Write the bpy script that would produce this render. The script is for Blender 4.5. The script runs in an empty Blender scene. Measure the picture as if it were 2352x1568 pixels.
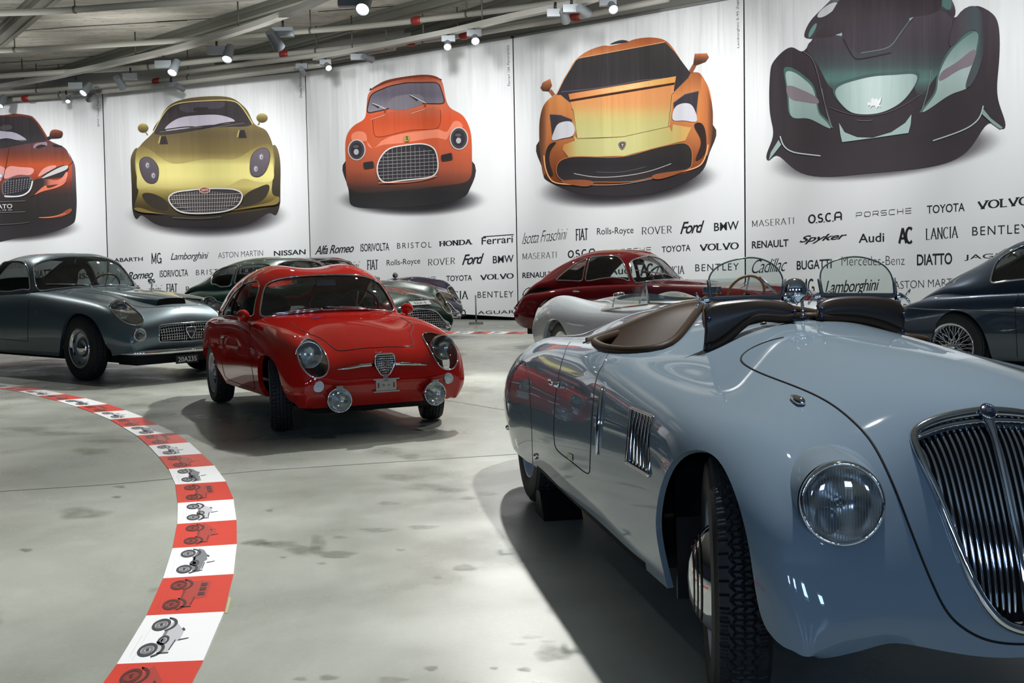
import bpy, bmesh, math, random
import numpy as np
from mathutils import Vector, Matrix
from mathutils.bvhtree import BVHTree
from mathutils.geometry import delaunay_2d_cdt
random.seed(7); rng = np.random.default_rng(11)
S = bpy.context.scene; COL = S.collection
# ---------------------------------------------------------------- camera
FPX, CAMH, YH, ROLL = 2838.0, 1.215, 584.0, math.radians(1.335)
PITCH = math.atan((784-YH)/FPX)
CR, SR, CP, SP = math.cos(ROLL), math.sin(ROLL), math.cos(PITCH), math.sin(PITCH)
cam_data = bpy.data.cameras.new('camera'); cam = bpy.data.objects.new('camera', cam_data); COL.objects.link(cam)
cam_data.sensor_fit = 'HORIZONTAL'; cam_data.sensor_width = 36.0; cam_data.lens = 36.0*FPX/2352
cam_data.clip_start = 0.05; cam_data.clip_end = 200
fwd = Vector((0, CP, -SP)); up0 = Vector((0, SP, CP)); rt0 = Vector((1, 0, 0))
# the horizon climbs to the right in the photograph: camera rolled
rt = rt0*CR - up0*SR; up = rt0*SR + up0*CR
Mc = Matrix((rt, up, -fwd)).transposed().to_4x4(); Mc.translation = Vector((0, 0, CAMH)); cam.matrix_world = Mc
S.camera = cam
def ray(px, py):
    u = px-1176; v = py-784
    U = u*CR-v*SR; V = u*SR+v*CR
    return np.array([U, FPX*CP-V*SP, -(FPX*SP+V*CP)])/FPX
CAM = np.array([0, 0, CAMH])
def floor_at(px, py, z=0.0):
    d = ray(px, py); return CAM+d*((z-CAMH)/d[2])
def depth_at(px, py, Y):
    d = ray(px, py); return CAM+d*(Y/d[1])
# ---------------------------------------------------------------- view, world
S.view_settings.view_transform = 'Standard'; S.view_settings.look = 'None'
S.view_settings.exposure = 0.0; S.view_settings.gamma = 1.0; S.view_settings.use_curve_mapping = False
S.cycles.use_denoising = True
S.cycles.max_bounces = 8; S.cycles.transparent_max_bounces = 16; S.cycles.sample_clamp_indirect = 6
S.cycles.caustics_reflective = False; S.cycles.caustics_refractive = False
W = bpy.data.worlds.new('world'); S.world = W; W.use_nodes = True
bg = W.node_tree.nodes['Background']; bg.inputs[0].default_value = (0.55, 0.66, 0.85, 1); bg.inputs[1].default_value = 0.10
def lamp(name, kind, loc, target, energy, color=(1, 1, 1), size=0.1, spot=1.2, blend=0.5):
    l = bpy.data.lights.new(name, kind); l.energy = energy; l.color = color
    if kind == 'SPOT': l.spot_size = spot; l.spot_blend = blend; l.shadow_soft_size = size
    if kind == 'AREA': l.size = size
    o = bpy.data.objects.new(name, l); COL.objects.link(o); o.location = loc
    o.rotation_euler = (Vector(target)-Vector(loc)).to_track_quat('-Z', 'Y').to_euler()
    return o
# overhead museum lamps: a strong one above each group of cars, weaker ones over the empty floor
for lx, ly, tx, ty, e, sp in ((1.5, 4.9, 1.0, 4.8, 1180, 1.42), (3.2, 8.8, 2.4, 8.0, 420, 1.15), (.2, 12.8, -1.3, 9.6, 1900, 1.25), (-2.6, 16.4, -4.0, 13.2, 1550, 1.25), (-3.3, 6.0, -3.5, 5.8, 300, 1.05), (-2.4, 3.9, -2.5, 3.7, 330, 1.15), (-6.2, 9.4, -6.2, 9.0, 420, 1.25), (2.6, 12.8, 2.2, 11.2, 640, 1.4), (5.0, 11.2, 4.6, 9.2, 640, 1.4), (.2, 16.6, .3, 16.2, 560, 1.6), (-2.6, 18.6, -2.4, 17.4, 620, 1.5), (3.4, 15.8, 2.8, 15, 520, 1.5), (-7.6, 17, -7, 15.6, 560, 1.5)):
    lamp('ceiling_lamp', 'SPOT', (lx, ly, 5.05), (tx, ty, 0), e, (1, .985, .95), .07, sp, .5)
# wall washers on the track in front of the banners
for lx, ly, tx, ty, e in ((-14, 24.5, -14.5, 30, 1500), (-11, 24, -12, 29.2, 1500), (-8.3, 23.2, -9.3, 28.5, 1250), (-5.6, 22, -6.7, 27.3, 1600), (-3.2, 20.4, -4.2, 26.1, 1150), (-1.0, 18.8, -2, 24.4, 1550), (.9, 17.2, .1, 22.7, 1100), (2.6, 15.6, 2, 21.1, 1450), (4.0, 14.0, 3.7, 19.6, 1050), (5.0, 11.9, 5.2, 17.7, 1350), (5.8, 9.8, 6.7, 15.9, 1100)):
    lamp('wall_washer', 'SPOT', (lx, ly, 4.9), (tx, ty, 2.5), e*.56, (1, .99, .97), .12, 1.25, .9)
# unseen fill lamps added below the slab to brighten the ceiling
for lx, ly in ((-10.5, 24.5), (-7, 23.5), (-4, 21.5), (-1.2, 20), (1.2, 18.4), (-4.5, 18.5), (-8.5, 20.5)):
    lamp('added_ceiling_fill', 'AREA', (lx, ly, 4.75), (lx, ly+.4, 5.7), 22, (1, .98, .93), 2.2)
# daylight through the high windows behind the camera
for wx in (-5.0, -1.2, 2.8, 6.6):
    a_ = lamp('window_daylight', 'AREA', (wx, -8.6, 3.4), (wx*.6, 10, 2.6), 105, (.46, .66, 1.0), 1.0)

# ---------------------------------------------------------------- materials
MATS = {}
def lin(c):
    return tuple(((x/255)/12.92 if x <= 10 else ((x/255+0.055)/1.055)**2.4) for x in c[:3])
def mat(name, col=(200, 200, 200), rough=0.5, metal=0.0, coat=0.0, trans=0.0, emit=None, estr=1.0, spec=0.5, ior=1.45):
    if name in MATS: return MATS[name]
    m = bpy.data.materials.new(name); m.use_nodes = True; b = m.node_tree.nodes['Principled BSDF']
    b.inputs['Base Color'].default_value = (*lin(col), 1); b.inputs['Roughness'].default_value = rough
    b.inputs['Metallic'].default_value = metal; b.inputs['Coat Weight'].default_value = coat
    b.inputs['Coat Roughness'].default_value = 0.02; b.inputs['Transmission Weight'].default_value = trans
    b.inputs['Specular IOR Level'].default_value = spec; b.inputs['IOR'].default_value = ior
    if emit: b.inputs['Emission Color'].default_value = (*lin(emit), 1); b.inputs['Emission Strength'].default_value = estr
    MATS[name] = m; return m
def nodes(m): return m.node_tree.nodes, m.node_tree.links, m.node_tree.nodes['Principled BSDF']
def glass_mat(name, tint=(235, 242, 240), refl=0.09, gl_rough=0.0, graze=0.85):
    """thin pane: clear, with a fresnel-like mirror coat"""
    m = bpy.data.materials.new(name); m.use_nodes = True; n = m.node_tree.nodes; l = m.node_tree.links
    n.clear(); out = n.new('ShaderNodeOutputMaterial'); mix = n.new('ShaderNodeMixShader')
    t = n.new('ShaderNodeBsdfTransparent'); t.inputs[0].default_value = (*lin(tint), 1)
    g = n.new('ShaderNodeBsdfGlossy'); g.inputs['Roughness'].default_value = gl_rough
    lw = n.new('ShaderNodeLayerWeight'); lw.inputs[0].default_value = 0.28
    mr = n.new('ShaderNodeMapRange'); mr.inputs[3].default_value = refl; mr.inputs[4].default_value = graze
    l.new(lw.outputs['Fresnel'], mr.inputs[0]); l.new(mr.outputs[0], mix.inputs[0])
    l.new(t.outputs[0], mix.inputs[1]); l.new(g.outputs[0], mix.inputs[2]); l.new(mix.outputs[0], out.inputs[0])
    MATS[name] = m; return m
GLASS = glass_mat('window_glass'); AERO = glass_mat('clear_screen', (246, 250, 248), 0.05)
LENS = glass_mat('lamp_lens_glass', (238, 241, 240), 0.07, 0.0, .5)
CHROME = mat('chrome', (225, 228, 232), 0.06, 1.0)
STEEL = mat('satin_steel', (170, 172, 174), 0.28, 1.0)
TYRE = mat('tyre_rubber', (30, 31, 33), 0.62)
BLACK = mat('black_trim', (14, 14, 15), 0.5); DARK = mat('underbody_black', (9, 9, 10), 0.85)
GAP = mat('panel_gap', (8, 9, 11), 0.8)
REFLECTOR = mat('lamp_reflector', (215, 218, 220), 0.16, 1.0)
RUBBER = mat('rubber_seal', (22, 22, 23), 0.5)
# ---------------------------------------------------------------- object helpers
def tag(o, label=None, cat=None, group=None, kind=None):
    if label: o['label'] = label
    if cat: o['category'] = cat
    if group: o['group'] = group
    if kind: o['kind'] = kind
    return o
def empty(name, loc=(0, 0, 0), label=None, cat=None, group=None, mw=None):
    o = bpy.data.objects.new(name, None); COL.objects.link(o); o.empty_display_size = 0.1
    if mw is not None: o.matrix_world = mw
    else: o.location = loc
    return tag(o, label, cat, group)
class MB:
    """collects verts/faces for one mesh"""
    def __init__(s): s.v = []; s.f = []; s.m = []; s.n = 0; s.c = []
    def add(s, V, F, mi=0):
        V = [tuple(map(float, p)) for p in V]
        s.v += V; s.f += [tuple(int(i)+s.n for i in q) for q in F]; s.m += [mi]*len(F); s.n += len(V); return s
    def build(s, name, mats, parent=None, smooth=True, label=None, sharp=None):
        if not isinstance(mats, (list, tuple)): mats = [mats]
        me = bpy.data.meshes.new(name); me.from_pydata(s.v, [], s.f); 
        for m in mats: me.materials.append(m)
        if len(mats) > 1: me.polygons.foreach_set('material_index', s.m)
        if smooth: me.polygons.foreach_set('use_smooth', [True]*len(me.polygons))
        if sharp: me.set_sharp_from_angle(angle=math.radians(sharp))
        me.update(); o = bpy.data.objects.new(name, me); COL.objects.link(o)
        if parent: o.parent = parent
        if label: o['label'] = label
        return o
def mesh(name, V, F, m, parent=None, smooth=True, label=None, sharp=None):
    return MB().add(V, F).build(name, m, parent, smooth, label, sharp)
def box(c, s, R=None):
    c = np.array(c, float); h = np.array(s, float)/2
    V = np.array([[x, y, z] for x in (-1, 1) for y in (-1, 1) for z in (-1, 1)], float)*h
    if R is not None: V = V@np.array(R).T
    return V+c, [(0, 1, 3, 2), (4, 6, 7, 5), (0, 4, 5, 1), (2, 3, 7, 6), (0, 2, 6, 4), (1, 5, 7, 3)]
def frame_of(d):
    d = np.array(d, float); d /= np.linalg.norm(d)
    a = np.array([0, 0, 1.0]) if abs(d[2]) < 0.9 else np.array([1.0, 0, 0])
    u = np.cross(a, d); u /= np.linalg.norm(u); return d, u, np.cross(d, u)
def lathe(prof, c, axis, n=32, cap=False, ref=None):
    """prof: (radius, offset along axis)"""
    d, u, w = frame_of(axis); c = np.array(c, float); V = []; F = []
    for r, h in prof:
        for k in range(n):
            a = 2*math.pi*k/n; V.append(c+d*h+u*(r*math.cos(a))+w*(r*math.sin(a)))
    for i in range(len(prof)-1):
        for k in range(n):
            k2 = (k+1) % n; F.append((i*n+k, i*n+k2, (i+1)*n+k2, (i+1)*n+k))
    if cap:
        F.append(tuple(range(n-1, -1, -1))); F.append(tuple((len(prof)-1)*n+k for k in range(n)))
    return V, F
def tube(P, r, closed=False, n=8, sq=None, cap=True):
    P = np.array(P, float); m = len(P); V = []; F = []
    rr = np.broadcast_to(np.array(r, float), (m,))
    if closed: T = np.roll(P, -1, 0)-np.roll(P, 1, 0)
    else:
        T = np.gradient(P, axis=0)
    T /= np.maximum(np.linalg.norm(T, axis=1), 1e-9)[:, None]
    _, u, w = frame_of(T[0])
    for i in range(m):
        u = u-T[i]*(u@T[i]); u /= max(np.linalg.norm(u), 1e-9); w = np.cross(T[i], u)
        for k in range(n):
            a = 2*math.pi*k/n; V.append(P[i]+rr[i]*(u*math.cos(a)+w*math.sin(a)))
    for i in range(m if closed else m-1):
        j = (i+1) % m; off = 0
        if closed and i == m-1:   # match the twist at the seam
            d = [np.linalg.norm(np.array(V[(m-1)*n])-np.array(V[k])) for k in range(n)]; off = int(np.argmin(d))
        for k in range(n): F.append((i*n+k, i*n+(k+1) % n, j*n+(k+1+off) % n, j*n+(k+off) % n))
    if cap and not closed: F.append(tuple(range(n-1, -1, -1))); F.append(tuple((m-1)*n+k for k in range(n)))
    return V, F
def nat(P, te, closed=False, knots=None):
    """C2 interpolating cubic spline through rows of P (axis 0), te in 0..1 of knot span"""
    P = np.asarray(P, float); n = len(P); sh = P.shape; Q = P.reshape(n, -1)
    k = np.linspace(0, 1, n) if knots is None else np.asarray(knots, float)
    if n == 2: return (Q[0]+(Q[1]-Q[0])*np.asarray(te)[:, None]).reshape((len(te),)+sh[1:])
    h = np.diff(k); A = np.zeros((n, n)); B = np.zeros((n, Q.shape[1])); A[0, 0] = A[-1, -1] = 1
    for i in range(1, n-1):
        A[i, i-1] = h[i-1]; A[i, i] = 2*(h[i-1]+h[i]); A[i, i+1] = h[i]
        B[i] = 6*((Q[i+1]-Q[i])/h[i]-(Q[i]-Q[i-1])/h[i-1])
    M = np.linalg.solve(A, B); te = np.asarray(te, float); j = np.clip(np.searchsorted(k, te, side='right')-1, 0, n-2)
    a = (te-k[j])[:, None]; b = (k[j+1]-te)[:, None]; hj = h[j][:, None]
    R = M[j]*b**3/(6*hj)+M[j+1]*a**3/(6*hj)+(Q[j]/hj-M[j]*hj/6)*b+(Q[j+1]/hj-M[j+1]*hj/6)*a
    return R.reshape((len(te),)+sh[1:])
def chord(P, power=0.7):
    P = np.asarray(P, float); d = np.linalg.norm(np.diff(P, axis=0), axis=-1)
    if d.ndim > 1: d = d.mean(axis=1)
    d = np.maximum(d, 1e-4)**power; k = np.r_[0, np.cumsum(d)]; return k/k[-1]
def curve(P, n=40, closed=False):
    P = np.asarray(P, float)
    if closed:
        Q = np.vstack([P[-3:], P, P[:3]]); k = chord(Q, 0.5); te = np.linspace(k[3], k[3+len(P)], n, endpoint=False)
        return nat(Q, te, knots=k)
    return nat(P, np.linspace(0, 1, n), knots=chord(P, 0.5))
def rpoly(P, r=0.2, n=6):
    """polygon with rounded corners; r = fraction of the shorter neighbour edge (scalar or one per corner)"""
    P = np.asarray(P, float); m = len(P); out = []; r = np.broadcast_to(np.array(r, float), (m,))
    for i in range(m):
        a, b, c = P[i-1], P[i], P[(i+1) % m]; s = min(np.linalg.norm(a-b), np.linalg.norm(c-b))*r[i]
        p = b+(a-b)/max(np.linalg.norm(a-b), 1e-9)*s; q = b+(c-b)/max(np.linalg.norm(c-b), 1e-9)*s
        for t in np.linspace(0, 1, n): out.append((1-t)**2*p+2*t*(1-t)*b+t*t*q)
    return np.array(out)

# ================================================================ the hall
def tex_coord(n, l, kind='Object', scale=(1, 1, 1)):
    tc = n.new('ShaderNodeTexCoord'); mp = n.new('ShaderNodeMapping'); mp.inputs['Scale'].default_value = scale
    l.new(tc.outputs[kind], mp.inputs[0]); return mp.outputs[0]
def noise(n, l, vec, scale, detail=4, rough=0.55, dist=0.0):
    t = n.new('ShaderNodeTexNoise'); t.inputs['Scale'].default_value = scale; t.inputs['Detail'].default_value = detail
    t.inputs['Roughness'].default_value = rough; t.inputs['Distortion'].default_value = dist
    l.new(vec, t.inputs['Vector']); return t.outputs['Fac']
def ramp(n, l, fac, stops):
    r = n.new('ShaderNodeValToRGB'); e = r.color_ramp.elements
    while len(e) < len(stops): e.new(0.5)
    for k, (p, c) in enumerate(stops): e[k].position = p; e[k].color = (*lin(c), 1) if isinstance(c, (tuple, list)) else (c, c, c, 1)
    l.new(fac, r.inputs[0]); return r.outputs[0]
def mixc(n, l, fac, a, b, mode='MIX'):
    m = n.new('ShaderNodeMix'); m.data_type = 'RGBA'; m.blend_type = mode
    for s, v in ((m.inputs[0], fac), (m.inputs[6], a), (m.inputs[7], b)):
        if isinstance(v, (int, float)): s.default_value = v
        elif isinstance(v, tuple): s.default_value = (*lin(v), 1)
        else: l.new(v, s)
    return m.outputs[2]
FLOOR = mat('polished_concrete', (150, 155, 148), 0.3)
n, l, b = nodes(FLOOR)
v1 = tex_coord(n, l); v2 = tex_coord(n, l, scale=(1, .55, 1))
c = ramp(n, l, noise(n, l, v1, .55, 6, .6, .6), [(.3, (128, 133, 125)), (.55, (154, 158, 150)), (.75, (173, 176, 169))])
c = mixc(n, l, ramp(n, l, noise(n, l, v2, 2.1, 8, .68, .3), [(.40, 0.0), (.75, 0.55)]), c, (126, 128, 117))
c = mixc(n, l, ramp(n, l, noise(n, l, v2, 3.4, 3, .5, .9), [(.70, 0.0), (.76, 0.5)]), c, (98, 96, 82))
c = mixc(n, l, ramp(n, l, noise(n, l, v1, 24, 3, .5), [(.72, 0.0), (.80, 0.45)]), c, (104, 104, 92))
c = mixc(n, l, ramp(n, l, noise(n, l, v1, 60, 2), [(.25, 0.10), (.5, 0.0)]), c, (200, 203, 196))
l.new(c, b.inputs['Base Color'])
l.new(ramp(n, l, noise(n, l, v1, 1.7, 6), [(.3, .22), (.7, .42)]), b.inputs['Roughness'])
bp = n.new('ShaderNodeBump'); bp.inputs['Strength'].default_value = .05; bp.inputs['Distance'].default_value = .01
l.new(noise(n, l, v1, 9, 6), bp.inputs['Height']); l.new(bp.outputs[0], b.inputs['Normal'])
fv, ff = box((0, 12, -.1), (60, 50, .2)); fl = mesh('floor', fv, ff, FLOOR, smooth=False); tag(fl, kind='structure')
# saw-cut joints and dark stains: flat marks with a shape of their own, a hair above the slab
STAIN = mat('floor_stain', (112, 113, 102), .42); JOINT = mat('floor_joint', (92, 95, 90), .8)
n, l, b = nodes(STAIN); n2 = n.new('ShaderNodeBsdfTransparent'); mx = n.new('ShaderNodeMixShader'); at_ = n.new('ShaderNodeAttribute'); at_.attribute_name = 'Col'
mu = n.new('ShaderNodeMath'); mu.operation = 'MULTIPLY'; l.new(at_.outputs['Fac'], mu.inputs[0])
l.new(ramp(n, l, noise(n, l, tex_coord(n, l), 14, 5, .6), [(.3, .25), (.65, 1.0)]), mu.inputs[1])
out = n['Material Output']; l.new(mu.outputs[0], mx.inputs[0]); l.new(n2.outputs[0], mx.inputs[1]); l.new(b.outputs[0], mx.inputs[2]); l.new(mx.outputs[0], out.inputs[0])
def stains(items):
    V = []; F = []; C = []
    for (px, py, rx, ry, a) in items:            # seen ellipse in the photograph, laid on the floor
        base = len(V); N = 20; c0 = floor_at(px, py, .0015)
        V.append(c0); C.append(a)
        for rr, aa in ((.55, .8), (1.0, 0.0)):
            for k in range(N):
                t = 2*math.pi*k/N; w = rr*(1+.13*math.sin(3*t+px)+.08*math.sin(5*t+py))
                V.append(floor_at(px+rx*w*math.cos(t), py+ry*w*math.sin(t), .0015)); C.append(a*aa)
        for k in range(N):
            k2 = (k+1) % N; F.append((base, base+1+k2, base+1+k)); F.append((base+1+k, base+1+k2, base+1+N+k2, base+1+N+k))
    me = bpy.data.meshes.new('floor_stains'); me.from_pydata([tuple(p) for p in V], [], F); me.materials.append(STAIN)
    ca = me.color_attributes.new('Col', 'FLOAT_COLOR', 'POINT'); ca.data.foreach_set('color', np.array([[c, c, c, 1] for c in C]).ravel())
    o = bpy.data.objects.new('trim_1', me); COL.objects.link(o); tag(o, kind='structure')
stains([(590, 1245, 40, 9, .8), (640, 1250, 60, 10, .6), (700, 1262, 55, 13, .7), (770, 1272, 55, 10, .9), (730, 1245, 22, 22, .5),
        (1068, 1303, 32, 9, .9), (970, 1210, 40, 6, .6), (870, 1216, 50, 6, .6), (893, 1155, 30, 5, .6), (1075, 1143, 24, 5, .7), (1270, 1500, 50, 22, .6),
        (920, 1095, 60, 10, .5), (980, 1118, 60, 10, .6), (1040, 1125, 40, 6, .5), (1120, 1133, 30, 5, .5), (885, 1035, 50, 10, .5), (940, 1048, 30, 8, .5),
        (190, 1178, 70, 16, .55), (210, 1036, 50, 10, .5), (60, 1262, 18, 5, .8), (275, 1117, 16, 4, .7), (268, 1141, 14, 4, .6), (140, 995, 90, 6, .5), (250, 1012, 70, 5, .45), (60, 985, 60, 8, .5),
        (990, 1533, 20, 7, .7), (755, 1555, 28, 8, .6), (690, 1558, 20, 6, .5), (900, 1560, 40, 9, .5), (1135, 1533, 12, 4, .6), (1205, 1536, 20, 6, .6), (1005, 1325, 12, 5, .6), (920, 1262, 14, 4, .5),
        (780, 1233, 20, 5, .5), (1220, 1462, 30, 5, .3), (1260, 1472, 25, 4, .3), (1190, 1478, 24, 4, .3), (620, 1172, 10, 4, .5), (650, 1279, 10, 3, .6), (740, 1293, 14, 4, .5), (1040, 860, 60, 6, .5), (1080, 895, 70, 8, .4), (300, 905, 70, 5, .35), (120, 915, 60, 6, .4), (320, 930, 40, 4, .35), (260, 880, 60, 3, .3)])
mj = MB()
for pts in ([(0, 1128), (250, 1112), (600, 1080), (1190, 1042)], [(960, 908), (1165, 942)], [(640, 1010), (1060, 1010)][:0]):
    P = [floor_at(*p, .0012) for p in pts]
    for a, b2 in zip(P[:-1], P[1:]):
        d = b2-a; w = np.array([-d[1], d[0], 0]); w = w/np.linalg.norm(w)*.006
        mj.add([a-w, a+w, b2+w, b2-w], [(0, 1, 2, 3)])
tag(mj.build('trim_2', JOINT, smooth=False), kind='structure')
# ---- wall line: floor points under each banner seam, read off the photograph
SEAM = [(-14.749, 29.9), (-9.278, 28.5), (-4.239, 26.1), (0.121, 22.7), (3.714, 19.6), (6.753, 15.9)]
wl = np.array([(-24, 30.6), (-19.6, 30.5)]+SEAM+[(9.0, 12.0), (10.4, 7.6), (10.9, 3.0)], float)
wc = nat(wl, np.linspace(0, 1, 90), knots=chord(wl, 1.0))
tg = np.gradient(wc, axis=0); nrm = np.c_[-tg[:, 1], tg[:, 0]]; nrm /= np.linalg.norm(nrm, axis=1)[:, None]
CEIL = 5.72
def wall_strip(name, off, z0, z1, m, kind='structure'):
    P = wc+nrm*off; V = [(p[0], p[1], z0) for p in P]+[(p[0], p[1], z1) for p in P]; N = len(P)
    F = [(i, i+1, N+i+1, N+i) for i in range(N-1)]; o = mesh(name, V, F, m)
    sm = o.modifiers.new('thickness', 'SOLIDIFY'); sm.thickness = .15; sm.offset = -1 if off > 0 else -1
    return tag(o, kind=kind)
WALLM = mat('white_wall_plaster', (196, 196, 190), .8)
wall_strip('wall_back', .38, 0, CEIL, WALLM)
wall_strip('baseboard_back', .16, .0, .11, BLACK)
for k_, wx in enumerate((-5.0, -1.2, 2.8, 6.6)):          # high windows behind the camera
    V, F = box((wx, -8.88, 3.4), (1.0, .03, 1.6)); tag(mesh('window_%d' % (k_+1), V, F, mat('daylit_glass', (200, 220, 255), .2, emit=(150, 190, 255), estr=2.0), smooth=False), kind='structure')
    m_ = MB()
    for q in range(3): m_.add(*box((wx-.5+.5*q, -8.85, 3.4), (.05, .05, 1.6)))
    tag(m_.build('trim_%d' % (20+k_), BLACK, smooth=False), kind='structure')
for nm, c, s in (('wall_left', (-24, 12, CEIL/2), (.2, 42, CEIL)), ('wall_right', (11.6, 0, CEIL/2), (.2, 18, CEIL)), ('wall_front', (-6, -9, CEIL/2), (36, .2, CEIL))):
    V, F = box(c, s); tag(mesh(nm, V, F, mat('grey_hall_wall', (120, 124, 128), .7), smooth=False), kind='structure')
CONC = mat('board_marked_concrete', (170, 168, 160), .9)
n, l, b = nodes(CONC); v = tex_coord(n, l, scale=(1, 1, 1))
rot = n.new('ShaderNodeMapping'); rot.inputs['Rotation'].default_value = (0, 0, math.radians(12)); rot.inputs['Scale'].default_value = (.7, 3.2, 1)
tcn = n.new('ShaderNodeTexCoord'); l.new(tcn.outputs['Object'], rot.inputs[0])
c = ramp(n, l, noise(n, l, rot.outputs[0], 1.1, 8, .62), [(.3, (150, 148, 139)), (.6, (186, 184, 175)), (.8, (204, 202, 192))])
c = mixc(n, l, ramp(n, l, noise(n, l, rot.outputs[0], 4.6, 10, .78, .5), [(.54, 0.0), (.64, 0.85)]), c, (50, 49, 44))
l.new(c, b.inputs['Base Color'])
bp = n.new('ShaderNodeBump'); bp.inputs['Distance'].default_value = .03; bp.inputs['Strength'].default_value = .5
l.new(noise(n, l, rot.outputs[0], 6, 8, .7), bp.inputs['Height']); l.new(bp.outputs[0], b.inputs['Normal'])
V, F = box((-4, 12, CEIL+.15), (42, 46, .3)); tag(mesh('ceiling', V, F, CONC, smooth=False), kind='structure')
mj = MB()                                           # board joints in the concrete
for pts in ([(55, 70), (200, 60), (430, 47)], [(0, 145), (230, 128)], [(85, 152), (225, 142)], [(360, 50), (600, 36)], [(730, 27), (960, 10)], [(1080, 20), (1150, 10)]):
    P = [floor_at(*p, CEIL-.002) for p in pts]
    for a, b2 in zip(P[:-1], P[1:]):
        d = b2-a; w = np.array([-d[1], d[0], 0]); w = w/np.linalg.norm(w)*.03; mj.add([a-w, a+w, b2+w, b2-w], [(0, 1, 2, 3)])
tag(mj.build('trim_3', GAP, smooth=False), kind='structure')
# ---- steel joists under the slab: U sections running out from the wall
JOISTM = mat('galvanised_joist', (112, 115, 106), .5, .1)
def joist(k, p0, p1, z=CEIL-.17, w=.30):
    a = floor_at(*p0, z); b2 = floor_at(*p1, z); d = b2-a; L = np.linalg.norm(d); d /= L
    a = a-d*3; b2 = b2+d*9; s = np.array([-d[1], d[0], 0]); m = MB()
    prof = [(-w/2-.05, .17), (-w/2-.05, .10), (-w/2, .10), (-w/2, 0), (-w/6, 0), (-w/6, .03), (w/6, .03), (w/6, 0), (w/2, 0), (w/2, .10), (w/2+.05, .10), (w/2+.05, .17)]
    V = [q+s*x+np.array([0, 0, y]) for q in (a, b2) for x, y in prof]; N = len(prof)
    m.add(V, [(i, i+1, N+i+1, N+i) for i in range(N-1)]); o = m.build('trim_%d' % k, JOISTM, smooth=False); tag(o, kind='structure')
for k, (p0, p1) in enumerate(((( 30, 75), (118, 0)), ((215, 155), (700, 8)), ((640, 115), (1050, 5)), ((980, 80), (1240, 0)))): joist(4+k, p1, p0)

# ================================================================ banners
# seam lines of the photograph: (x,y) near the top and near the bottom of each
SPX = [((-246, 262), (-222, 690)), ((235.5, 212), (250, 690)), ((701, 165), (715.5, 700)), ((1178, 88), (1190, 729)), ((1708.5, -6), (1712.5, 745)), ((2374, -118), (2379, 765))]
def lin_y(s, y):
    (a, b), (c, d) = s; return a+(c-a)*(y-b)/(d-b)
class Panel:
    """plane of one hanging banner; maps photograph points onto it"""
    def __init__(s, k):
        s.k = k; a = np.array([*SEAM[k], 0.]); b = np.array([*SEAM[k+1], 0.]); s.a = a; s.u = (b-a)/np.linalg.norm(b-a)
        s.n = np.array([s.u[1], -s.u[0], 0.])
        if s.n[1] > 0: s.n = -s.n                     # towards the hall
        s.c = s.hit(*SPX[k][0]), s.hit(*SPX[k+1][0])
    def hit(s, px, py, lift=0.0):
        d = ray(px, py); o = s.a+s.n*lift; t = ((o-CAM)@s.n)/(d@s.n); return CAM+d*t
BANNER = mat('printed_banner_cloth', (226, 229, 230), .62)
n, l, b = nodes(BANNER); at_ = n.new('ShaderNodeAttribute'); at_.attribute_name = 'Col'
l.new(at_.outputs['Color'], b.inputs['Base Color'])
v = tex_coord(n, l, scale=(1.0, 1.0, .10)); bp = n.new('ShaderNodeBump'); bp.inputs['Distance'].default_value = .10; bp.inputs['Strength'].default_value = .55
sep = n.new('ShaderNodeSeparateXYZ'); tc = n.new('ShaderNodeTexCoord'); l.new(tc.outputs['Object'], sep.inputs[0])
mr = n.new('ShaderNodeMapRange'); mr.inputs[1].default_value = 2.2; mr.inputs[2].default_value = 5.2; mr.inputs[3].default_value = .12; mr.inputs[4].default_value = 1.0
l.new(sep.outputs[2], mr.inputs[0]); mm = n.new('ShaderNodeMath'); mm.operation = 'MULTIPLY'
l.new(noise(n, l, v, 2.6, 3, .5, .2), mm.inputs[0]); l.new(mr.outputs[0], mm.inputs[1]); l.new(mm.outputs[0], bp.inputs['Height']); l.new(bp.outputs[0], b.inputs['Normal'])
PAPER = (228, 231, 233); INK = (34, 37, 43)
def stops(sp, t):
    t = np.asarray(t, float); xs = [s[0] for s in sp]; out = np.stack([np.interp(t, xs, [s[1][k] for s in sp]) for k in range(3)], -1); return out
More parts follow.
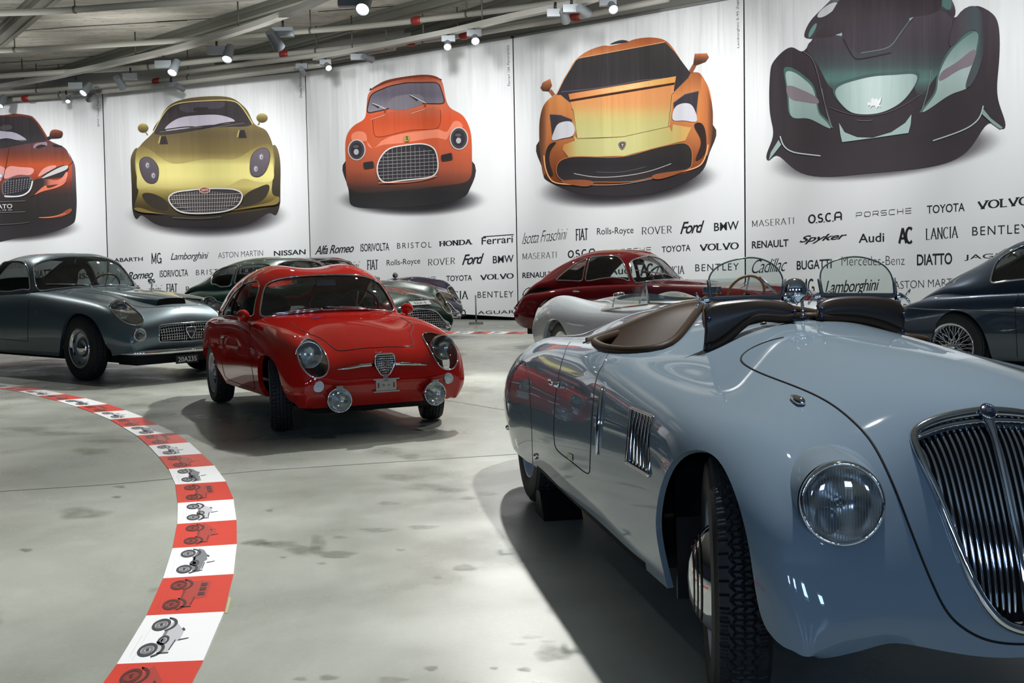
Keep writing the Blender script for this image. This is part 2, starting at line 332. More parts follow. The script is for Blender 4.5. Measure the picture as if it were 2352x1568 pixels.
class Print:
    """layers of printed shapes on one banner, one mesh with a colour per vertex"""
    def __init__(s, panel, scale=1.0, ox=0, oy=0): s.p = panel; s.sc = scale; s.o = (ox, oy); s.gain = 1.0; s.V = []; s.F = []; s.C = []; s.lev = 0
    def px(s, q): return q[0]/s.sc+s.o[0], q[1]/s.sc+s.o[1]
    def raw(s, pts, faces, cols, lev=None):
        s.lev += 1; h = .0008*(s.lev if lev is None else lev); b0 = len(s.V)
        for q in pts: s.V.append(s.p.hit(*s.px(q), lift=h))
        s.F += [tuple(i+b0 for i in f) for f in faces]; s.C += [tuple(c) for c in cols]
    def poly(s, pts, col, smooth=True, n=None, step=None):
        """pts in crop pixels. col: rgb, or (axis 'x'/'y', [(pos, rgb)...]), or callable(array)->rgb"""
        P = np.array(pts, float)
        if smooth: P = curve(P, n or max(24, 5*len(P)), closed=True)
        if isinstance(col, tuple) and len(col) == 3 and not isinstance(col[0], str):
            s._fill(P, lambda q: np.tile(np.array(col, float), (len(q), 1)), None)
        elif callable(col): s._fill(P, col, step)
        else:
            ax = 0 if col[0] == 'x' else 1; s._fill(P, lambda q: stops(col[1], q[:, ax]), step)
    def _fill(s, P, fn, step):
        inner = np.zeros((0, 2))
        lo, hi = P.min(0), P.max(0)
        if step is not False:
            st = step or max((hi-lo).max()/22, 1.0)
            gx, gy = np.meshgrid(np.arange(lo[0]+st/2, hi[0], st), np.arange(lo[1]+st/2, hi[1], st)); G = np.c_[gx.ravel(), gy.ravel()]
            inner = G[inside(P, G)]
        A = np.vstack([P, inner]); m = len(P)
        r = delaunay_2d_cdt([Vector(q) for q in A], [], [list(range(m))], 1, 1e-5)
        Q = np.array([tuple(q) for q in r[0]]); s.raw(Q, r[2], fn(Q))
    def ell(s, c, rx, ry, col, rot=0, n=28, **k):
        t = np.linspace(0, 2*math.pi, n, endpoint=False); x = rx*np.cos(t); y = ry*np.sin(t); a = math.radians(rot)
        s.poly(np.c_[c[0]+x*math.cos(a)-y*math.sin(a), c[1]+x*math.sin(a)+y*math.cos(a)], col, smooth=False, **k)
    def soft(s, c, rx, ry, col, edge=PAPER, power=1.6, core=.30, rot=0, lev=1.0, halo=False):
        core = .52
        if halo: s.soft((c[0]+rx*.02, c[1]+ry*.10), rx*1.16, ry*1.38, (168, 160, 176), rot=rot, lev=.5, halo=False)
        """a printed vignette fading into the paper"""
        if edge is None: return                      # the inner core is part of the same fade
        N = 40; R = [0, core]+[core+(1-core)*t for t in (.12, .25, .38, .5, .62, .75, .88, 1.0)]; pts = []; cols = []; F = []; a = math.radians(rot)
        for r in R:
            w = max(0, (1-r)/(1-core)) if r > core else 1.0; w = w*w*(3-2*w)
            for k in range(N):
                t = 2*math.pi*k/N; x, y = rx*r*math.cos(t), ry*r*math.sin(t)
                pts.append((c[0]+x*math.cos(a)-y*math.sin(a), c[1]+x*math.sin(a)+y*math.cos(a)))
                e_ = edge if not halo else [edge[j]*(1-.55*max(0, 1-r)/.48)+168*.55*max(0, 1-r)/.48 if r > core else edge[j] for j in range(3)]; cols.append([col[j]*w+e_[j]*(1-w) for j in range(3)])
        for i in range(len(R)-1):
            for k in range(N): F.append((i*N+k, i*N+(k+1) % N, (i+1)*N+(k+1) % N, (i+1)*N+k))
        s.raw(pts, F, cols, lev=lev)
    def line(s, pts, w, col, smooth=True, closed=False):
        P = np.array(pts, float)
        if smooth and len(P) > 2: P = curve(P, max(16, 6*len(P)), closed)
        if closed: P = np.vstack([P, P[:1]])
        T = np.gradient(P, axis=0); T /= np.maximum(np.linalg.norm(T, axis=1), 1e-9)[:, None]; Nn = np.c_[-T[:, 1], T[:, 0]]*w/2
        m = len(P); s.raw(np.vstack([P-Nn, P+Nn]), [(i, i+1, m+i+1, m+i) for i in range(m-1)], [col]*(2*m))
    def build(s, name, parent, label=None):
        me = bpy.data.meshes.new(name); me.from_pydata([tuple(map(float, v)) for v in s.V], [], s.F); me.materials.append(BANNER)
        C = np.array(s.C, float).clip(0, 255); q_ = np.minimum(1, C.max(1, keepdims=True)/228); mn = C.mean(1, keepdims=True); C = (mn+(C-mn)*(.86+.14*q_**8))*(1-.64*q_*(1-q_)) if name == 'printed_car' else C; C = np.where(C.max(1, keepdims=True) < 100, C*s.gain, C); L = np.where(C/255 <= .04045, C/255/12.92, ((C/255+.055)/1.055)**2.4)
        ca = me.color_attributes.new('Col', 'FLOAT_COLOR', 'POINT'); ca.data.foreach_set('color', np.c_[L, np.ones(len(L))].ravel())
        o = bpy.data.objects.new(name, me); COL.objects.link(o); o.parent = parent
        if label: o['label'] = label
        return o
def inside(P, Q):
    P = np.asarray(P, float); Q = np.asarray(Q, float); r = np.zeros(len(Q), bool); j = len(P)-1
    for i in range(len(P)):
        a, b2 = P[i], P[j]; c = (a[1] > Q[:, 1]) != (b2[1] > Q[:, 1])
        with np.errstate(divide='ignore', invalid='ignore'): x = (b2[0]-a[0])*(Q[:, 1]-a[1])/(b2[1]-a[1])+a[0]
        r ^= c & (Q[:, 0] < x); j = i
    return r
def sdist(P, Q):
    """signed distance to polygon P (positive inside) for points Q"""
    P = np.asarray(P, float); Q = np.asarray(Q, float); d = np.full(len(Q), 1e9)
    for i in range(len(P)):
        a = P[i-1]; b2 = P[i]; e = b2-a; t = np.clip(((Q-a)@e)/max(e@e, 1e-12), 0, 1); d = np.minimum(d, np.linalg.norm(Q-a-t[:, None]*e, axis=1))
    return np.where(inside(P, Q), d, -d)
PANELS = [Panel(k) for k in range(5)]
BLABEL = ['white banner printed with a dark orange coupe, leftmost on the curved wall', 'white banner printed with a gold car seen from the front', 'white banner printed with an old round orange red coupe',
          'white banner printed with an angular orange supercar', 'white banner printed with a black and pale green futuristic car']
BANNERS = []
def cloth(k):
    p = PANELS[k]; g = empty('exhibition_banner', tuple((p.a+p.u*2.5)*[1, 1, 0]), BLABEL[k], 'banner', 'printed banners along the curved wall')
    bpy.context.view_layer.update(); pr = Print(p); (t0, b0), (t1, b1) = SPX[k], SPX[k+1]; nx, ny = 14, 16; pts = []; F = []
    for j in range(ny+1):
        for i in range(nx+1):
            a, e = i/nx, j/ny; L = np.array(t0)*(1-e)+np.array(b0)*e; R = np.array(t1)*(1-e)+np.array(b1)*e
            L3 = p.hit(*SPX[k][0])*(1-e)+p.hit(*[lin_y(SPX[k], b0[1]), b0[1]])*e; R3 = p.hit(*SPX[k+1][0])*(1-e)+p.hit(*b1)*e
            pts.append(L3*(1-a)+R3*a)
    gap = .014
    P3 = np.array(pts); P3 = P3.reshape(ny+1, nx+1, 3); P3[:, 0] += p.u*gap; P3[:, -1] -= p.u*gap; P3 = P3.reshape(-1, 3)
    F = [(j*(nx+1)+i, j*(nx+1)+i+1, (j+1)*(nx+1)+i+1, (j+1)*(nx+1)+i) for j in range(ny) for i in range(nx)]
    pr.V = [tuple(v) for v in P3]; pr.F = F; pr.C = [PAPER]*len(P3)
    o = pr.build('banner_cloth', g); sm = o.modifiers.new('thickness', 'SOLIDIFY'); sm.thickness = .006; sm.offset = 1
    # top hem, a tube of cloth with a batten
    A = P3[0]; B = P3[nx]; Vv, Ff = tube([A+p.u*.03+np.array([0, 0, .03]), (A+B)/2+np.array([0, 0, .03]), B-p.u*.03+np.array([0, 0, .03])], .03, n=10)
    mesh('batten', Vv, Ff, mat('grey_batten', (120, 122, 122), .5), g)
    for q in (A+p.u*.1, (A*.5+B*.5), B-p.u*.1):      # brackets to the wall
        V, Fq = box(q+np.array([0, 0, .05])-p.n*.16, (.03, .36, .03), np.c_[p.u, p.n, [0, 0, 1]]); mesh('bracket', V, Fq, STEEL, g, smooth=False)
    g['pk'] = k
    for ch in list(g.children): ch.matrix_parent_inverse = g.matrix_world.inverted()
    BANNERS.append(g); return g
for k in range(5): cloth(k)
def finish_print(pr, k, name, label=None):
    g = BANNERS[k]; o = pr.build(name, g, label); o.matrix_parent_inverse = g.matrix_world.inverted(); return o

# ---------------------------------------------------------------- lettering
def arc(cx, cy, rx, ry, a0, a1, n=12):
    t = np.radians(np.linspace(a0, a1, n)); return [(cx+rx*math.cos(x), cy+ry*math.sin(x)) for x in t]
GL = {'A': (.72, [[(0, 0), (.36, 1)], [(.36, 1), (.72, 0)], [(.13, .33), (.59, .33)]]),
 'C': (.68, [arc(.36, .5, .36, .5, 48, 312, 20)]), 'D': (.70, [[(0.08, 0), (.08, 1)], [(.08, 1), (.3, 1)]+arc(.3, .5, .40, .5, 90, -90, 16)+[(.08, 0)]]),
 'E': (.56, [[(.08, 0), (.08, 1)], [(.08, 1), (.54, 1)], [(.08, .52), (.46, .52)], [(.08, 0), (.56, 0)]]),
 'F': (.54, [[(.08, 0), (.08, 1)], [(.08, 1), (.54, 1)], [(.08, .52), (.44, .52)]]), 'G': (.72, [arc(.36, .5, .36, .5, 50, 330, 20), [(.70, .0), (.70, .45)], [(.42, .45), (.70, .45)]]),
 'H': (.70, [[(.08, 0), (.08, 1)], [(.62, 0), (.62, 1)], [(.08, .52), (.62, .52)]]), 'I': (.20, [[(.1, 0), (.1, 1)]]),
 'L': (.56, [[(.08, 0), (.08, 1)], [(.08, 0), (.56, 0)]]), 'M': (.86, [[(.08, 0), (.08, 1)], [(.08, 1), (.43, .1)], [(.43, .1), (.78, 1)], [(.78, 1), (.78, 0)]]),
 'N': (.72, [[(.08, 0), (.08, 1)], [(.08, 1), (.64, 0)], [(.64, 0), (.64, 1)]]), 'O': (.76, [arc(.38, .5, .38, .5, 90, 450, 28)]),
 'P': (.60, [[(.08, 0), (.08, 1)], [(.08, 1), (.3, 1)]+arc(.3, .74, .28, .26, 90, -90, 12)+[(.08, .48)]]),
 'R': (.66, [[(.08, 0), (.08, 1)], [(.08, 1), (.3, 1)]+arc(.3, .74, .28, .26, 90, -90, 12)+[(.08, .48)], [(.30, .48), (.64, 0)]]),
 'S': (.56, [arc(.28, .75, .25, .25, 35, 270, 14)+arc(.28, .25, .27, .25, 90, -150, 14)]), 'T': (.64, [[(.32, 0), (.32, 1)], [(0, 1), (.64, 1)]]),
 'V': (.72, [[(0, 1), (.36, 0)], [(.36, 0), (.72, 1)]]), '.': (.2, [[(.1, 0), (.1, .12)]]),
 # squared-off forms
 'o': (1.0, [rpoly([(.06, 0), (.94, 0), (.94, 1), (.06, 1)], .35).tolist()+[(.2, 0)]]), 'p': (.95, [[(.06, 0), (.06, 1), (.8, 1), (.9, .9), (.9, .5), (.8, .4), (.06, .4)]]),
 'r': (.95, [[(.06, 0), (.06, 1), (.8, 1), (.9, .9), (.9, .5), (.8, .4), (.06, .4)], [(.62, .4), (.92, 0)]]), 's': (.95, [[(.9, 1), (.15, 1), (.06, .9), (.06, .6), (.15, .5), (.8, .5), (.9, .4), (.9, .1), (.8, 0), (.06, 0)]]),
 'c': (.95, [[(.92, 1), (.16, 1), (.06, .88), (.06, .12), (.16, 0), (.92, 0)]]), 'h': (.95, [[(.06, 0), (.06, 1)], [(.9, 0), (.9, 1)], [(.06, .5), (.9, .5)]]), 'e': (.95, [[(.92, 1), (.06, 1), (.06, 0), (.92, 0)], [(.06, .5), (.9, .5)]]),
 'a': (.9, [[(.06, 0), (.06, .75), (.22, 1), (.68, 1), (.84, .75), (.84, 0)], [(.06, .42), (.84, .42)]])}
def stroke_text(txt, thick=.14, thin=.14, serif=0, gap=.14, sx=1.0):
    """2-D polygons in units of the cap height; returns (V, F) with x scaled to fit 0..1"""
    V = []; F = []; x = 0
    def strip(P, w):
        P = np.array(P, float); T = np.gradient(P, axis=0) if len(P) > 2 else np.array([P[1]-P[0]]*2); T /= np.maximum(np.linalg.norm(T, axis=1), 1e-9)[:, None]
        ww = (thin+(thick-thin)*np.abs(T[:, 1])**1.3) if w is None else np.full(len(P), w)
        # mitre the corners
        N = np.c_[-T[:, 1], T[:, 0]]*ww[:, None]/2; b0 = len(V); V.extend((P-N).tolist()); V.extend((P+N).tolist()); m = len(P)
        F.extend([(b0+i, b0+i+1, b0+m+i+1, b0+m+i) for i in range(m-1)])
    for ch in txt:
        if ch == ' ': x += .35; continue
        w, st = GL[ch]
        for P in st:
            P = np.array(P, float)*[sx, 1-thin]+[x, thin/2]
            if len(P) == 2 and abs(P[0][0]-P[1][0]) < 1e-6: P[:, 1] = np.where(P[:, 1] < .2, P[:, 1]-thin/2, P[:, 1]+thin/2*(P[:, 1] > .8))
            strip(P, None)
            if serif:
                for e in (P[0], P[-1]):
                    o = P[-1] if e is P[0] else P[0]
                    if abs(o[1]-e[1]) > .5 and (e[1] < .1 or e[1] > .9) : strip([(e[0]-serif-thick/2, np.clip(e[1], thin/2, 1-thin/2)), (e[0]+serif+thick/2, np.clip(e[1], thin/2, 1-thin/2))], thin)
        x += (w+gap)*sx
    V = np.array(V); V[:, 0] -= V[:, 0].min(); V[:, 0] /= V[:, 0].max(); V[:, 1] = V[:, 1].clip(0, 1); return V, F
_FT = {}
def font_text(txt, bold=0.0, shear=0.0, space=1.0):
    key = (txt, bold, shear, space)
    if key in _FT: return _FT[key]
    c = bpy.data.curves.new('tmp', 'FONT'); c.body = txt; c.size = 1; c.offset = bold; c.shear = shear; c.space_character = space; c.resolution_u = 4; c.fill_mode = 'FRONT'
    o = bpy.data.objects.new('tmp', c); COL.objects.link(o); dg = bpy.context.evaluated_depsgraph_get(); dg.update()
    me = o.evaluated_get(dg).to_mesh(); V = np.array([v.co[:2] for v in me.vertices]); F = [tuple(p.vertices) for p in me.polygons]
    o.evaluated_get(dg).to_mesh_clear(); bpy.data.objects.remove(o); bpy.data.curves.remove(c)
    V = V-V.min(0); V = V/V.max(0); _FT[key] = (V, F); return V, F
def put_text(pr, VF, x0, y0, x1, y1, h0, h1=None, col=INK, lev=3):
    """ink box: lower-left, lower-right photograph points and heights there"""
    V, F = VF; h1 = h0 if h1 is None else h1; pts = []
    for a, e in V: pts.append((x0+(x1-x0)*a, y0+(y1-y0)*a-(h0+(h1-h0)*a)*e))
    sc, o = pr.sc, pr.o; pr.sc, pr.o = 1.0, (0, 0); pr.raw(pts, F, [col]*len(pts), lev=lev); pr.sc, pr.o = sc, o
def put_vertical(pr, VF, x0, y0, x1, y1, w):
    """text running upwards from (x0,y0) to (x1,y1), cap height w to the left"""
    V, F = VF; pts = [(x0+(x1-x0)*a-w*e+0, y0+(y1-y0)*a) for a, e in V]; sc, o = pr.sc, pr.o; pr.sc, pr.o = 1.0, (0, 0); pr.raw(pts, F, [(60, 62, 66)]*len(pts), lev=3); pr.sc, pr.o = sc, o
SCR = dict(bold=.004, shear=.35, space=.92)
STY = {'ABARTH': lambda: font_text('ABARTH', .02), 'MG': lambda: stroke_text('MG', .15, .13, gap=.16), 'Lamborghini': lambda: font_text('Lamborghini', **SCR), 'ASTON MARTIN': lambda: font_text('ASTON MARTIN', -.012),
 'NISSAN': lambda: font_text('NISSAN', .02), 'Alfa Romeo': lambda: font_text('Alfa Romeo', .012, .4, .9), 'ISORIVOLTA': lambda: font_text('ISORIVOLTA', .01, 0, .95), 'BRISTOL': lambda: font_text('BRISTOL', -.005, 0, 1.3),
 'HONDA': lambda: stroke_text('HONDA', .26, .12, .10, .16, 1.2), 'Ferrari': lambda: font_text('Ferrari', .01), 'Isotta Fraschini': lambda: font_text('Isotta Fraschini', -.012, .5, .9), 'FIAT': lambda: stroke_text('FIAT', .16, .1, .05, .12, .8),
 'Rolls-Royce': lambda: font_text('Rolls-Royce', 0), 'ROVER': lambda: stroke_text('ROVER', .12, .05, .05, .22), 'Ford': lambda: font_text('Ford', .016, .4, .86), 'BMW': lambda: font_text('BMW', .012),
 'MASERATI': lambda: stroke_text('MASERATI', .10, .04, .05, .22), 'O.S.C.A': lambda: stroke_text('O.S.C.a', .20, .17, gap=.1), 'PORSCHE': lambda: stroke_text('porsche', .13, .13, gap=.3, sx=1.6), 'TOYOTA': lambda: font_text('TOYOTA', .012),
 'VOLVO': lambda: stroke_text('VOLVO', .25, .10, .10, .16, 1.25), 'RENAULT': lambda: font_text('RENAULT', .02), 'Spyker': lambda: font_text('Spyker', .022, .5, .95), 'Audi': lambda: font_text('Audi', .012), 'AC': lambda: stroke_text('AC', .24, .14, gap=-.02),
 'LANCIA': lambda: stroke_text('LANCIA', .16, .05, .05, .16), 'BENTLEY': lambda: font_text('BENTLEY', 0, 0, 1.2), 'Cadillac': lambda: font_text('Cadillac', -.008, .5, .88), 'BUGATTI': lambda: font_text('BUGATTI', .016), 'Mercedes-Benz': lambda: font_text('Mercedes-Benz', -.016),
 'DIATTO': lambda: font_text('DIATTO', .02, 0, .97), 'JAGUAR': lambda: font_text('JAGUAR', .004, 0, 1.05)}
TEXT = [ # banner, word, x0, y0 (lower-left), x1, y1 (lower-right), h0, h1
 (0, 'Mercedes-Benz', -95, 622, 55, 615, 17, 17), (0, 'DIATTO', 75, 640, 130, 636, 19, 19), (0, 'ASTON MARTIN', 45, 652, 142, 645, 13, 13), (0, 'NISSAN', 165, 642, 238, 636, 13, 13), (0, 'ABARTH', -220, 645, -150, 640, 13, 13),
 (1, 'ABARTH', 262, 602, 328, 599, 9, 9), (1, 'MG', 348, 606, 371, 605, 25, 25), (1, 'Lamborghini', 392, 602, 479, 599, 21, 21), (1, 'ASTON MARTIN', 501, 593, 604, 587, 13, 13), (1, 'NISSAN', 629, 588, 702, 584, 12, 12),
 (1, 'Alfa Romeo', 256, 646, 352, 638, 18, 18), (1, 'ISORIVOLTA', 367, 637, 432, 634, 16, 16), (1, 'BRISTOL', 450, 632, 528, 628, 12, 12), (1, 'HONDA', 545, 629, 618, 624, 12, 12), (1, 'FIAT', 382, 672, 407, 671, 20, 20), (1, 'Isotta Fraschini', 262, 683, 372, 676, 24, 24), (1, 'Rolls-Royce', 427, 674, 510, 668, 16, 16),
 (2, 'Alfa Romeo', 723, 585, 813, 579, 20, 20), (2, 'ISORIVOLTA', 828, 578, 894, 575, 18, 18), (2, 'BRISTOL', 912, 571, 991, 568, 13, 13), (2, 'HONDA', 1008, 566, 1085, 561, 12, 12), (2, 'Ferrari', 1106, 562, 1178, 557, 17, 17),
 (2, 'FIAT', 843, 620, 868, 619, 23, 23), (2, 'Rolls-Royce', 888, 614, 965, 609, 17, 17), (2, 'ROVER', 983, 610, 1045, 606, 15, 15), (2, 'Ford', 1061, 609, 1112, 605, 24, 24), (2, 'BMW', 1132, 605, 1180, 602, 17, 17), (2, 'Isotta Fraschini', 726, 632, 826, 622, 24, 24),
 (2, 'MASERATI', 724, 660, 800, 655, 12, 12), (2, 'O.S.C.A', 822, 655, 873, 651, 15, 15), (2, 'PORSCHE', 898, 648, 1001, 644, 9, 9), (2, 'TOYOTA', 1025, 646, 1084, 644, 13, 13), (2, 'VOLVO', 1103, 643, 1180, 639, 12, 12),
 (2, 'LANCIA', 1000, 688, 1076, 687, 19, 19), (2, 'BENTLEY', 1097, 684, 1179, 682, 14, 14), (2, 'RENAULT', 724, 700, 793, 697, 13, 13), (2, 'Audi', 885, 695, 938, 692, 18, 18), (2, 'DIATTO', 1008, 728, 1070, 727, 17, 17), (2, 'JAGUAR', 1089, 724, 1182, 722, 10, 10),
 (3, 'Isotta Fraschini', 1199, 561, 1304, 549, 26, 26), (3, 'FIAT', 1322, 553, 1350, 551, 27, 27), (3, 'Rolls-Royce', 1371, 544, 1455, 540, 20, 20), (3, 'ROVER', 1474, 539, 1543, 535, 17, 17), (3, 'Ford', 1562, 538, 1618, 534, 28, 28), (3, 'BMW', 1640, 531, 1697, 527, 19, 20),
 (3, 'MASERATI', 1200, 596, 1279, 592, 14, 14), (3, 'O.S.C.A', 1304, 593, 1367, 588, 18, 18), (3, 'PORSCHE', 1395, 586, 1495, 579, 12, 12), (3, 'TOYOTA', 1520, 580, 1586, 576, 14, 15), (3, 'VOLVO', 1607, 576, 1697, 572, 15, 16),
 (3, 'RENAULT', 1200, 639, 1268, 636, 13, 13), (3, 'Spyker', 1293, 638, 1378, 630, 14, 14), (3, 'Audi', 1399, 632, 1452, 628, 18, 18), (3, 'AC', 1470, 636, 1500, 635, 31, 31), (3, 'LANCIA', 1517, 632, 1572, 629, 19, 19), (3, 'BENTLEY', 1597, 623, 1697, 620, 16, 16),
 (3, 'Cadillac', 1200, 684, 1273, 678, 23, 23), (3, 'BUGATTI', 1297, 682, 1368, 679, 17, 17), (3, 'Mercedes-Benz', 1392, 680, 1500, 673, 18, 18), (3, 'DIATTO', 1520, 672, 1585, 668, 20, 20), (3, 'JAGUAR', 1607, 668, 1698, 664, 12, 12), (3, 'NISSAN', 1610, 712, 1698, 708, 13, 13), (3, 'ASTON MARTIN', 1470, 716, 1590, 712, 14, 14),
 (4, 'MASERATI', 1727, 521, 1824, 514, 14, 15), (4, 'O.S.C.A', 1856, 514, 1934, 507, 21, 22), (4, 'PORSCHE', 1966, 500, 2093, 490, 12, 13), (4, 'TOYOTA', 2129, 491, 2216, 485, 19, 20), (4, 'VOLVO', 2245, 481, 2366, 470, 19, 20),
 (4, 'RENAULT', 1727, 571, 1811, 566, 17, 17), (4, 'Spyker', 1836, 562, 1946, 553, 20, 20), (4, 'Audi', 1972, 558, 2031, 555, 21, 21), (4, 'AC', 2063, 562, 2096, 560, 40, 40), (4, 'LANCIA', 2126, 551, 2201, 546, 26, 27), (4, 'BENTLEY', 2233, 541, 2362, 535, 20, 21),
 (4, 'Cadillac', 1727, 628, 1808, 622, 31, 31), (4, 'BUGATTI', 1830, 620, 1910, 616, 21, 22), (4, 'Mercedes-Benz', 1933, 610, 2078, 608, 21, 21), (4, 'DIATTO', 2106, 610, 2187, 607, 26, 27), (4, 'JAGUAR', 2215, 599, 2364, 593, 14, 15),
 (4, 'ABARTH', 1728, 671, 1806, 669, 13, 13), (4, 'MG', 1838, 679, 1871, 677, 38, 38), (4, 'Lamborghini', 1895, 683, 2020, 675, 38, 36), (4, 'ASTON MARTIN', 2053, 664, 2207, 656, 18, 18), (4, 'NISSAN', 2240, 652, 2362, 646, 17, 17),
 (4, 'HONDA', 2200, 706, 2290, 702, 16, 16), (4, 'BRISTOL', 2075, 713, 2170, 709, 15, 15), (4, 'Ferrari', 2310, 702, 2366, 700, 20, 20)]
LET = [Print(PANELS[k]) for k in range(5)]
for k, w, x0, y0, x1, y1, h0, h1 in TEXT:
    put_text(LET[k], STY[w](), x0, y0, x1, y1, h0, h1)
    if w == 'Ferrari':
        LET[k].sc = 1; LET[k].lev = 2; LET[k].line([(x0+4, y0-h0-1.5), (x1+2, y1-h1-1.5)], 2.2, INK, smooth=False)
for k, t, x0, y0, x1, y1, w in ((0, 'BMW Coupé Zagato', 230, 290, 227, 222, 6), (1, 'Diatto Ottovù', 694, 224, 692, 176, 6), (2, 'Ferrari 166 Panoramica', 1172, 197, 1169, 104, 6), (3, 'Lamborghini 5-95 Zagato', 1699.5, 110, 1697.5, -12, 6.5)):
    put_vertical(LET[k], font_text(t), x0, y0, x1, y1, w)
for k in range(5): LET[k].lev = 3; finish_print(LET[k], k, 'printed_lettering', 'black printed maker names')
# ---------------------------------------------------------------- printed cars
BLK = (47, 45, 49); DK = (60, 57, 62); GLS = (84, 80, 90)
def art_red():                                             # leftmost banner
    p = Print(PANELS[0], 4.9, 0, 240); p.lev = 4
    p.soft((100, 1385), 850, 178, (48, 43, 50)); p.soft((60, 1385), 800, 150, (40, 36, 42), edge=None)
    body = [(-560, 480), (-520, 130), (0, 120), (150, 104), (270, 112), (370, 140), (430, 210), (500, 320), (545, 395), (690, 465), (755, 520), (790, 600), (830, 650), (850, 760), (858, 950), (862, 1150), (848, 1290), (825, 1335), (600, 1430), (200, 1500), (-500, 1520)]
    p.poly(body, ('y', [(110, (150, 70, 50)), (180, (120, 50, 38)), (470, (118, 72, 76)), (560, (140, 66, 48)), (680, (205, 84, 42)), (800, (196, 74, 42)), (900, (120, 56, 44)), (1010, (58, 48, 48)), (1300, (46, 42, 44)), (1500, (58, 52, 58))]))
    p.poly([(770, 540), (800, 640), (800, 960), (810, 1180), (845, 1290), (858, 1100), (856, 900), (850, 760), (828, 650)], ('y', [(540, (150, 110, 110)), (800, (120, 92, 92)), (1000, (60, 52, 54)), (1300, (44, 42, 45))]))
    p.poly([(-500, 140), (0, 130), (200, 132), (360, 158), (440, 260), (520, 405), (470, 420), (200, 460), (-500, 462)], ('y', [(130, (66, 58, 62)), (300, (52, 48, 53)), (460, (62, 56, 62))]))
    p.poly([(-300, 300), (40, 300), (150, 312), (240, 352), (296, 402), (150, 400), (90, 380), (0, 388), (-300, 390)], (186, 182, 198)); p.poly([(10, 245), (130, 240), (125, 275), (10, 280)], (90, 86, 96))
    p.line([(0, 392), (100, 385), (180, 402), (290, 402)], 8, BLK); p.line([(350, 130), (420, 200), (500, 320), (550, 410)], 12, (168, 76, 50))
    p.poly([(375, 470), (400, 440), (470, 425), (525, 425), (525, 470), (440, 490), (380, 488)], (170, 140, 150)); p.poly([(400, 488), (440, 455), (500, 455), (525, 470)], BLK)
    p.poly([(560, 330), (580, 290), (640, 282), (700, 305), (708, 330), (690, 372), (620, 385), (560, 378)], ('y', [(285, (190, 96, 76)), (330, (120, 56, 42)), (380, (44, 36, 38))])); p.poly([(525, 372), (565, 360), (575, 385), (535, 395)], BLK)
    p.poly([(590, 455), (640, 452), (705, 472), (600, 474)], BLK); p.line([(770, 690), (800, 662), (825, 640)], 6, (90, 40, 30))
    p.poly([(-200, 720), (50, 712), (40, 800), (-20, 880), (-200, 880)], (222, 150, 146)); p.poly([(80, 710), (220, 702), (382, 728), (345, 790), (200, 792), (50, 830)], (224, 156, 150)); p.line([(105, 470), (90, 560), (50, 770), (30, 850)], 7, (110, 50, 40))
    p.poly([(430, 808), (470, 740), (560, 690), (632, 688), (630, 705), (500, 780)], (222, 150, 140)); p.poly([(480, 800), (560, 745), (680, 690), (765, 690), (765, 745), (700, 810), (560, 830), (470, 832)], (54, 50, 54)); p.poly([(472, 828), (560, 765), (720, 690), (765, 690), (762, 715), (640, 775)], (205, 206, 206))
    p.poly([(380, 860), (470, 830), (620, 850), (700, 820), (745, 760), (760, 760), (750, 830), (680, 890), (520, 920), (400, 1010), (330, 1040), (360, 960)], ('x', [(330, (70, 50, 46)), (480, (60, 50, 50)), (560, (210, 110, 90)), (760, (225, 140, 124))])); p.poly([(390, 1015), (455, 950), (520, 910), (530, 935), (650, 900), (745, 840), (740, 870), (640, 935), (460, 985)], (222, 118, 92))
    p.poly([(430, 1275), (520, 1262), (680, 1230), (795, 1170), (810, 1190), (740, 1245), (560, 1278)], (176, 80, 50)); p.line([(440, 1270), (560, 1268), (740, 1225)], 6, (230, 150, 110))
    p.poly(rpoly([(20, 880), (120, 815), (330, 800), (378, 850), (350, 980), (250, 1040), (60, 1055), (20, 990)], .3), (120, 116, 124), smooth=False); p.poly(rpoly([(35, 885), (130, 825), (325, 812), (362, 850), (330, 970), (250, 1022), (65, 1035), (35, 985)], .3), (58, 56, 62), smooth=False)
    for i in range(10): p.line([(62+i*31, 860-i*3.5), (60+i*29, 1025-i*9)], 9, (170, 168, 178), smooth=False)
    for i in range(6): p.line([(42, 885+i*26), (352, 852+i*22)], 10, (58, 56, 62), smooth=False)
    p.line([(50, 1030), (150, 1035), (260, 1018), (335, 960), (365, 860)], 16, (220, 222, 226)); p.ell((0, 800), 34, 32, (170, 176, 190)); p.ell((0, 800), 20, 18, (210, 216, 226))
    for y in (1098, 1220): p.line([(-400, y+8), (285, y-14)], 5, (150, 148, 152), smooth=False)
    p.line([(-400, 1362), (180, 1340), (330, 1322)], 5, (120, 118, 122)); V, F = font_text('ZAGATO', .02); put_text(p, (V, F), -40, 481, 28.5, 478, 10, 10, (205, 205, 208), None); V, F = font_text('MILANO', 0, 0, 1.6); put_text(p, (V, F), -34, 486, 27.5, 483, 3.2, 3.2, (205, 205, 208), None)
    finish_print(p, 0, 'printed_car')
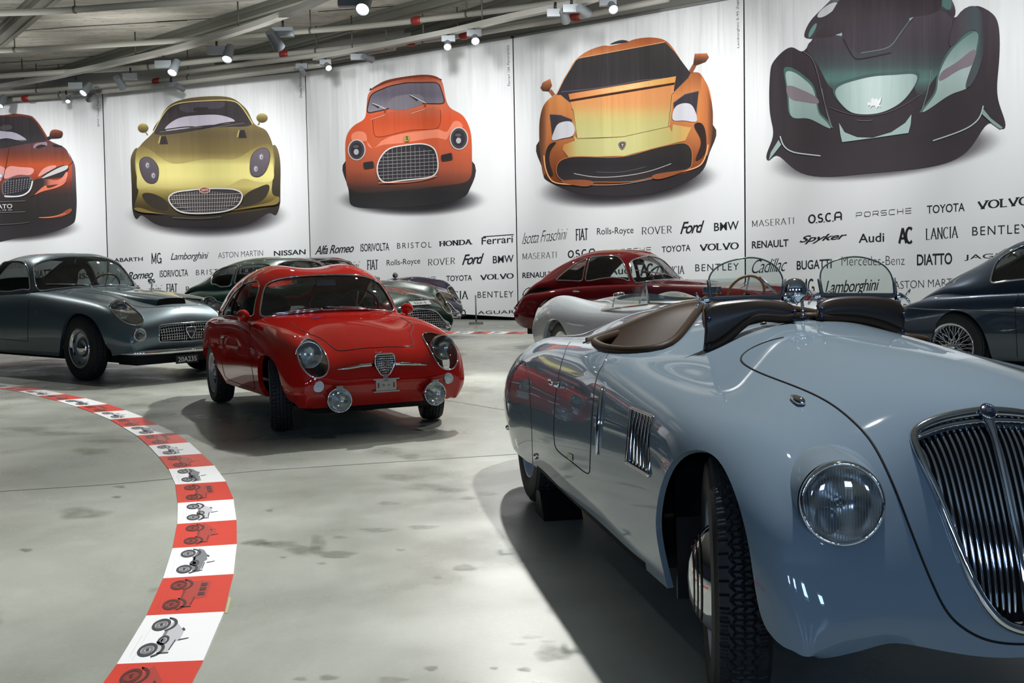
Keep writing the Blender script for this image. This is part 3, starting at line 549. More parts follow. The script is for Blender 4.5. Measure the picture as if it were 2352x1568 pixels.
def art_gold():
    p = Print(PANELS[1], 2.8, 0, 0); p.lev = 4
    p.soft((1335, 1385), 545, 155, (48, 43, 50)); p.soft((1330, 1420), 520, 95, (48, 43, 50), edge=None)
    p.poly([(845, 1000), (880, 950), (1000, 1200), (1600, 1200), (1760, 930), (1795, 990), (1803, 1200), (1797, 1330), (1770, 1385), (1740, 1370), (1600, 1440), (1300, 1455), (1000, 1440), (905, 1385), (880, 1410), (856, 1370), (848, 1250), (840, 1060)], ('y', [(950, (140, 124, 80)), (1100, (92, 80, 50)), (1250, (60, 54, 44)), (1440, (50, 46, 48))]))
    body = [(872, 1000), (885, 960), (930, 905), (985, 850), (1030, 760), (1075, 690), (1140, 650), (1250, 626), (1380, 618), (1490, 630), (1550, 668), (1600, 725), (1640, 800), (1700, 830), (1735, 880), (1757, 950), (1762, 1100), (1755, 1250), (1790, 1270), (1780, 1310), (1560, 1370), (1320, 1392), (1080, 1385), (900, 1345), (865, 1330), (890, 1230), (872, 1100)]
    p.poly(body, ('y', [(620, (140, 120, 72)), (660, (122, 104, 60)), (800, (150, 132, 78)), (860, (126, 108, 72)), (980, (150, 130, 74)), (1030, (190, 172, 100)), (1200, (206, 192, 112)), (1260, (150, 130, 60)), (1320, (92, 78, 40)), (1390, (70, 60, 44))]), step=22)
    p.poly([(880, 1130), (872, 1010), (900, 940), (990, 980), (1105, 1050), (1250, 1035), (1400, 1022), (1520, 1020), (1620, 960), (1740, 930), (1756, 1050), (1752, 1160), (1640, 1165), (1560, 1150), (1440, 1205), (1200, 1215), (1090, 1245), (980, 1195), (890, 1220)], ('y', [(930, (150, 130, 72)), (1010, (188, 172, 98)), (1060, (222, 212, 132)), (1140, (226, 216, 138)), (1200, (212, 198, 118)), (1250, (150, 132, 62))]), step=18)
    for f in (lambda x: x, lambda x: 2632-x):
        p.poly([(f(915), 1250), (f(960), 1240), (f(1040), 1270), (f(1080), 1310), (f(1075), 1350), (f(985), 1335), (f(930), 1290)] if f(0) == 0 else [(1730, 1190), (1660, 1205), (1570, 1260), (1555, 1320), (1640, 1310), (1710, 1265)], (66, 58, 48))
    p.poly([(985, 852), (1040, 750), (1090, 690), (1160, 665), (1330, 650), (1500, 655), (1550, 690), (1620, 795), (1500, 815), (1250, 840)], ('y', [(650, (74, 68, 70)), (740, (66, 60, 64)), (850, (78, 70, 70))])); p.line([(985, 852), (1040, 750), (1090, 690), (1160, 662), (1330, 647), (1500, 650), (1555, 688), (1625, 797)], 6, (222, 204, 130))
    p.poly([(1060, 835), (1110, 780), (1200, 748), (1330, 738), (1440, 745), (1510, 778), (1400, 800), (1250, 815)], (196, 190, 206)); p.poly([(1150, 690), (1200, 665), (1400, 652), (1450, 660), (1430, 690), (1340, 700), (1200, 722)], (96, 88, 100)); p.poly([(1245, 715), (1245, 692), (1335, 688), (1340, 712)], (64, 58, 62), smooth=False)
    p.line([(1020, 838), (1100, 828), (1220, 815), (1310, 826)], 7, DK); p.line([(1310, 826), (1400, 800), (1500, 785), (1590, 785)], 7, DK); p.line([(1030, 848), (1200, 826), (1300, 815)], 3, (150, 144, 130)); p.line([(1310, 832), (1450, 808), (1570, 790)], 3, (150, 144, 130))
    for cx, cy, w in ((920, 823, 34), (1685, 758, 36)):
        p.line([(cx+12, cy+20), (cx+30, cy+46)] if cx < 1000 else [(cx-12, cy+20), (cx-26, cy+46)], 9, (170, 150, 80), smooth=False); p.ell((cx, cy), w, 30, ('y', [(cy-30, (214, 200, 120)), (cy, (150, 130, 70)), (cy+30, (92, 78, 44))]))
    for cx, cy in ((1052, 905), (1558, 865)): p.poly([(cx-16, cy-28), (cx+14, cy-30), (cx+28, cy+20), (cx-24, cy+22)], (58, 52, 54), smooth=False); p.line([(cx-20, cy-28), (cx-32, cy+16)], 8, (200, 180, 110), smooth=False)
    for P, q in (([(897, 1050), (912, 1018), (955, 1010), (1005, 1050), (1020, 1100), (1010, 1160), (985, 1178), (945, 1170), (910, 1120)], ((948, 1062), (986, 1128))), ([(1608, 1060), (1620, 1000), (1670, 955), (1715, 955), (1733, 985), (1725, 1060), (1690, 1120), (1650, 1136), (1615, 1120)], ((1680, 1008), (1645, 1085)))):
        p.poly(P, ('y', [(1000, (122, 110, 122)), (1170, (98, 90, 100))])); p.line(P, 3, (70, 62, 60), closed=True)
        for c in q: p.ell(c, 15, 21, (150, 144, 156)); p.ell(c, 9, 13, (205, 200, 210)); p.ell((c[0]+2, c[1]+2), 4, 6, (90, 84, 94))
    G = [(1085, 1275), (1120, 1240), (1200, 1225), (1290, 1215), (1420, 1212), (1520, 1222), (1556, 1250), (1545, 1300), (1500, 1340), (1400, 1365), (1260, 1372), (1160, 1360), (1110, 1325)]
    p.poly(G, (78, 72, 76)); 
    for i in range(27):
        x = 1102+i*16.5; yt = 1262-34*math.sin(math.pi*min(1, max(0, (x-1080)/470))); yb = 1275+92*math.sin(math.pi*min(1, max(.02, (x-1085)/465)))**.6; p.line([(x, yt), (x+(1320-x)*.06, yb)], 3.4, (176, 172, 172), smooth=False)
    for y in (1252, 1278, 1303, 1328, 1350): w = 232-((y-1275)/95)**2*120; p.line([(1320-w, y+7), (1320+w, y-7)], 3.2, (186, 182, 182), smooth=False)
    p.line(G, 9, (212, 210, 206), closed=True); p.ell((1316, 1222), 36, 21, (206, 202, 196)); p.ell((1316, 1222), 30, 16, (168, 62, 46)); V, F = font_text('DIATTO', .01); put_text(p, (V, F), 1296/2.8, 1230/2.8, 1338/2.8, 1228/2.8, 5.4, 5.4, (236, 230, 222), None)
    p.poly([(862, 1340), (895, 1335), (1000, 1365), (1150, 1378), (1000, 1372), (880, 1356)], (156, 134, 66)); p.poly([(1758, 1285), (1790, 1262), (1797, 1290), (1780, 1312), (1700, 1325), (1480, 1352), (1650, 1320)], (156, 134, 66)); p.line([(1110, 1397), (1300, 1402), (1420, 1392)], 3, (140, 134, 128))
    finish_print(p, 1, 'printed_car')
def art_round():
    p = Print(PANELS[2], 2.064, 700, 0); p.lev = 4
    p.soft((505, 948), 372, 84, (50, 47, 53)); p.soft((495, 965), 330, 52, (48, 45, 50), edge=None)
    p.poly([(195, 760), (200, 870), (212, 950), (225, 975), (400, 985), (640, 965), (760, 930), (785, 890), (792, 760)], ('y', [(850, (66, 56, 54)), (920, (46, 46, 49)), (985, (56, 54, 58))]))
    p.poly([(192, 720), (200, 640), (240, 590), (280, 565), (292, 520), (300, 450), (318, 425), (360, 392), (430, 370), (520, 357), (590, 355), (640, 372), (660, 420), (685, 505), (740, 540), (775, 590), (790, 650), (793, 760), (780, 850), (700, 875), (560, 892), (380, 908), (215, 900), (196, 830)],
           ('y', [(355, (176, 74, 44)), (400, (214, 116, 88)), (500, (216, 110, 78)), (560, (222, 90, 52)), (700, (214, 98, 62)), (800, (196, 92, 62)), (860, (150, 76, 56)), (905, (66, 54, 52))]))
    p.poly([(240, 680), (222, 640), (262, 622), (292, 640), (300, 690), (330, 700), (365, 668), (470, 632), (560, 620), (640, 615), (670, 625), (690, 600), (720, 572), (750, 600), (700, 620), (672, 660), (640, 655), (540, 665), (440, 680), (350, 692), (320, 700), (290, 668)], (236, 138, 108))
    p.poly([(322, 560), (340, 545), (470, 522), (560, 515), (640, 520), (642, 590), (620, 612), (500, 618), (340, 645), (326, 620)], ('y', [(515, (206, 104, 74)), (570, (212, 84, 46)), (640, (222, 96, 58))])); p.line([(320, 560), (326, 620), (340, 648), (500, 618), (620, 610), (642, 585), (642, 520)], 2.5, (120, 50, 34))
    p.poly([(305, 430), (350, 398), (430, 372), (520, 358), (592, 356), (642, 374), (646, 380), (592, 364), (520, 367), (430, 382), (350, 410)], (150, 62, 36)); p.poly([(305, 430), (312, 415), (318, 425)], BLK, smooth=False); p.poly([(640, 372), (650, 376), (646, 384)], BLK, smooth=False)
    W_ = rpoly([(291, 538), (312, 445), (400, 408), (480, 392), (636, 390), (668, 492), (480, 490), (370, 522)], [.3, .3, .3, .2, .25, .25, .2, .3]); p.poly(W_, ('y', [(390, (132, 124, 142)), (450, (120, 114, 132)), (540, (168, 162, 178))]), smooth=False); p.line(W_, 5, (72, 44, 42), smooth=False, closed=True)
    p.poly([(400, 480), (430, 458), (520, 446), (560, 460), (560, 490), (400, 515)], (146, 140, 154))
    for a, b2, c2 in (((320, 488), (384, 516), 0), ((497, 448), (574, 488), 0)): p.line([a, ((a[0]+b2[0])/2, (a[1]+b2[1])/2+8)], 11, (64, 62, 68), smooth=False); p.line([a, b2], 4, (215, 212, 216), smooth=False); p.line([b2, (b2[0]-6, b2[1]+18)], 8, (170, 80, 54), smooth=False); p.line([(b2[0]-4, b2[1]+28), (b2[0]-70, b2[1]+50)], 3, (226, 170, 150), smooth=False)
    for c, rx, ry in (((246, 710), 42, 50), ((731, 656), 44, 54)): p.ell(c, rx, ry, (214, 206, 204)); p.ell(c, rx-5, ry-5, (84, 80, 88)); p.ell((c[0], c[1]), rx-15, ry-16, (60, 56, 64)); p.ell((c[0]-2, c[1]+10), 12, 14, (196, 192, 202)); p.ell((c[0]-4, c[1]-16), 14, 7, (110, 106, 116))
    for q in ([(275, 770), (325, 762), (330, 795), (280, 802)], [(644, 735), (698, 722), (702, 757), (648, 765)]): p.poly(rpoly(q, .3), (96, 74, 68), smooth=False); p.poly(rpoly([(x*.9+sum(a for a, _ in q)/4*.1, y*.86+sum(b3 for _, b3 in q)/4*.14) for x, y in q], .3), (52, 50, 54), smooth=False)
    G = [(345, 820), (350, 765), (385, 715), (430, 695), (500, 685), (560, 682), (610, 702), (628, 745), (630, 800), (612, 830), (560, 845), (440, 858), (370, 860)]
    p.poly(G, (60, 58, 63))
    for i in range(12): x = 372+i*21.5; yt = 770-82*math.sin(math.pi*(x-330)/310)**.7; p.line([(x, yt), (x+2, 857-(x-372)*.08)], 2.6, (150, 148, 150), smooth=False)
    for i in range(8): y = 722+i*17; w = 140-max(0, 750-y)*.9; p.line([(487-w, y+8), (487+w, y-8)], 2.4, (176, 174, 176), smooth=False)
    p.line(G, 6, (224, 222, 222), closed=True); p.line([(350, 866), (440, 865), (570, 850), (622, 834)], 3, (232, 150, 122)); p.poly(rpoly([(472, 644), (494, 640), (495, 668), (473, 672)], .2), (190, 176, 96), smooth=False); p.line([(478, 650), (486, 648), (484, 658), (480, 664)], 4, (70, 62, 44)); p.line([(484, 655), (490, 664)], 3, (70, 62, 44))
    finish_print(p, 2, 'printed_car')
def art_orange():
    p = Print(PANELS[3], 2.8, 1170, 0); p.lev = 4
    p.soft((765, 1185), 615, 155, (52, 47, 55), rot=-6); p.soft((760, 1215), 560, 110, (50, 46, 52), edge=None, rot=-5)
    p.poly([(195, 900), (205, 1060), (222, 1140), (240, 1160), (400, 1230), (700, 1260), (1000, 1225), (1230, 1110), (1270, 1040), (1300, 950), (1305, 800)], ('y', [(900, (80, 56, 48)), (1050, (52, 48, 52)), (1260, (56, 52, 58))]))
    p.poly([(192, 820), (200, 740), (220, 680), (250, 640), (290, 612), (330, 570), (380, 460), (430, 380), (500, 330), (560, 305), (620, 292), (640, 295), (760, 268), (800, 254), (870, 242), (950, 244), (1010, 265), (1060, 320), (1110, 400), (1160, 460), (1215, 466), (1240, 490), (1280, 560), (1300, 640), (1309, 760), (1300, 900), (1270, 1000), (1230, 1060), (1150, 1105), (1000, 1140), (930, 1150), (730, 1180), (530, 1195), (400, 1185), (290, 1165), (240, 1140), (200, 1000)],
           ('y', [(240, (196, 100, 52)), (380, (222, 140, 86)), (470, (190, 104, 58)), (620, (222, 144, 84)), (780, (214, 132, 72)), (900, (204, 120, 66)), (1000, (178, 92, 46)), (1190, (140, 66, 32))]))
    p.poly([(192, 820), (200, 740), (225, 670), (250, 650), (245, 800), (240, 1000), (222, 1130), (200, 1000)], ('x', [(190, (104, 60, 40)), (250, (216, 130, 76))])); p.poly([(1309, 760), (1296, 640), (1240, 490), (1228, 620), (1215, 780), (1260, 850), (1270, 1000), (1295, 930)], ('x', [(1215, (226, 140, 80)), (1270, (206, 118, 66)), (1310, (120, 66, 40))]))
    p.poly([(648, 285), (680, 268), (740, 258), (765, 268), (700, 280)], (76, 62, 72)); 
    p.poly([(302, 610), (350, 510), (425, 390), (445, 374), (1000, 270), (1060, 330), (1165, 470), (1150, 500), (1060, 590), (1000, 500), (400, 600), (390, 660), (330, 610)], ('y', [(270, (74, 68, 70)), (450, (62, 58, 60)), (640, (72, 64, 74))]), smooth=False); p.line([(302, 608), (350, 510), (425, 388), (445, 374), (1000, 270)], 5, (226, 170, 118), smooth=False)
    p.line([(335, 590), (520, 572), (700, 545), (775, 530)], 5, (120, 114, 118)); p.line([(775, 530), (860, 515), (1000, 505)], 5, (120, 114, 118))
    for pts in ([(200, 565), (215, 530), (262, 506), (275, 550), (255, 588), (215, 585)], [(1192, 345), (1270, 342), (1284, 368), (1262, 398), (1190, 425), (1180, 430)]): p.poly(pts, ('y', [(340, (226, 130, 78)), (400, (96, 62, 46)), (430, (110, 74, 50)), (506, (226, 140, 88)), (560, (160, 92, 58)), (590, (80, 56, 46))]), smooth=False)
    p.line([(262, 580), (285, 612)], 22, (190, 104, 60), smooth=False); p.line([(1190, 420), (1165, 465)], 26, (170, 96, 58), smooth=False)
    p.poly([(380, 605), (1072, 490), (1062, 545), (1030, 810), (1020, 815), (720, 880), (440, 895), (420, 830), (405, 700)], ('y', [(490, (222, 148, 88)), (580, (226, 150, 94)), (680, (222, 156, 96)), (740, (214, 190, 116)), (800, (208, 200, 128)), (890, (210, 206, 136))]), smooth=False)
    p.poly([(390, 640), (1064, 530), (1060, 545), (392, 655)], (78, 46, 32), smooth=False); p.poly([(382, 606), (1072, 490), (1066, 528), (388, 638)], ('x', [(380, (222, 132, 76)), (760, (238, 200, 140)), (1070, (226, 160, 84))]), smooth=False)
    p.line([(398, 700), (410, 705), (436, 890), (730, 880), (1022, 815), (1046, 605), (1058, 595)], 4, (146, 92, 46), smooth=False)
    p.poly([(415, 870), (440, 896), (730, 882), (1030, 815), (1045, 850), (1050, 800), (1170, 820), (1130, 905), (1080, 915), (900, 960), (740, 1002), (500, 1008), (380, 1010), (340, 960), (350, 930), (420, 905)], ('x', [(330, (214, 130, 66)), (440, (206, 200, 130)), (740, (212, 208, 140)), (1000, (206, 196, 120)), (1160, (222, 170, 96))]), smooth=False)
    for P, Q in (([(260, 735), (330, 740), (402, 768), (404, 840), (408, 880), (280, 905)], [(275, 900), (285, 850), (310, 800), (350, 782), (405, 790), (412, 865), (340, 890)]), ([(1056, 660), (1130, 605), (1218, 585), (1205, 700), (1200, 780), (1060, 770)], [(1052, 770), (1060, 700), (1100, 668), (1160, 668), (1195, 715), (1203, 780), (1120, 775)])): p.poly(P, (74, 66, 76), smooth=False); p.poly(Q, (214, 214, 222)); p.line(P[:3], 4, (140, 124, 136), smooth=False)
    for P in ([(232, 1020), (240, 960), (270, 920), (300, 915), (270, 960), (262, 1060), (280, 1130), (255, 1120)], [(1190, 800), (1230, 790), (1262, 850), (1265, 960), (1240, 1010), (1200, 1030), (1222, 960), (1225, 880)]): p.poly(P, (60, 44, 42))
    M = [(302, 1080), (320, 1040), (380, 1012), (540, 1008), (740, 1004), (900, 962), (1080, 922), (1140, 925), (1172, 965), (1175, 1040), (1160, 1080), (1000, 1120), (800, 1165), (540, 1170), (360, 1165), (310, 1130)]
    p.poly(M, ('y', [(920, (60, 52, 50)), (1060, (46, 44, 48)), (1170, (64, 56, 60))])); p.line(M, 5, (206, 122, 72), closed=True); p.line([(415, 1115), (560, 1138), (740, 1130), (900, 1100), (1040, 1052)], 4, (206, 200, 200)); p.line([(560, 1105), (720, 1105), (880, 1070)], 3, (120, 116, 120)); p.line([(530, 1188), (720, 1184), (920, 1148)], 3, (190, 180, 176))
    p.line([(222, 1000), (232, 1080), (262, 1150), (300, 1175), (400, 1185), (520, 1190)], 8, (240, 176, 120)); p.line([(1278, 930), (1262, 1000), (1230, 1058), (1160, 1090), (1040, 1120), (930, 1146)], 8, (238, 176, 124)); p.poly([(330, 1165), (540, 1168), (525, 1192), (400, 1188)], (176, 96, 56)); p.poly([(916, 1132), (1100, 1095), (1160, 1085), (1060, 1125), (930, 1150)], (180, 98, 56))
    p.poly([(704, 918), (746, 912), (745, 940), (726, 962), (708, 945)], (150, 138, 130)); p.poly([(710, 922), (740, 918), (739, 938), (726, 954), (713, 942)], (96, 88, 86)); p.line([(720, 930), (730, 926), (726, 944)], 5, (214, 206, 196))
    finish_print(p, 3, 'printed_car')
def art_dark():
    p = Print(PANELS[4], 2.8006, 1690, 0); p.lev = 4; p.gain = 1.22; TEAL = (162, 190, 186)
    p.soft((965, 985), 800, 175, (52, 48, 55), rot=-7); p.soft((950, 985), 760, 140, (52, 48, 54), edge=None, rot=-6)
    p.poly([(480, 250), (440, 230), (470, 150), (520, 90), (600, 10), (680, -40), (1300, -60), (1400, 20), (1410, 100), (1250, 160)], ('y', [(-50, (140, 140, 146)), (60, (62, 56, 64)), (250, (70, 62, 70))])); p.poly([(525, 108), (560, 55), (640, 15), (655, 25), (580, 100)], (206, 210, 214)); p.poly([(470, 240), (480, 190), (520, 150), (500, 210)], (120, 168, 160)); p.poly([(1300, -20), (1370, -20), (1378, 60), (1330, 40)], (84, 120, 114))
    body = [(215, 600), (222, 460), (240, 400), (330, 312), (380, 310), (430, 330), (500, 240), (560, 170), (640, 40), (760, -60), (1250, -80), (1310, 60), (1420, 110), (1500, 60), (1550, 38), (1620, 65), (1670, 110), (1695, 200), (1692, 420), (1688, 640), (1735, 800), (1720, 830), (1640, 790), (1500, 960), (1200, 1080), (800, 1120), (400, 1100), (260, 1000), (212, 1032), (196, 1010), (238, 880), (225, 760)]
    p.poly(body, ('y', [(-60, (60, 52, 58)), (100, (70, 62, 70)), (380, (58, 50, 56)), (600, (52, 46, 51)), (900, (54, 48, 52)), (1100, (60, 54, 60))]))
    p.poly([(460, 300), (520, 245), (600, 240), (690, 215), (1130, 110), (1310, 68), (1390, 130), (1330, 420), (1240, 560), (1180, 640), (1120, 500), (900, 490), (640, 580), (560, 480), (500, 380)], ('y', [(60, (80, 72, 82)), (300, (66, 60, 68)), (420, (64, 74, 76)), (500, (82, 124, 118)), (620, (54, 50, 54))]))
    p.poly([(512, 235), (560, 175), (600, 110), (680, 10), (720, -40), (1280, -60), (1310, 60), (1130, 110), (900, 160), (700, 210), (600, 240)], ('y', [(-50, (58, 50, 56)), (120, (66, 58, 64)), (240, (60, 52, 58))])); p.poly([(686, 215), (1140, 108), (1120, 150), (1020, 290), (980, 305), (800, 340), (760, 320)], (64, 58, 66)); p.line([(805, 340), (900, 325), (990, 298), (1040, 240), (1120, 130)], 6, (120, 140, 138)); p.line([(690, 250), (760, 370), (790, 380), (1000, 340)], 9, (40, 36, 40)); p.poly([(640, 225), (684, 210), (682, 232)], TEAL, smooth=False); p.poly([(1115, 118), (1145, 108), (1120, 135)], TEAL, smooth=False)
    for P, B2, C2 in (([(320, 480), (330, 458), (380, 468), (440, 510), (500, 580), (530, 720), (570, 770), (610, 825), (520, 785), (440, 760), (362, 752), (340, 620)], [(330, 555), (420, 575), (510, 620), (535, 650), (530, 665), (430, 655), (345, 628)], (236, 296)), ([(1200, 720), (1280, 610), (1300, 520), (1330, 420), (1400, 310), (1490, 230), (1555, 203), (1550, 300), (1530, 450), (1495, 560), (1400, 600), (1260, 690)], [(1320, 470), (1420, 400), (1540, 320), (1530, 405), (1440, 450), (1310, 520)], (0, 0))):
        p.poly([(x+(x-sum(a for a, _ in P)/len(P))*.10, y+(y-sum(b3 for _, b3 in P)/len(P))*.07-14) for x, y in P], (70, 104, 100)); p.poly(P, ('y', [(200, (120, 156, 150)), (460, (176, 200, 198)), (620, (164, 190, 186)), (800, (152, 182, 178))])); p.poly(B2, (150, 136, 148))
    C = [(640, 585), (760, 520), (900, 490), (1050, 480), (1165, 488), (1130, 580), (1060, 660), (960, 715), (860, 735), (760, 728), (700, 690)]
    p.poly([(x+(x-900)*.06, y+(y-600)*.07-12) for x, y in C], (66, 92, 90)); p.poly(C, ('x', [(640, (160, 190, 184)), (860, (196, 216, 214)), (1160, (164, 190, 186))]))
    lion = [(846, 668), (852, 655), (872, 660), (868, 640), (880, 628), (892, 640), (908, 628), (915, 645), (938, 622), (932, 655), (922, 672), (935, 690), (915, 682), (908, 698), (895, 680), (878, 680), (862, 696), (866, 676), (850, 680)]
    p.poly([(x+3, y+4) for x, y in lion], (110, 130, 130), smooth=False); p.poly(lion, (226, 230, 230), smooth=False)
    p.line([(600, 690), (740, 735), (860, 742), (1000, 715), (1200, 600)], 5, (84, 78, 84)); p.line([(780, 772), (830, 777), (880, 772)], 4, (110, 104, 110)); 
    p.poly([(664, 790), (700, 850), (780, 882), (880, 886), (1000, 850), (1090, 790), (1130, 735), (1125, 800), (1110, 855), (900, 885), (684, 914), (672, 860)], (168, 196, 193), smooth=False)
    p.line([(285, 875), (305, 930), (350, 970), (440, 990), (545, 1002)], 8, (196, 208, 208)); p.line([(1268, 905), (1400, 860), (1510, 810), (1570, 750), (1592, 680)], 8, (188, 202, 202)); p.poly([(275, 900), (292, 930), (245, 990), (212, 1030), (225, 980)], (170, 196, 193), smooth=False); p.poly([(1592, 700), (1640, 760), (1718, 820), (1700, 828), (1640, 785), (1585, 735)], (150, 178, 178), smooth=False)
    p.line([(552, 570), (580, 700), (615, 820)], 4, (150, 170, 170)); p.line([(1255, 450), (1240, 560), (1200, 700)], 4, (140, 160, 160)); p.poly([(1420, 110), (1550, 45), (1600, 300), (1500, 560), (1480, 560), (1560, 300), (1550, 200), (1480, 210), (1380, 300)], ('x', [(1400, (72, 62, 70)), (1560, (70, 84, 88)), (1600, (60, 54, 64))])); p.line([(430, 330), (480, 365), (520, 450), (560, 620), (620, 820)], 5, (104, 96, 104))
    finish_print(p, 4, 'printed_car')
art_red(); art_gold(); art_round(); art_orange(); art_dark()

# ================================================================ red and white printed floor tiles along the curved path
TB = [((-60, 1920), (330, 1905)), ((155, 1685), (405, 1668)), ((238, 1572), (441, 1562)), ((595, 1477), (1035, 1458)), ((745, 1230), (1140, 1210)), ((830, 1040), (1188, 1018)), ((878, 887), (1205, 866)), ((902, 763), (1203, 742)), ((905, 656), (1188, 637)), ((893, 562), (1150, 546)), ((858, 483), (1090, 465)), ((808, 419), (1027, 405)),
      ((755, 363), (962, 347)), ((697, 312), (890, 298)), ((625, 269), (803, 257)), ((560, 230), (730, 218)), ((475, 195), (640, 183)), ((388, 164), (548, 152)), ((290, 134), (437, 122)), ((197, 110), (330, 101)), ((92, 86), (228, 79)), ((-12, 70), (131, 60)), ((-128, 57), (-6, 44))]
E = []
for k, (a, b) in enumerate(TB):
    if k >= 3: a = (a[0]/2.215, a[1]/2.215+860); b = (b[0]/2.215, b[1]/2.215+860)
    E.append((floor_at(*a)[:2], floor_at(*b)[:2]))
# the lowest edges (out of the frame) and the far ones continue the same arc
E[2] = None; L3, R3 = E[3]; L4, R4 = E[4]
def turn(prev, cur, n, sgn):
    out = []; a = math.atan2(*(cur[1]-cur[0])[::-1])-math.atan2(*(prev[1]-prev[0])[::-1]); L, R = cur
    for _ in range(n):
        c_, s_ = math.cos(a), math.sin(a); Rm = np.array([[c_, -s_], [s_, c_]]); d = (cur[0]+cur[1])/2-(prev[0]+prev[1])/2; nd = Rm@d; m = (cur[0]+cur[1])/2+nd; h = Rm@((cur[1]-cur[0])/2); prev, cur = cur, (m-h, m+h); out.append(cur)
    return out
low = turn((L4, R4), (L3, R3), 1, 1); E = low[::-1]+E[3:]
TW = mat('white_vinyl', (226, 229, 230), .38); TR = mat('red_vinyl', (196, 58, 44), .38); PG = mat('print_dark', (52, 54, 58), .5); PM = mat('print_mid', (112, 115, 120), .5); PL = mat('print_light', (178, 181, 186), .5)
RG = mat('print_dark_red', (74, 30, 28), .5); RM = mat('print_mid_red', (120, 40, 34), .5); RL = mat('print_light_red', (158, 52, 42), .5)
def print_car(kind, dark, mid, light):
    """small drawings of old cars; tile coordinates: s across (0 inner edge .. 1 outer), t along (0..1); the car's wheels stand towards s=0"""
    m = {0: [], 1: [], 2: []}
    def ell(l, s, t, rs, rt, n=20, r0=0.0):
        a = np.linspace(0, 2*math.pi, n, endpoint=False)
        if r0: P = [(s+rs*math.cos(x), t+rt*math.sin(x)) for x in a]+[(s+rs*r0*math.cos(x), t+rt*r0*math.sin(x)) for x in a]; m[l].append((P, [(i, (i+1) % n, n+(i+1) % n, n+i) for i in range(n)]))
        else: m[l].append(([(s+rs*math.cos(x), t+rt*math.sin(x)) for x in a], [tuple(range(n))]))
    def pol(l, P): m[l].append((P, [tuple(range(len(P)))]))
    f, b = (.24, .76); wr, wt = .115, .135
    body = [[(.40, .16), (.52, .20), (.56, .40), (.60, .44), (.60, .60), (.50, .74), (.42, .86), (.36, .70), (.35, .34)],
            [(.38, .14), (.50, .16), (.55, .36), (.70, .40), (.72, .80), (.60, .86), (.38, .84), (.36, .60), (.36, .36)],
            [(.40, .12), (.50, .14), (.54, .46), (.58, .52), (.56, .70), (.50, .86), (.42, .92), (.37, .62), (.37, .36)],
            [(.38, .16), (.54, .18), (.57, .38), (.66, .50), (.66, .66), (.56, .80), (.46, .94), (.36, .80), (.35, .34)]][kind % 4]
    pol(2 if kind % 3 != 2 else 1, body); pol(1, [(.36, .36), (.39, .36), (.40, .62), (.36, .62)])
    for t in (f, b):
        sgn = 1 if t == f else 1
        P = [(.36+.0, t-wt*1.15)]+[(.30+.17*math.sin(x), t-wt*1.2*math.cos(x)) for x in np.linspace(.35, math.pi-.15, 12)]+[(.34, t+wt*1.25), (.37, t+wt*1.0)]+[(.30+.13*math.sin(x), t+wt*.95*math.cos(x)) for x in np.linspace(.3, math.pi-.35, 12)]; m[0].append((P, [(i, i+1, len(P)-2-i, len(P)-1-i) for i in range(len(P)//2-1)]))
        ell(0, .27, t, wr, wt, r0=.68); ell(1, .27, t, wr*.62, wt*.62, r0=.45); ell(0, .27, t, wr*.2, wt*.2)
    if kind % 4 == 1:
        for t0 in (.44, .57, .69): pol(0, [(.58, t0), (.67, t0), (.67, t0+.09), (.58, t0+.09)])
    else: pol(0, [(.58, .40), (.70, .44), (.70, .455), (.58, .425)]); pol(0, [(.56, .64), (.60, .60), (.61, .63), (.57, .68)])
    if kind % 2 == 0: ell(0, .40, .42, .07, .10, r0=.6); ell(1, .40, .42, .03, .04)
    pol(0, [(.40, .15), (.54, .16), (.54, .18), (.40, .175)]); pol(0, [(.52, .22), (.535, .22), (.555, .42), (.54, .42)])
    pol(2, [(.10, .12), (.104, .12), (.104, .55), (.10, .55)]); pol(2, [(.155, .05), (.158, .05), (.158, .95), (.155, .95)])
    return m
def place_word(k, n):
    return 'nearest the camera' if k == 0 else 'second nearest the camera'
ORD = ['first', 'second', 'third', 'fourth', 'fifth', 'sixth', 'seventh', 'eighth', 'ninth', 'tenth', 'eleventh', 'twelfth', 'thirteenth', 'fourteenth']
cnt = {0: 0, 1: 0}
KIND = ['touring car', 'omnibus', 'racing car', 'saloon']
def tile(k, q, red, label, group, kind):
    """q: four floor corners, inner near, outer near, outer far, inner far"""
    q = [np.array([p[0], p[1], 0.]) for p in q]; c0 = sum(q)/4; g = empty('floor_tile', tuple(c0), label, 'floor tile', group); T = .0035
    V = [p-c0+[0, 0, .0004] for p in q]+[p-c0+[0, 0, T] for p in q]; mesh('vinyl', V, [(3, 2, 1, 0), (4, 5, 6, 7), (0, 1, 5, 4), (1, 2, 6, 5), (2, 3, 7, 6), (3, 0, 4, 7)], TR if red else TW, g, smooth=False)
    M = print_car(kind, 0, 1, 2); b = MB(); ml = (RG, RM, RL) if red else (PG, PM, PL)
    for lev in (2, 1, 0):
        for P, F in M[lev]:
            W_ = [(q[0]*(1-t)+q[3]*t)*(1-s)+(q[1]*(1-t)+q[2]*t)*s-c0+np.array([0, 0, T+.0006+.0004*(2-lev)]) for s, t in P]; b.add(W_, F, lev)
    b.build('printed_car', list(ml), g, smooth=False)
for k in range(len(E)-1):
    red = (k % 2 == 0); i = cnt[int(red)]; cnt[int(red)] += 1; col = 'red' if red else 'white'
    seen = i if not red else i
    lab = '%s floor tile printed with an old %s, %s %s one along the path from the camera' % (col, KIND[(k+3) % 4], ORD[min(i, 13)], col)
    tile(k, (E[k][0], E[k][1], E[k+1][1], E[k+1][0]), red, lab, 'printed tiles of the curved path', (k+3) % 4)
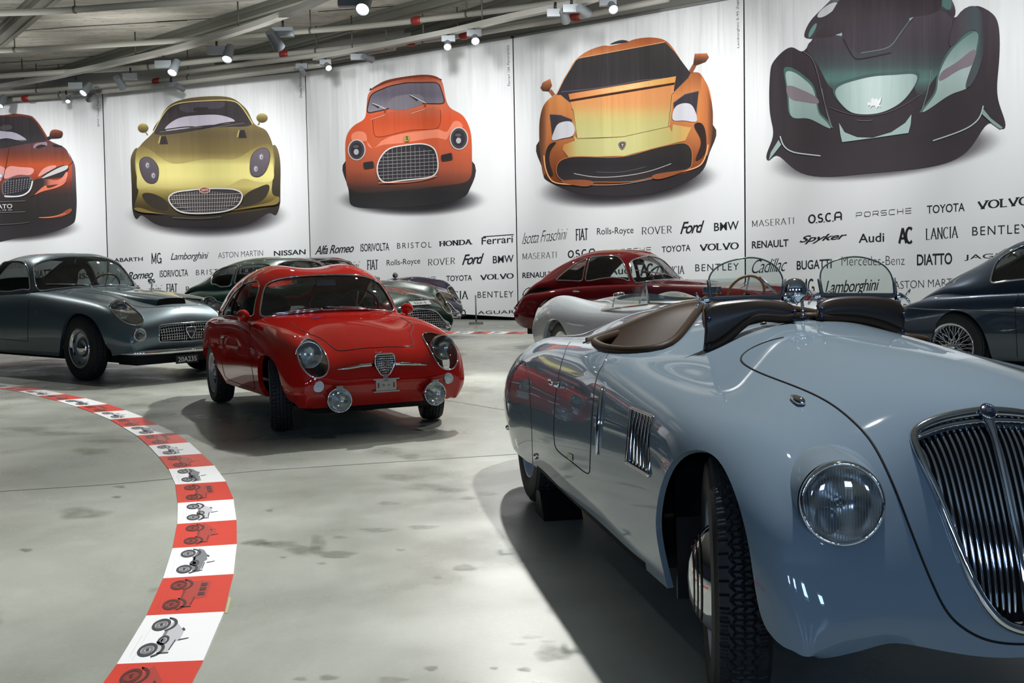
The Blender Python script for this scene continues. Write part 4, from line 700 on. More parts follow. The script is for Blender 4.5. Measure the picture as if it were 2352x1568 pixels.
# the far side of the loop, seen edge on between the cars
P0 = [floor_at(x, 761.5+.004*(x-1030)) for x in range(1012, 1240, 40)]; P1 = [floor_at(x-14, 766.2+.004*(x-1030)) for x in range(1012, 1240, 40)]
for k in range(5):
    red = k % 2 == 0
    tile(k, (P1[k][:2], P1[k+1][:2], P0[k+1][:2], P0[k][:2]), red, '%s floor tile of the far stretch of path by the banners, %s %s one from the left' % ('red' if red else 'white', ORD[k//2], 'red' if red else 'white'), 'printed tiles of the far path', k % 4)
# scrap of coloured tape stuck beside the path
q = [floor_at(*p, .002) for p in ((517, 1408), (522, 1407), (531, 1373), (525, 1370))]; tp = mesh('tape_scrap', q, [(0, 1, 2, 3)], mat('old_tape', (170, 160, 110), .6), smooth=False); tag(tp, 'scrap of yellowed tape stuck to the floor beside a red path tile', 'tape')
# ---- stanchion in front of the banners
p = floor_at(1094, 744); st = empty('barrier_stanchion', tuple(p), 'thin grey barrier post on a flat base in front of the banners', 'stanchion')
V, F = box((0, 0, .02), (.25, .18, .04)); mesh('base_plate', V, F, mat('grey_post', (112, 114, 114), .5, .3), st, smooth=False); V, F = tube([(0, 0, .04), (0, 0, .51)], .013, n=12); mesh('post', V, F, mat('grey_post'), st)

# ================================================================ pipes, tracks and spotlights under the ceiling
PIPEM = mat('painted_pipe', (150, 150, 143), .5); PBRK = mat('pipe_bracket', (92, 92, 86), .5, .4); CPL = mat('red_coupling', (122, 34, 28), .45)
def pipe(label, pts, z, r, couplings=(), hangers=(), ext=(4, 1)):
    P = [floor_at(px, py, z) for px, py in pts]
    a = P[0]+(P[0]-P[1])/np.linalg.norm(P[0]-P[1])*ext[0]; b = P[-1]+(P[-1]-P[-2])/np.linalg.norm(P[-1]-P[-2])*ext[1]; C_ = nat(np.array(P), np.linspace(0, 1, 50), knots=chord(P, 1.0)); C_ = np.vstack([[a], C_, [b]]); C_[:, 2] = z
    V, F = tube(C_, r, n=14); g = mesh('sprinkler_pipe', V, F, PIPEM); tag(g, label, 'pipe', 'sprinkler pipes under the ceiling')
    for (x, y) in couplings:
        p = floor_at(x, y, z); k = int(np.argmin(((C_-p)**2).sum(1))); k = min(max(k, 1), len(C_)-2); d = C_[k+1]-C_[k-1]; p = C_[k]+(C_[k+1]-C_[k])*np.clip(((p-C_[k])@(C_[k+1]-C_[k]))/((C_[k+1]-C_[k])@(C_[k+1]-C_[k])), -1, 1)
        V, F = lathe([(r*1.0, -.09), (r*1.3, -.085), (r*1.55, -.04), (r*1.55, .04), (r*1.3, .085), (r, .09)], p, d, 20); mesh('pipe_coupling', V, F, CPL, g)
    for (x, y) in hangers:
        p = floor_at(x, y, z); k = int(np.argmin(((C_-p)**2).sum(1))); k = min(max(k, 1), len(C_)-2); p = C_[k]; d = C_[k+1]-C_[k-1]
        V, F = lathe([(r*1.12, -.02), (r*1.12, .02)], p, d, 20); V2, F2 = tube([p+[0, 0, r], (p[0], p[1], CEIL-.005)], .012, n=6); m = MB(); m.add(V, F); m.add(V2, F2); h = m.build('pipe_hanger', PBRK, g)
    return g
pipe('grey pipe nearest the camera at the top left under the concrete ceiling', [(-20, 30), (130, 25), (270, 15), (400, 6), (520, -3)], 5.36, .055, (), ((175, 22),))
pipe('long grey pipe, second from the camera, carrying one red coupling', [(-20, 117), (203, 106), (400, 94), (500, 87), (610, 79), (760, 67), (883, 56), (1000, 42), (1120, 27), (1200, 17), (1330, -3)], 5.34, .05, ((959, 48),), ((26, 115), (722, 70), (1068, 34)))
pipe('grey pipe running behind the lit spotlights with a red coupling', [(-20, 176), (170, 164), (357, 152), (530, 134), (650, 125), (760, 114), (890, 99), (1060, 76), (1180, 58)], 5.24, .055, ((655, 125),), ((352, 152), (738, 116), (1042, 78)))
pipe('grey pipe close above the banner tops with a red coupling over the gold car', [(-20, 215), (153, 203), (255, 195), (400, 182), (547, 163), (700, 145), (820, 125)], 5.12, .045, ((359, 186),), ((86, 208), (432, 177)))
pipe('thin grey pipe lying lowest along the top of the banners', [(-20, 233), (60, 226), (238, 210), (400, 192), (560, 172), (700, 154)], 5.02, .05, ((60, 226),), ((130, 219),), (.6, .6))
pipe('short grey pipe with two red couplings above the round orange red coupe', [(760, 123), (880, 108), (950, 96), (1060, 82), (1180, 62), (1330, 38), (1420, 20)], 5.10, .05, ((948, 97), (1067, 81), (1313, 37)), ((890, 106), (975, 92)))
TRM = mat('white_track', (150, 151, 146), .45); LMP = mat('grey_lamp_housing', (98, 104, 108), .45, .2); LAMP_ON = mat('lamp_glow', (255, 255, 255), .3, emit=(240, 250, 255), estr=4.5)
def track(label, pts, z, w=.16, h=.09):
    P = [floor_at(x, y, z) for x, y in pts]; a = P[0]+(P[0]-P[1])/np.linalg.norm(P[0]-P[1])*3; b = P[-1]+(P[-1]-P[-2])/np.linalg.norm(P[-1]-P[-2])*.2; P = [a]+P[1:-1]+[b]; m = MB(); n_ = len(P); V = []
    for k in range(n_):
        d = P[min(k+1, n_-1)]-P[max(k-1, 0)]; s = np.array([-d[1], d[0], 0]); s /= np.linalg.norm(s)
        for x, y in ((-w/2, 0), (w/2, 0), (w/2, h), (-w/2, h)): V.append(P[k]+s*x+np.array([0, 0, y]))
    m.add(V, [(4*k+i, 4*k+(i+1) % 4, 4*k+4+(i+1) % 4, 4*k+4+i) for k in range(n_-1) for i in range(4)]); g = m.build('lighting_track', TRM, smooth=False); tag(g, label, 'lighting track', 'lighting tracks')
    for k in range(n_-1):
        for t in ((.5,) if k % 2 == 0 else ()): p = P[k]*(1-t)+P[k+1]*t; V, F = tube([p+[0, 0, h], (p[0], p[1], CEIL-.005)], .014, n=6); mesh('suspension_rod', V, F, PBRK, g)
track('pale lighting track slanting from the top of the photo down to the left', [(770, -12), (700, 22), (600, 60), (500, 92), (390, 122), (240, 156), (120, 182), (0, 204)], 5.16)
track('pale lighting track running along above the orange cars on the banners', [(1440, -20), (1330, 14), (1180, 44), (1040, 78), (900, 106), (740, 136)], 5.02, .14)
def spotlight(label, bx, hx, lx, z=5.0, lit=True, s=1.0, away=None):
    """bx driver box, hx lamp head, lx its mouth: photograph points"""
    pb = floor_at(*bx, z); Y = pb[1]; ph = depth_at(*hx, Y-.05); pl = depth_at(*lx, Y-(.15 if lit else -.10))
    d = pl-ph; d /= np.linalg.norm(d); g = empty('track_spotlight', tuple(pb), label, 'spotlight', 'track spotlights'); R = .085*s; Lh = .30*s
    bxd = np.array([.30, .12, .13])*s; side = np.array([hx[0]-bx[0], 0, 0]); V, F = box((0, 0, 0), bxd); mesh('driver_box', V, F, LMP, g, smooth=False)
    V, F = tube([(0, 0, .05), (0, 0, .13*s+.05)], .02, n=8); mesh('track_adapter', V, F, BLACK, g)
    c = ph-pb; V, F = lathe([(0.001, -Lh*.5), (R*.78, -Lh*.5), (R*.86, -Lh*.1), (R, Lh*.42), (R*1.02, Lh*.5), (R*.92, Lh*.5), (R*.88, Lh*.40)], c, d, 28); hd = mesh('lamp_head', V, F, LMP, g, sharp=40)
    V, F = lathe([(R*.885, Lh*.43), (0.001, Lh*.43)], c, d, 28); mesh('lamp_face', V, F, LAMP_ON if lit else BLACK, hd); V, F = tube([np.zeros(3), c*.9], .025*s, n=8); mesh('swivel_arm', V, F, LMP, g)
SPOTS = [('lit grey track spotlight at the very top of the photo', (806, 2), (838, 8), (834, 18), 5.0, True, 1.25), ('dark grey track spotlight aimed away, below the top middle pipe', (650, 74), (631, 92), (646, 116), 5.0, False, 1.15),
      ('lit grey track spotlight high above the gold car', (498, 116), (525, 122), (521, 137), 5.0, True, 1.1), ('lit grey track spotlight above the gold car, left of the highest one', (376, 148), (401, 154), (395, 168), 5.0, True, 1.05),
      ('dark grey track spotlight aimed away, left of the gold car', (300, 176), (275, 189), (285, 204), 5.0, False, 1.0), ('lit grey track spotlight above the seam beside the gold car', (175, 197), (199, 204), (190, 215), 5.0, True, 1.0),
      ('lit grey track spotlight cut by the left edge of the photo', (-25, 226), (5, 232), (-2, 246), 5.0, True, 1.0), ('small lit spotlight hanging over the dark orange coupe banner', (152, 222), (156, 228), (156, 236), 4.95, True, .62),
      ('small grey spotlight partly behind a lit one near the seam', (206, 214), (205, 224), (203, 232), 4.95, False, .75), ('small grey spotlight turned right above the gold car roof', (393, 195), (413, 200), (424, 206), 4.95, False, .78),
      ('small grey spotlight at the seam right of the gold car', (693, 152), (694, 163), (697, 171), 4.95, False, .75), ('small lit spotlight just right of the seam over the round coupe', (748, 143), (752, 151), (756, 158), 4.95, True, .72),
      ('grey spotlight turned right above the round coupe roof', (821, 131), (845, 133), (858, 138), 4.95, False, .82), ('small lit spotlight over the right half of the round coupe banner', (1030, 89), (1028, 101), (1028, 109), 4.95, True, .78),
      ('lit grey spotlight left of the seam between both orange cars', (1089, 76), (1091, 88), (1092, 95), 4.95, True, .82), ('grey spotlight pointing down over the left of the orange supercar', (1276, 30), (1297, 36), (1300, 50), 4.95, False, .9),
      ('grey spotlight turned right beside a downward one over the orange supercar', (1313, 20), (1340, 24), (1352, 32), 4.95, False, .9), ('lit grey spotlight above the roof of the orange supercar', (1396, 5), (1405, 14), (1409, 22), 4.95, True, .85)]
for a in SPOTS: spotlight(*a)

# ================================================================ car kit
# car coordinates: x forward, w to the car's right, z up; origin on the floor under the front axle
class HM:
    def __init__(s, V, F, UV): s.V = np.asarray(V, float); s.F = [tuple(f) for f in F]; s.UV = np.asarray(UV, float)
def split(hm, phi):
    V, F, UV = hm.V, hm.F, hm.UV; phi = np.asarray(phi, float); pos = phi >= 0
    nV = []; nUV = []; cache = {}; n0 = len(V); Fi = []; Fo = []; seg = []
    def cutv(a, b):
        k = (a, b) if a < b else (b, a)
        if k not in cache:
            t = phi[k[0]]/(phi[k[0]]-phi[k[1]]); cache[k] = n0+len(nV); nV.append(V[k[0]]*(1-t)+V[k[1]]*t); nUV.append(UV[k[0]]*(1-t)+UV[k[1]]*t)
        return cache[k]
    for f in F:
        s_ = [pos[i] for i in f]
        if all(s_): Fi.append(f); continue
        if not any(s_): Fo.append(f); continue
        fi, fo, cs = [], [], []
        for a, b in zip(f, f[1:]+f[:1]):
            (fi if pos[a] else fo).append(a)
            if pos[a] != pos[b]: c = cutv(a, b); fi.append(c); fo.append(c); cs.append(c)
        if len(fi) > 2: Fi.append(tuple(fi))
        if len(fo) > 2: Fo.append(tuple(fo))
        if len(cs) == 2: seg.append(tuple(cs))
    V2 = np.vstack([V, np.array(nV).reshape(-1, 3)]); UV2 = np.vstack([UV, np.array(nUV).reshape(-1, 2)])
    nb = {}
    for a, b in seg: nb.setdefault(a, []).append(b); nb.setdefault(b, []).append(a)
    loops = []; seen = set()
    for st in sorted(nb, key=lambda k: len(nb[k])):
        if st in seen: continue
        path = [st]; seen.add(st); cur = st
        while True:
            nx = [q for q in nb[cur] if q not in seen]
            if not nx: break
            cur = nx[0]; seen.add(cur); path.append(cur)
        loops.append((np.array([V2[i] for i in path]), np.array([UV2[i] for i in path]), len(path) > 2 and path[0] in nb[path[-1]]))
    def pack(Fx):
        use = sorted({i for f in Fx for i in f}); mp = {k: i for i, k in enumerate(use)}
        return HM(V2[use] if use else np.zeros((0, 3)), [tuple(mp[i] for i in f) for f in Fx], UV2[use] if use else np.zeros((0, 2)))
    return pack(Fi), pack(Fo), loops
class Car:
    def __init__(s, name, label, o, f, paint, group='classic cars on display'):
        f = np.array([f[0], f[1], 0.]); f /= np.linalg.norm(f); s.f = f; s.l = np.array([-f[1], f[0], 0.]); s.o = np.array([o[0], o[1], 0.]); s.paint = paint
        M = Matrix(((f[0], s.l[0], 0, o[0]), (f[1], s.l[1], 0, o[1]), (0, 0, 1, 0), (0, 0, 0, 1)))
        s.root = empty(name, label=label, cat='car', mw=M); s.root['group'] = group
        s.c0 = s.w2c(CAM)
    def w2c(s, p): q = np.asarray(p)-s.o; return np.array([q@s.f, -(q@s.l), q[2]])
    def d2c(s, d): return np.array([d@s.f, -(d@s.l), d[2]])
    def hit(s, px, py, x=None, w=None, z=None):
        d = s.d2c(ray(px, py)); i, v = (0, x) if x is not None else (1, w) if w is not None else (2, z)
        return s.c0+d*((v-s.c0[i])/d[i])
    def proj(s, P):
        P = np.atleast_2d(P); Wd = s.o+P[:, :1]*s.f-P[:, 1:2]*s.l+P[:, 2:]*np.array([0, 0, 1.])-CAM
        dep = Wd[:, 1]*CP-Wd[:, 2]*SP; U = FPX*Wd[:, 0]/dep; Vv = -FPX*(Wd[:, 1]*SP+Wd[:, 2]*CP)/dep
        return np.c_[U*CR+Vv*SR+1176, -U*SR+Vv*CR+784]
    def part(s, name, V, F, m, parent=None, mirror=None, smooth=True, label=None, sharp=None):
        """mirror: None | 'both' (one object, both sides welded on the centre line) | 'pair' (two objects)"""
        V = np.asarray(V, float).reshape(-1, 3); F = [tuple(f) for f in F]
        if mirror == 'pair':
            Vm = V*[1, -1, 1]; return [s.part(name, V, F, m, parent, None, smooth, label, sharp), s.part(name, Vm, [f[::-1] for f in F], m, parent, None, smooth, label, sharp)]
        if mirror == 'both':
            n0 = len(V); mp = np.arange(n0)+n0; on = np.abs(V[:, 1]) < 1e-4; mp[on] = np.where(on)[0]
            F = F+[tuple(int(mp[i]) for i in f[::-1]) for f in F]; V = np.vstack([V, V*[1, -1, 1]])
            use = sorted({i for f in F for i in f}); q = {k: i for i, k in enumerate(use)}; V = V[use]; F = [tuple(q[i] for i in f) for f in F]
        Lc = V*[1, -1, 1]
        return mesh(name, Lc, [f[::-1] for f in F], m, parent or s.root, smooth, label, sharp)
class Surf:
    def __init__(s, car, grid, nu=110, nv=56, pu=.7, pv=.7, sym=True):
        s.car = car; G = np.array(grid, float); s.G = G
        if sym: full = np.concatenate([G, (G[:, :-1]*[1, -1, 1])[:, ::-1]], 1)
        else: full = G
        kv = chord(full.transpose(1, 0, 2), pv); vmax = kv[G.shape[1]-1]; ve = np.linspace(0, vmax, nv)
        A = nat(full.transpose(1, 0, 2), ve, knots=kv).transpose(1, 0, 2); ku = chord(G, pu); s.ku = ku
        s.P = nat(A, np.linspace(0, 1, nu), knots=ku); s.nu, s.nv = nu, nv
        if sym: s.P[:, -1, 1] = 0
        uu, vv = np.meshgrid(np.linspace(0, 1, nu), np.linspace(0, 1, nv), indexing='ij')
        F = [(i*nv+j, (i+1)*nv+j, (i+1)*nv+j+1, i*nv+j+1) for i in range(nu-1) for j in range(nv-1)]
        s.hm = HM(s.P.reshape(-1, 3), F, np.c_[uu.ravel(), vv.ravel()]); s.sym = sym
        s.bv = BVHTree.FromPolygons([tuple(p) for p in s.hm.V], F)
        if sym: s.bm = BVHTree.FromPolygons([tuple(p) for p in s.hm.V*[1, -1, 1]], F)
        s.N = np.cross(np.gradient(s.P, axis=0), np.gradient(s.P, axis=1)); s.N /= np.maximum(np.linalg.norm(s.N, axis=2), 1e-12)[..., None]
        c = s.P.reshape(-1, 3).mean(0)*[1, 0, 1]
        if (s.N.reshape(-1, 3)*(s.P.reshape(-1, 3)-c)).sum() < 0: s.N = -s.N
    def _bil(s, A, uv):
        uv = np.atleast_2d(uv).clip(0, 1); a = uv[:, 0]*(s.nu-1); b = uv[:, 1]*(s.nv-1); i = np.minimum(a.astype(int), s.nu-2); j = np.minimum(b.astype(int), s.nv-2); a = (a-i)[:, None]; b = (b-j)[:, None]
        return A[i, j]*(1-a)*(1-b)+A[i+1, j]*a*(1-b)+A[i, j+1]*(1-a)*b+A[i+1, j+1]*a*b
    def at(s, uv): return s._bil(s.P, uv)
    def nrm(s, uv): n_ = s._bil(s.N, uv); return n_/np.linalg.norm(n_, axis=1)[:, None]
    def uvat(s, fi, p):
        i, j = divmod(fi, s.nv-1); p0, p1, p2, p3 = s.P[i, j], s.P[i+1, j], s.P[i+1, j+1], s.P[i, j+1]; a = b = .5
        for _ in range(5):
            q = p0*(1-a)*(1-b)+p1*a*(1-b)+p2*a*b+p3*(1-a)*b; du = (p1-p0)*(1-b)+(p2-p3)*b; dv = (p3-p0)*(1-a)+(p2-p1)*a
            r, *_ = np.linalg.lstsq(np.c_[du, dv], p-q, rcond=None); a += r[0]; b += r[1]
        return (i+min(max(a, 0), 1))/(s.nu-1), (j+min(max(b, 0), 1))/(s.nv-1)
    def cast(s, px, py):
        d = Vector(s.car.d2c(ray(px, py))); d.normalize(); o = Vector(s.car.c0); best = None
        for side, bv in ((1, s.bv), (-1, getattr(s, 'bm', None))):
            if bv is None: continue
            h = bv.ray_cast(o, d)
            if h[0] is not None and (best is None or h[3] < best[1]): best = (side, h[3], np.array(h[0]), h[2])
        if best is None:
            res = []
            for sd in ((1, -1) if s.sym else (1,)): W_ = s.hm.V*[1, sd, 1]; q = s.car.proj(W_); e = ((q-[px, py])**2).sum(1); k = int(np.argmin(e)); res.append((e[k], sd, s.hm.UV[k], W_[k]))
            return min(res, key=lambda r: r[0])[1:]
        side, _, p, fi = best; return side, np.array(s.uvat(fi, p*[1, side, 1])), p
    def px(s, pts, n=None, closed=False, smooth=True):
        """photograph points -> uv on the visible half"""
        Q = []
        for p in pts:
            side, uv, _ = s.cast(*p); Q.append((uv[0], uv[1] if side > 0 else 2-uv[1]))
        Q = np.array(Q)
        if smooth and n != 0: Q = curve(Q, n or 6*len(Q), closed)
        return Q
    def xz(s, pts):
        """side-view (x,z) points -> uv, the nearest surface point seen from the side"""
        out = []
        for x, z in pts:
            h = s.bv.ray_cast(Vector((x, 3, z)), Vector((0, -1, 0)))
            if h[0] is None: k = int(np.argmin((s.hm.V[:, 0]-x)**2+(s.hm.V[:, 2]-z)**2)); out.append(s.hm.UV[k])
            else: out.append(s.uvat(h[2], np.array(h[0])))
        return np.array(out)
    def tube(s, uv, r, lift=0.0, closed=False, n=8):
        P = s.at(uv)+s.nrm(uv)*lift; return tube(P, r, closed, n)
def lip(surf, loop, d=.02):
    P, UV, cl = loop; N = surf.nrm(UV); m = len(P); V = np.vstack([P, P-N*d]); e = m if cl else m-1
    return V, [(i, (i+1) % m, m+(i+1) % m, m+i) for i in range(e)]
def dmerge(parts):
    V = []; F = []
    for v, f in parts:
        b = len(V); V.extend([tuple(map(float, p)) for p in v]); F.extend([tuple(int(i)+b for i in q) for q in f])
    return np.array(V), F
def paint_mat(name, col, rough=.28, metal=0.0, coat=1.0):
    m = mat(name, col, .5 if metal == 0 else rough, metal, coat, spec=.0 if metal == 0 else .5); return m
def spin(prof, N, fn=None):
    """lathe about local y (outwards): prof rows (radius, y); fn(theta, k) -> dr"""
    V = []; F = []; M = len(prof)
    for i in range(N):
        a = 2*math.pi*i/N; ca, sa = math.cos(a), math.sin(a)
        for k, (r, y) in enumerate(prof):
            rr = r+(fn(a, k, y) if fn else 0); V.append((rr*ca, y, rr*sa))
    for i in range(N):
        for k in range(M-1): F.append((i*M+k, i*M+k+1, ((i+1) % N)*M+k+1, ((i+1) % N)*M+k))
    return np.array(V), F
def wheel(car, x, w, r, wid, rim, style='steel', steer=0.0, side=1, tread=None, rimmat=None, capmat=None, hi=False):
    """side=+1 right of the car. Builds wheel > tyre, hubcap ..."""
    a = math.radians(steer); ca, sa = math.cos(a), math.sin(a)
    def T(V):
        V = np.asarray(V, float).reshape(-1, 3); X = V[:, 0]*ca-side*V[:, 1]*sa*side*1.0; X = V[:, 0]*ca-V[:, 1]*side*sa; Wl = V[:, 0]*sa+V[:, 1]*side*ca
        return np.c_[X+x, Wl+w*side, V[:, 2]+r]
    h = wid/2; rimmat = rimmat or STEEL
    # rim and disc
    prof = [(rim*.60, h*.30), (rim*.80, h*.45), (rim*.90, h*.55), (rim*.93, h*.80), (rim*1.0, h*.86), (rim*1.03, h*.92), (rim*1.03, h*.84), (rim*.97, h*.70), (rim*.97, -h*.8)]
    if style == 'wire': prof = [(rim*.86, h*.35), (rim*.90, h*.62), (rim*.95, h*.80), (rim*1.02, h*.92), (rim*1.04, h*.86), (rim*.98, h*.7), (rim*.97, -h*.8)]
    if style != 'wire': prof = [(0.001, h*.42), (rim*.3, h*.42), (rim*.5, h*.34)]+prof
    V, F = spin(prof, 56); wo = car.part('wheel', T(V), F, rimmat)
    # tyre
    n_across = 61 if hi else 25; tw = wid*.80; ys = np.linspace(-tw/2, tw/2, n_across); crown = [(r-.010*(2*y/tw)**2, y) for y in ys]
    sidew = [(rim*1.0, .42), (rim*1.04, .46), (rim+(r-rim)*.30, .515), (rim+(r-rim)*.55, .52), (rim+(r-rim)*.78, .485), (r-.022, .435), (r-.014, .412)]
    prof = [(q, -y*wid) for q, y in sidew]+crown+[(q, y*wid) for q, y in sidew[::-1]]; k0 = len(sidew)
    if tread == 'zigzag':
        def fn(t, k, y):
            if k < k0 or k >= k0+n_across: return 0
            L = .034; q = (t*r/L) % 1.0; zz = (abs(q-.5)*2-.5)*.016; d = 0
            for c0 in (-.026, 0, .026):
                if abs(y-c0-zz) < .0028: d = -.008
            if abs(y-zz) < .026 and min(q % .5, .5-q % .5) < .055: d = -.006
            ay = abs(y)
            if ay > .036:
                q2 = (t*r/.034+.2) % 1.0
                if abs(q2-.5) < .07: d = -.008
                if .040 < ay < .058 and ((t*r/.0113) % 1.0) < .30 and (int(y*500) % 3): d = min(d, -.004)
            return d
        N = 560
    elif tread == 'rib':
        def fn(t, k, y):
            if k < k0 or k >= k0+n_across: return 0
            d = 0
            for c0 in (-.034, -.012, .012, .034):
                if abs(y-c0) < .0028: d = -.007
            q = (t*r/.026+abs(y)*6) % 1.0
            if abs(y) > .034 and q < .16: d = -.007
            if .012 < abs(y) < .034 and q < .10: d = -.004
            return d
        N = 420
    elif tread == 'block':
        def fn(t, k, y):
            if k < k0 or k >= k0+n_across: return 0
            q = (t*r/.03) % 1.0; return -.007 if (abs(y) > wid*.22 and q < .25) or abs(abs(y)-wid*.12) < .004 else 0
        N = 240
    else: fn = None; N = 64
    V, F = spin(prof, N, fn); car.part('tyre', T(V), F, TYRE, wo, sharp=35 if fn else None)
    if style in ('steel', 'slotted'):
        cm = capmat or CHROME
        if style == 'slotted':
            V, F = spin([(0.001, h*.98), (rim*.20, h*.96), (rim*.34, h*.86), (rim*.42, h*.70), (rim*.46, h*.60), (rim*.47, h*.5)], 40); car.part('hubcap', T(V), F, cm, wo)
            V, F = spin([(rim*.80, h*.74), (rim*.92, h*.93), (rim*.99, h*.98), (rim*1.0, h*.9)], 48); car.part('trim_ring', T(V), F, cm, wo)
            for k in range(8):
                t = 2*math.pi*(k+.5)/8; c = np.array([rim*.84*math.cos(t), h*.50, rim*.84*math.sin(t)]); V, F = box((0, 0, 0), (rim*.05, .012, rim*.15)); R3 = np.array([[math.cos(t), 0, -math.sin(t)], [0, 1, 0], [math.sin(t), 0, math.cos(t)]])
                car.part('slot', T(V@R3.T+c), F, BLACK, wo, smooth=False)
        else:
            V, F = spin([(0.001, h*.70), (rim*.16, h*.68), (rim*.2, h*.58), (rim*.22, h*.40)], 32); car.part('hub', T(V), F, rimmat, wo)
            for k in range(4):
                t = 2*math.pi*(k+.5)/4; V, F = spin([(0.001, h*.52), (rim*.05, h*.50), (rim*.055, h*.38)], 10); car.part('wheel_nut', T(V+[rim*.36*math.cos(t), 0, rim*.36*math.sin(t)]), F, BLACK, wo)
            for k in range(8):
                t = 2*math.pi*k/8; c = np.array([rim*.70*math.cos(t), h*.425, rim*.70*math.sin(t)]); V, F = box((0, 0, 0), (rim*.09, .012, rim*.20)); R3 = np.array([[math.cos(t), 0, -math.sin(t)], [0, 1, 0], [math.sin(t), 0, math.cos(t)]])
                car.part('slot', T(V@R3.T+c), F, BLACK, wo, smooth=False)
    elif style == 'disc':
        V, F = spin([(0.001, h*1.72), (rim*.25, h*1.67), (rim*.45, h*1.47), (rim*.62, h*1.12), (rim*.72, h*.80), (rim*.75, h*.60)], 48); car.part('hubcap', T(V), F, capmat or CHROME, wo)
        for k in range(3):
            V, F = spin([(rim*(.40+.07*k), h*(1.545-.12*k)), (rim*(.415+.07*k), h*(1.55-.125*k)), (rim*(.43+.07*k), h*(1.505-.125*k))], 48); car.part('hubcap_groove', T(V), F, BLACK, wo)
    elif style == 'wire':
        V, F = spin([(0.001, h*.95), (rim*.13, h*.95), (rim*.16, h*.80), (rim*.16, -h*.6)], 24); car.part('hub', T(V), F, CHROME, wo)
        V, F = spin([(rim*.5, -h*.55), (rim*.95, -h*.6)], 40); car.part('brake_drum', T(V), F, mat('brake_drum', (40, 42, 42), .6), wo)
        sp = []
        for k in range(48):
            t = 2*math.pi*k/48; o = (1 if k % 2 else -1)*.75; hy = (h*.78 if k % 4 < 2 else -h*.3); p0 = np.array([rim*.16*math.cos(t+o), hy, rim*.16*math.sin(t+o)]); p1 = np.array([rim*.95*math.cos(t), h*(.42 if k % 4 < 2 else .30), rim*.95*math.sin(t)])
            V, F = tube([p0, p1], .0035, n=5, cap=False); car.part('spoke', T(V), F, CHROME, wo)
        V, F = box((0, h*1.0, 0), (rim*.44, .02, .035)); car.part('knock_off_nut', T(V), F, CHROME, wo)
    return wo
def round_lamp(car, c, d, R, parent=None, name='headlamp', ribs=0, ring=.10, depth=.06, dome=.16, tint=None):
    """c: centre of the lamp rim in car coordinates, d: direction it faces"""
    d = np.array(d, float); d /= np.linalg.norm(d)
    V, F = lathe([(R*.98, -depth), (R*(1+ring), -depth*.5), (R*(1+ring), .0), (R*(1+ring*.6), R*.07), (R*.98, R*.05), (R*.97, 0)], c, d, 48); hl = car.part(name, V, F, CHROME, parent)
    V, F = lathe([(R*.97, 0.0), (R*.85, -R*.20), (R*.6, -R*.42), (R*.3, -R*.55), (0.001, -R*.58)], c, d, 40); car.part('reflector', V, F, REFLECTOR, hl)
    V, F = lathe([(0.001, -R*.12), (R*.12, -R*.14), (R*.13, -R*.55)], c, d, 16); car.part('bulb_shield', V, F, STEEL, hl)
    prof = [(R*.97*math.cos(t), R*dome*math.sin(t)) for t in np.linspace(0, math.pi/2-.01, 9)]; V, F = lathe(prof, c, d, 48); car.part('lens', V, F, tint or LENS, hl)
    if ribs:
        dd, u, w_ = frame_of(d); rb = []
        for k in range(ribs):
            q = (k+.5)/ribs*2-1; e = math.sqrt(max(0, 1-q*q))*.93; T_ = np.linspace(-e, e, 9)
            rb.append(tube([np.array(c)+u*(R*q)*.95+w_*(R*t)*.97+dd*(R*dome*math.sqrt(max(0, 1-q*q-t*t))-.002) for t in T_], R*.012, n=4))
        V, F = dmerge(rb); car.part('lens_ribs', V, F, mat('lens_flutes', (150, 150, 146), .2, 0.0), hl)
    return hl
def chassis(car, xr, xf, w, z0, z1, arches):
    """dark underbody tub and wheel housings"""
    P = []
    for (xc, r, ww, zc) in arches:
        for sd in (1, -1):
            V = []; F = []; N = 20                       # upper half of a drum, closed on its inner side
            for k in range(N+1):
                t = math.pi*k/N
                for dw in (.06, -.16): V.append((xc+r*math.cos(t), sd*(ww+dw), zc+r*math.sin(t)))
            for k in range(N): F.append((2*k, 2*k+2, 2*k+3, 2*k+1))
            F.append(tuple(2*k+1 for k in range(N+1))); P.append((np.array(V), F))
    V, F = box(((xr+xf)/2, 0, (z0+z1)/2), (xf-xr, 2*w, z1-z0)); P.append((V, F)); V, F = dmerge(P); return car.part('underbody', V, F, DARK)

def window(S_, hm, uvpoly, glass, trim=None, tr=.006, name='side_window', mirror='pair', tname='window_trim', inset=.004, lift=.002, n=8, label=None):
    """cut uvpoly out of hm; the pane becomes a part of its own, with a bright surround. Returns the remaining body mesh"""
    gi, hm2, loops = split(hm, sdist(uvpoly, hm.UV)); c = S_.car
    g = c.part(name, gi.V-S_.nrm(gi.UV)*inset, gi.F, glass, mirror=mirror, label=label)
    if trim is not None:
        P = []
        for lv, luv, cl in loops:
            if len(lv) < 8: continue
            Q = lv+S_.nrm(luv)*lift; Q = smooth_path(Q, cl); P.append(tube(Q, tr, cl, n))
        if P:
            V, F = dmerge(P)
            if mirror == 'pair': c.part(tname, V, F, trim, g[0]); c.part(tname, V*[1, -1, 1], [f[::-1] for f in F], trim, g[1])
            else: c.part(tname, V, F, trim, g, mirror='both')
    return hm2, g, loops
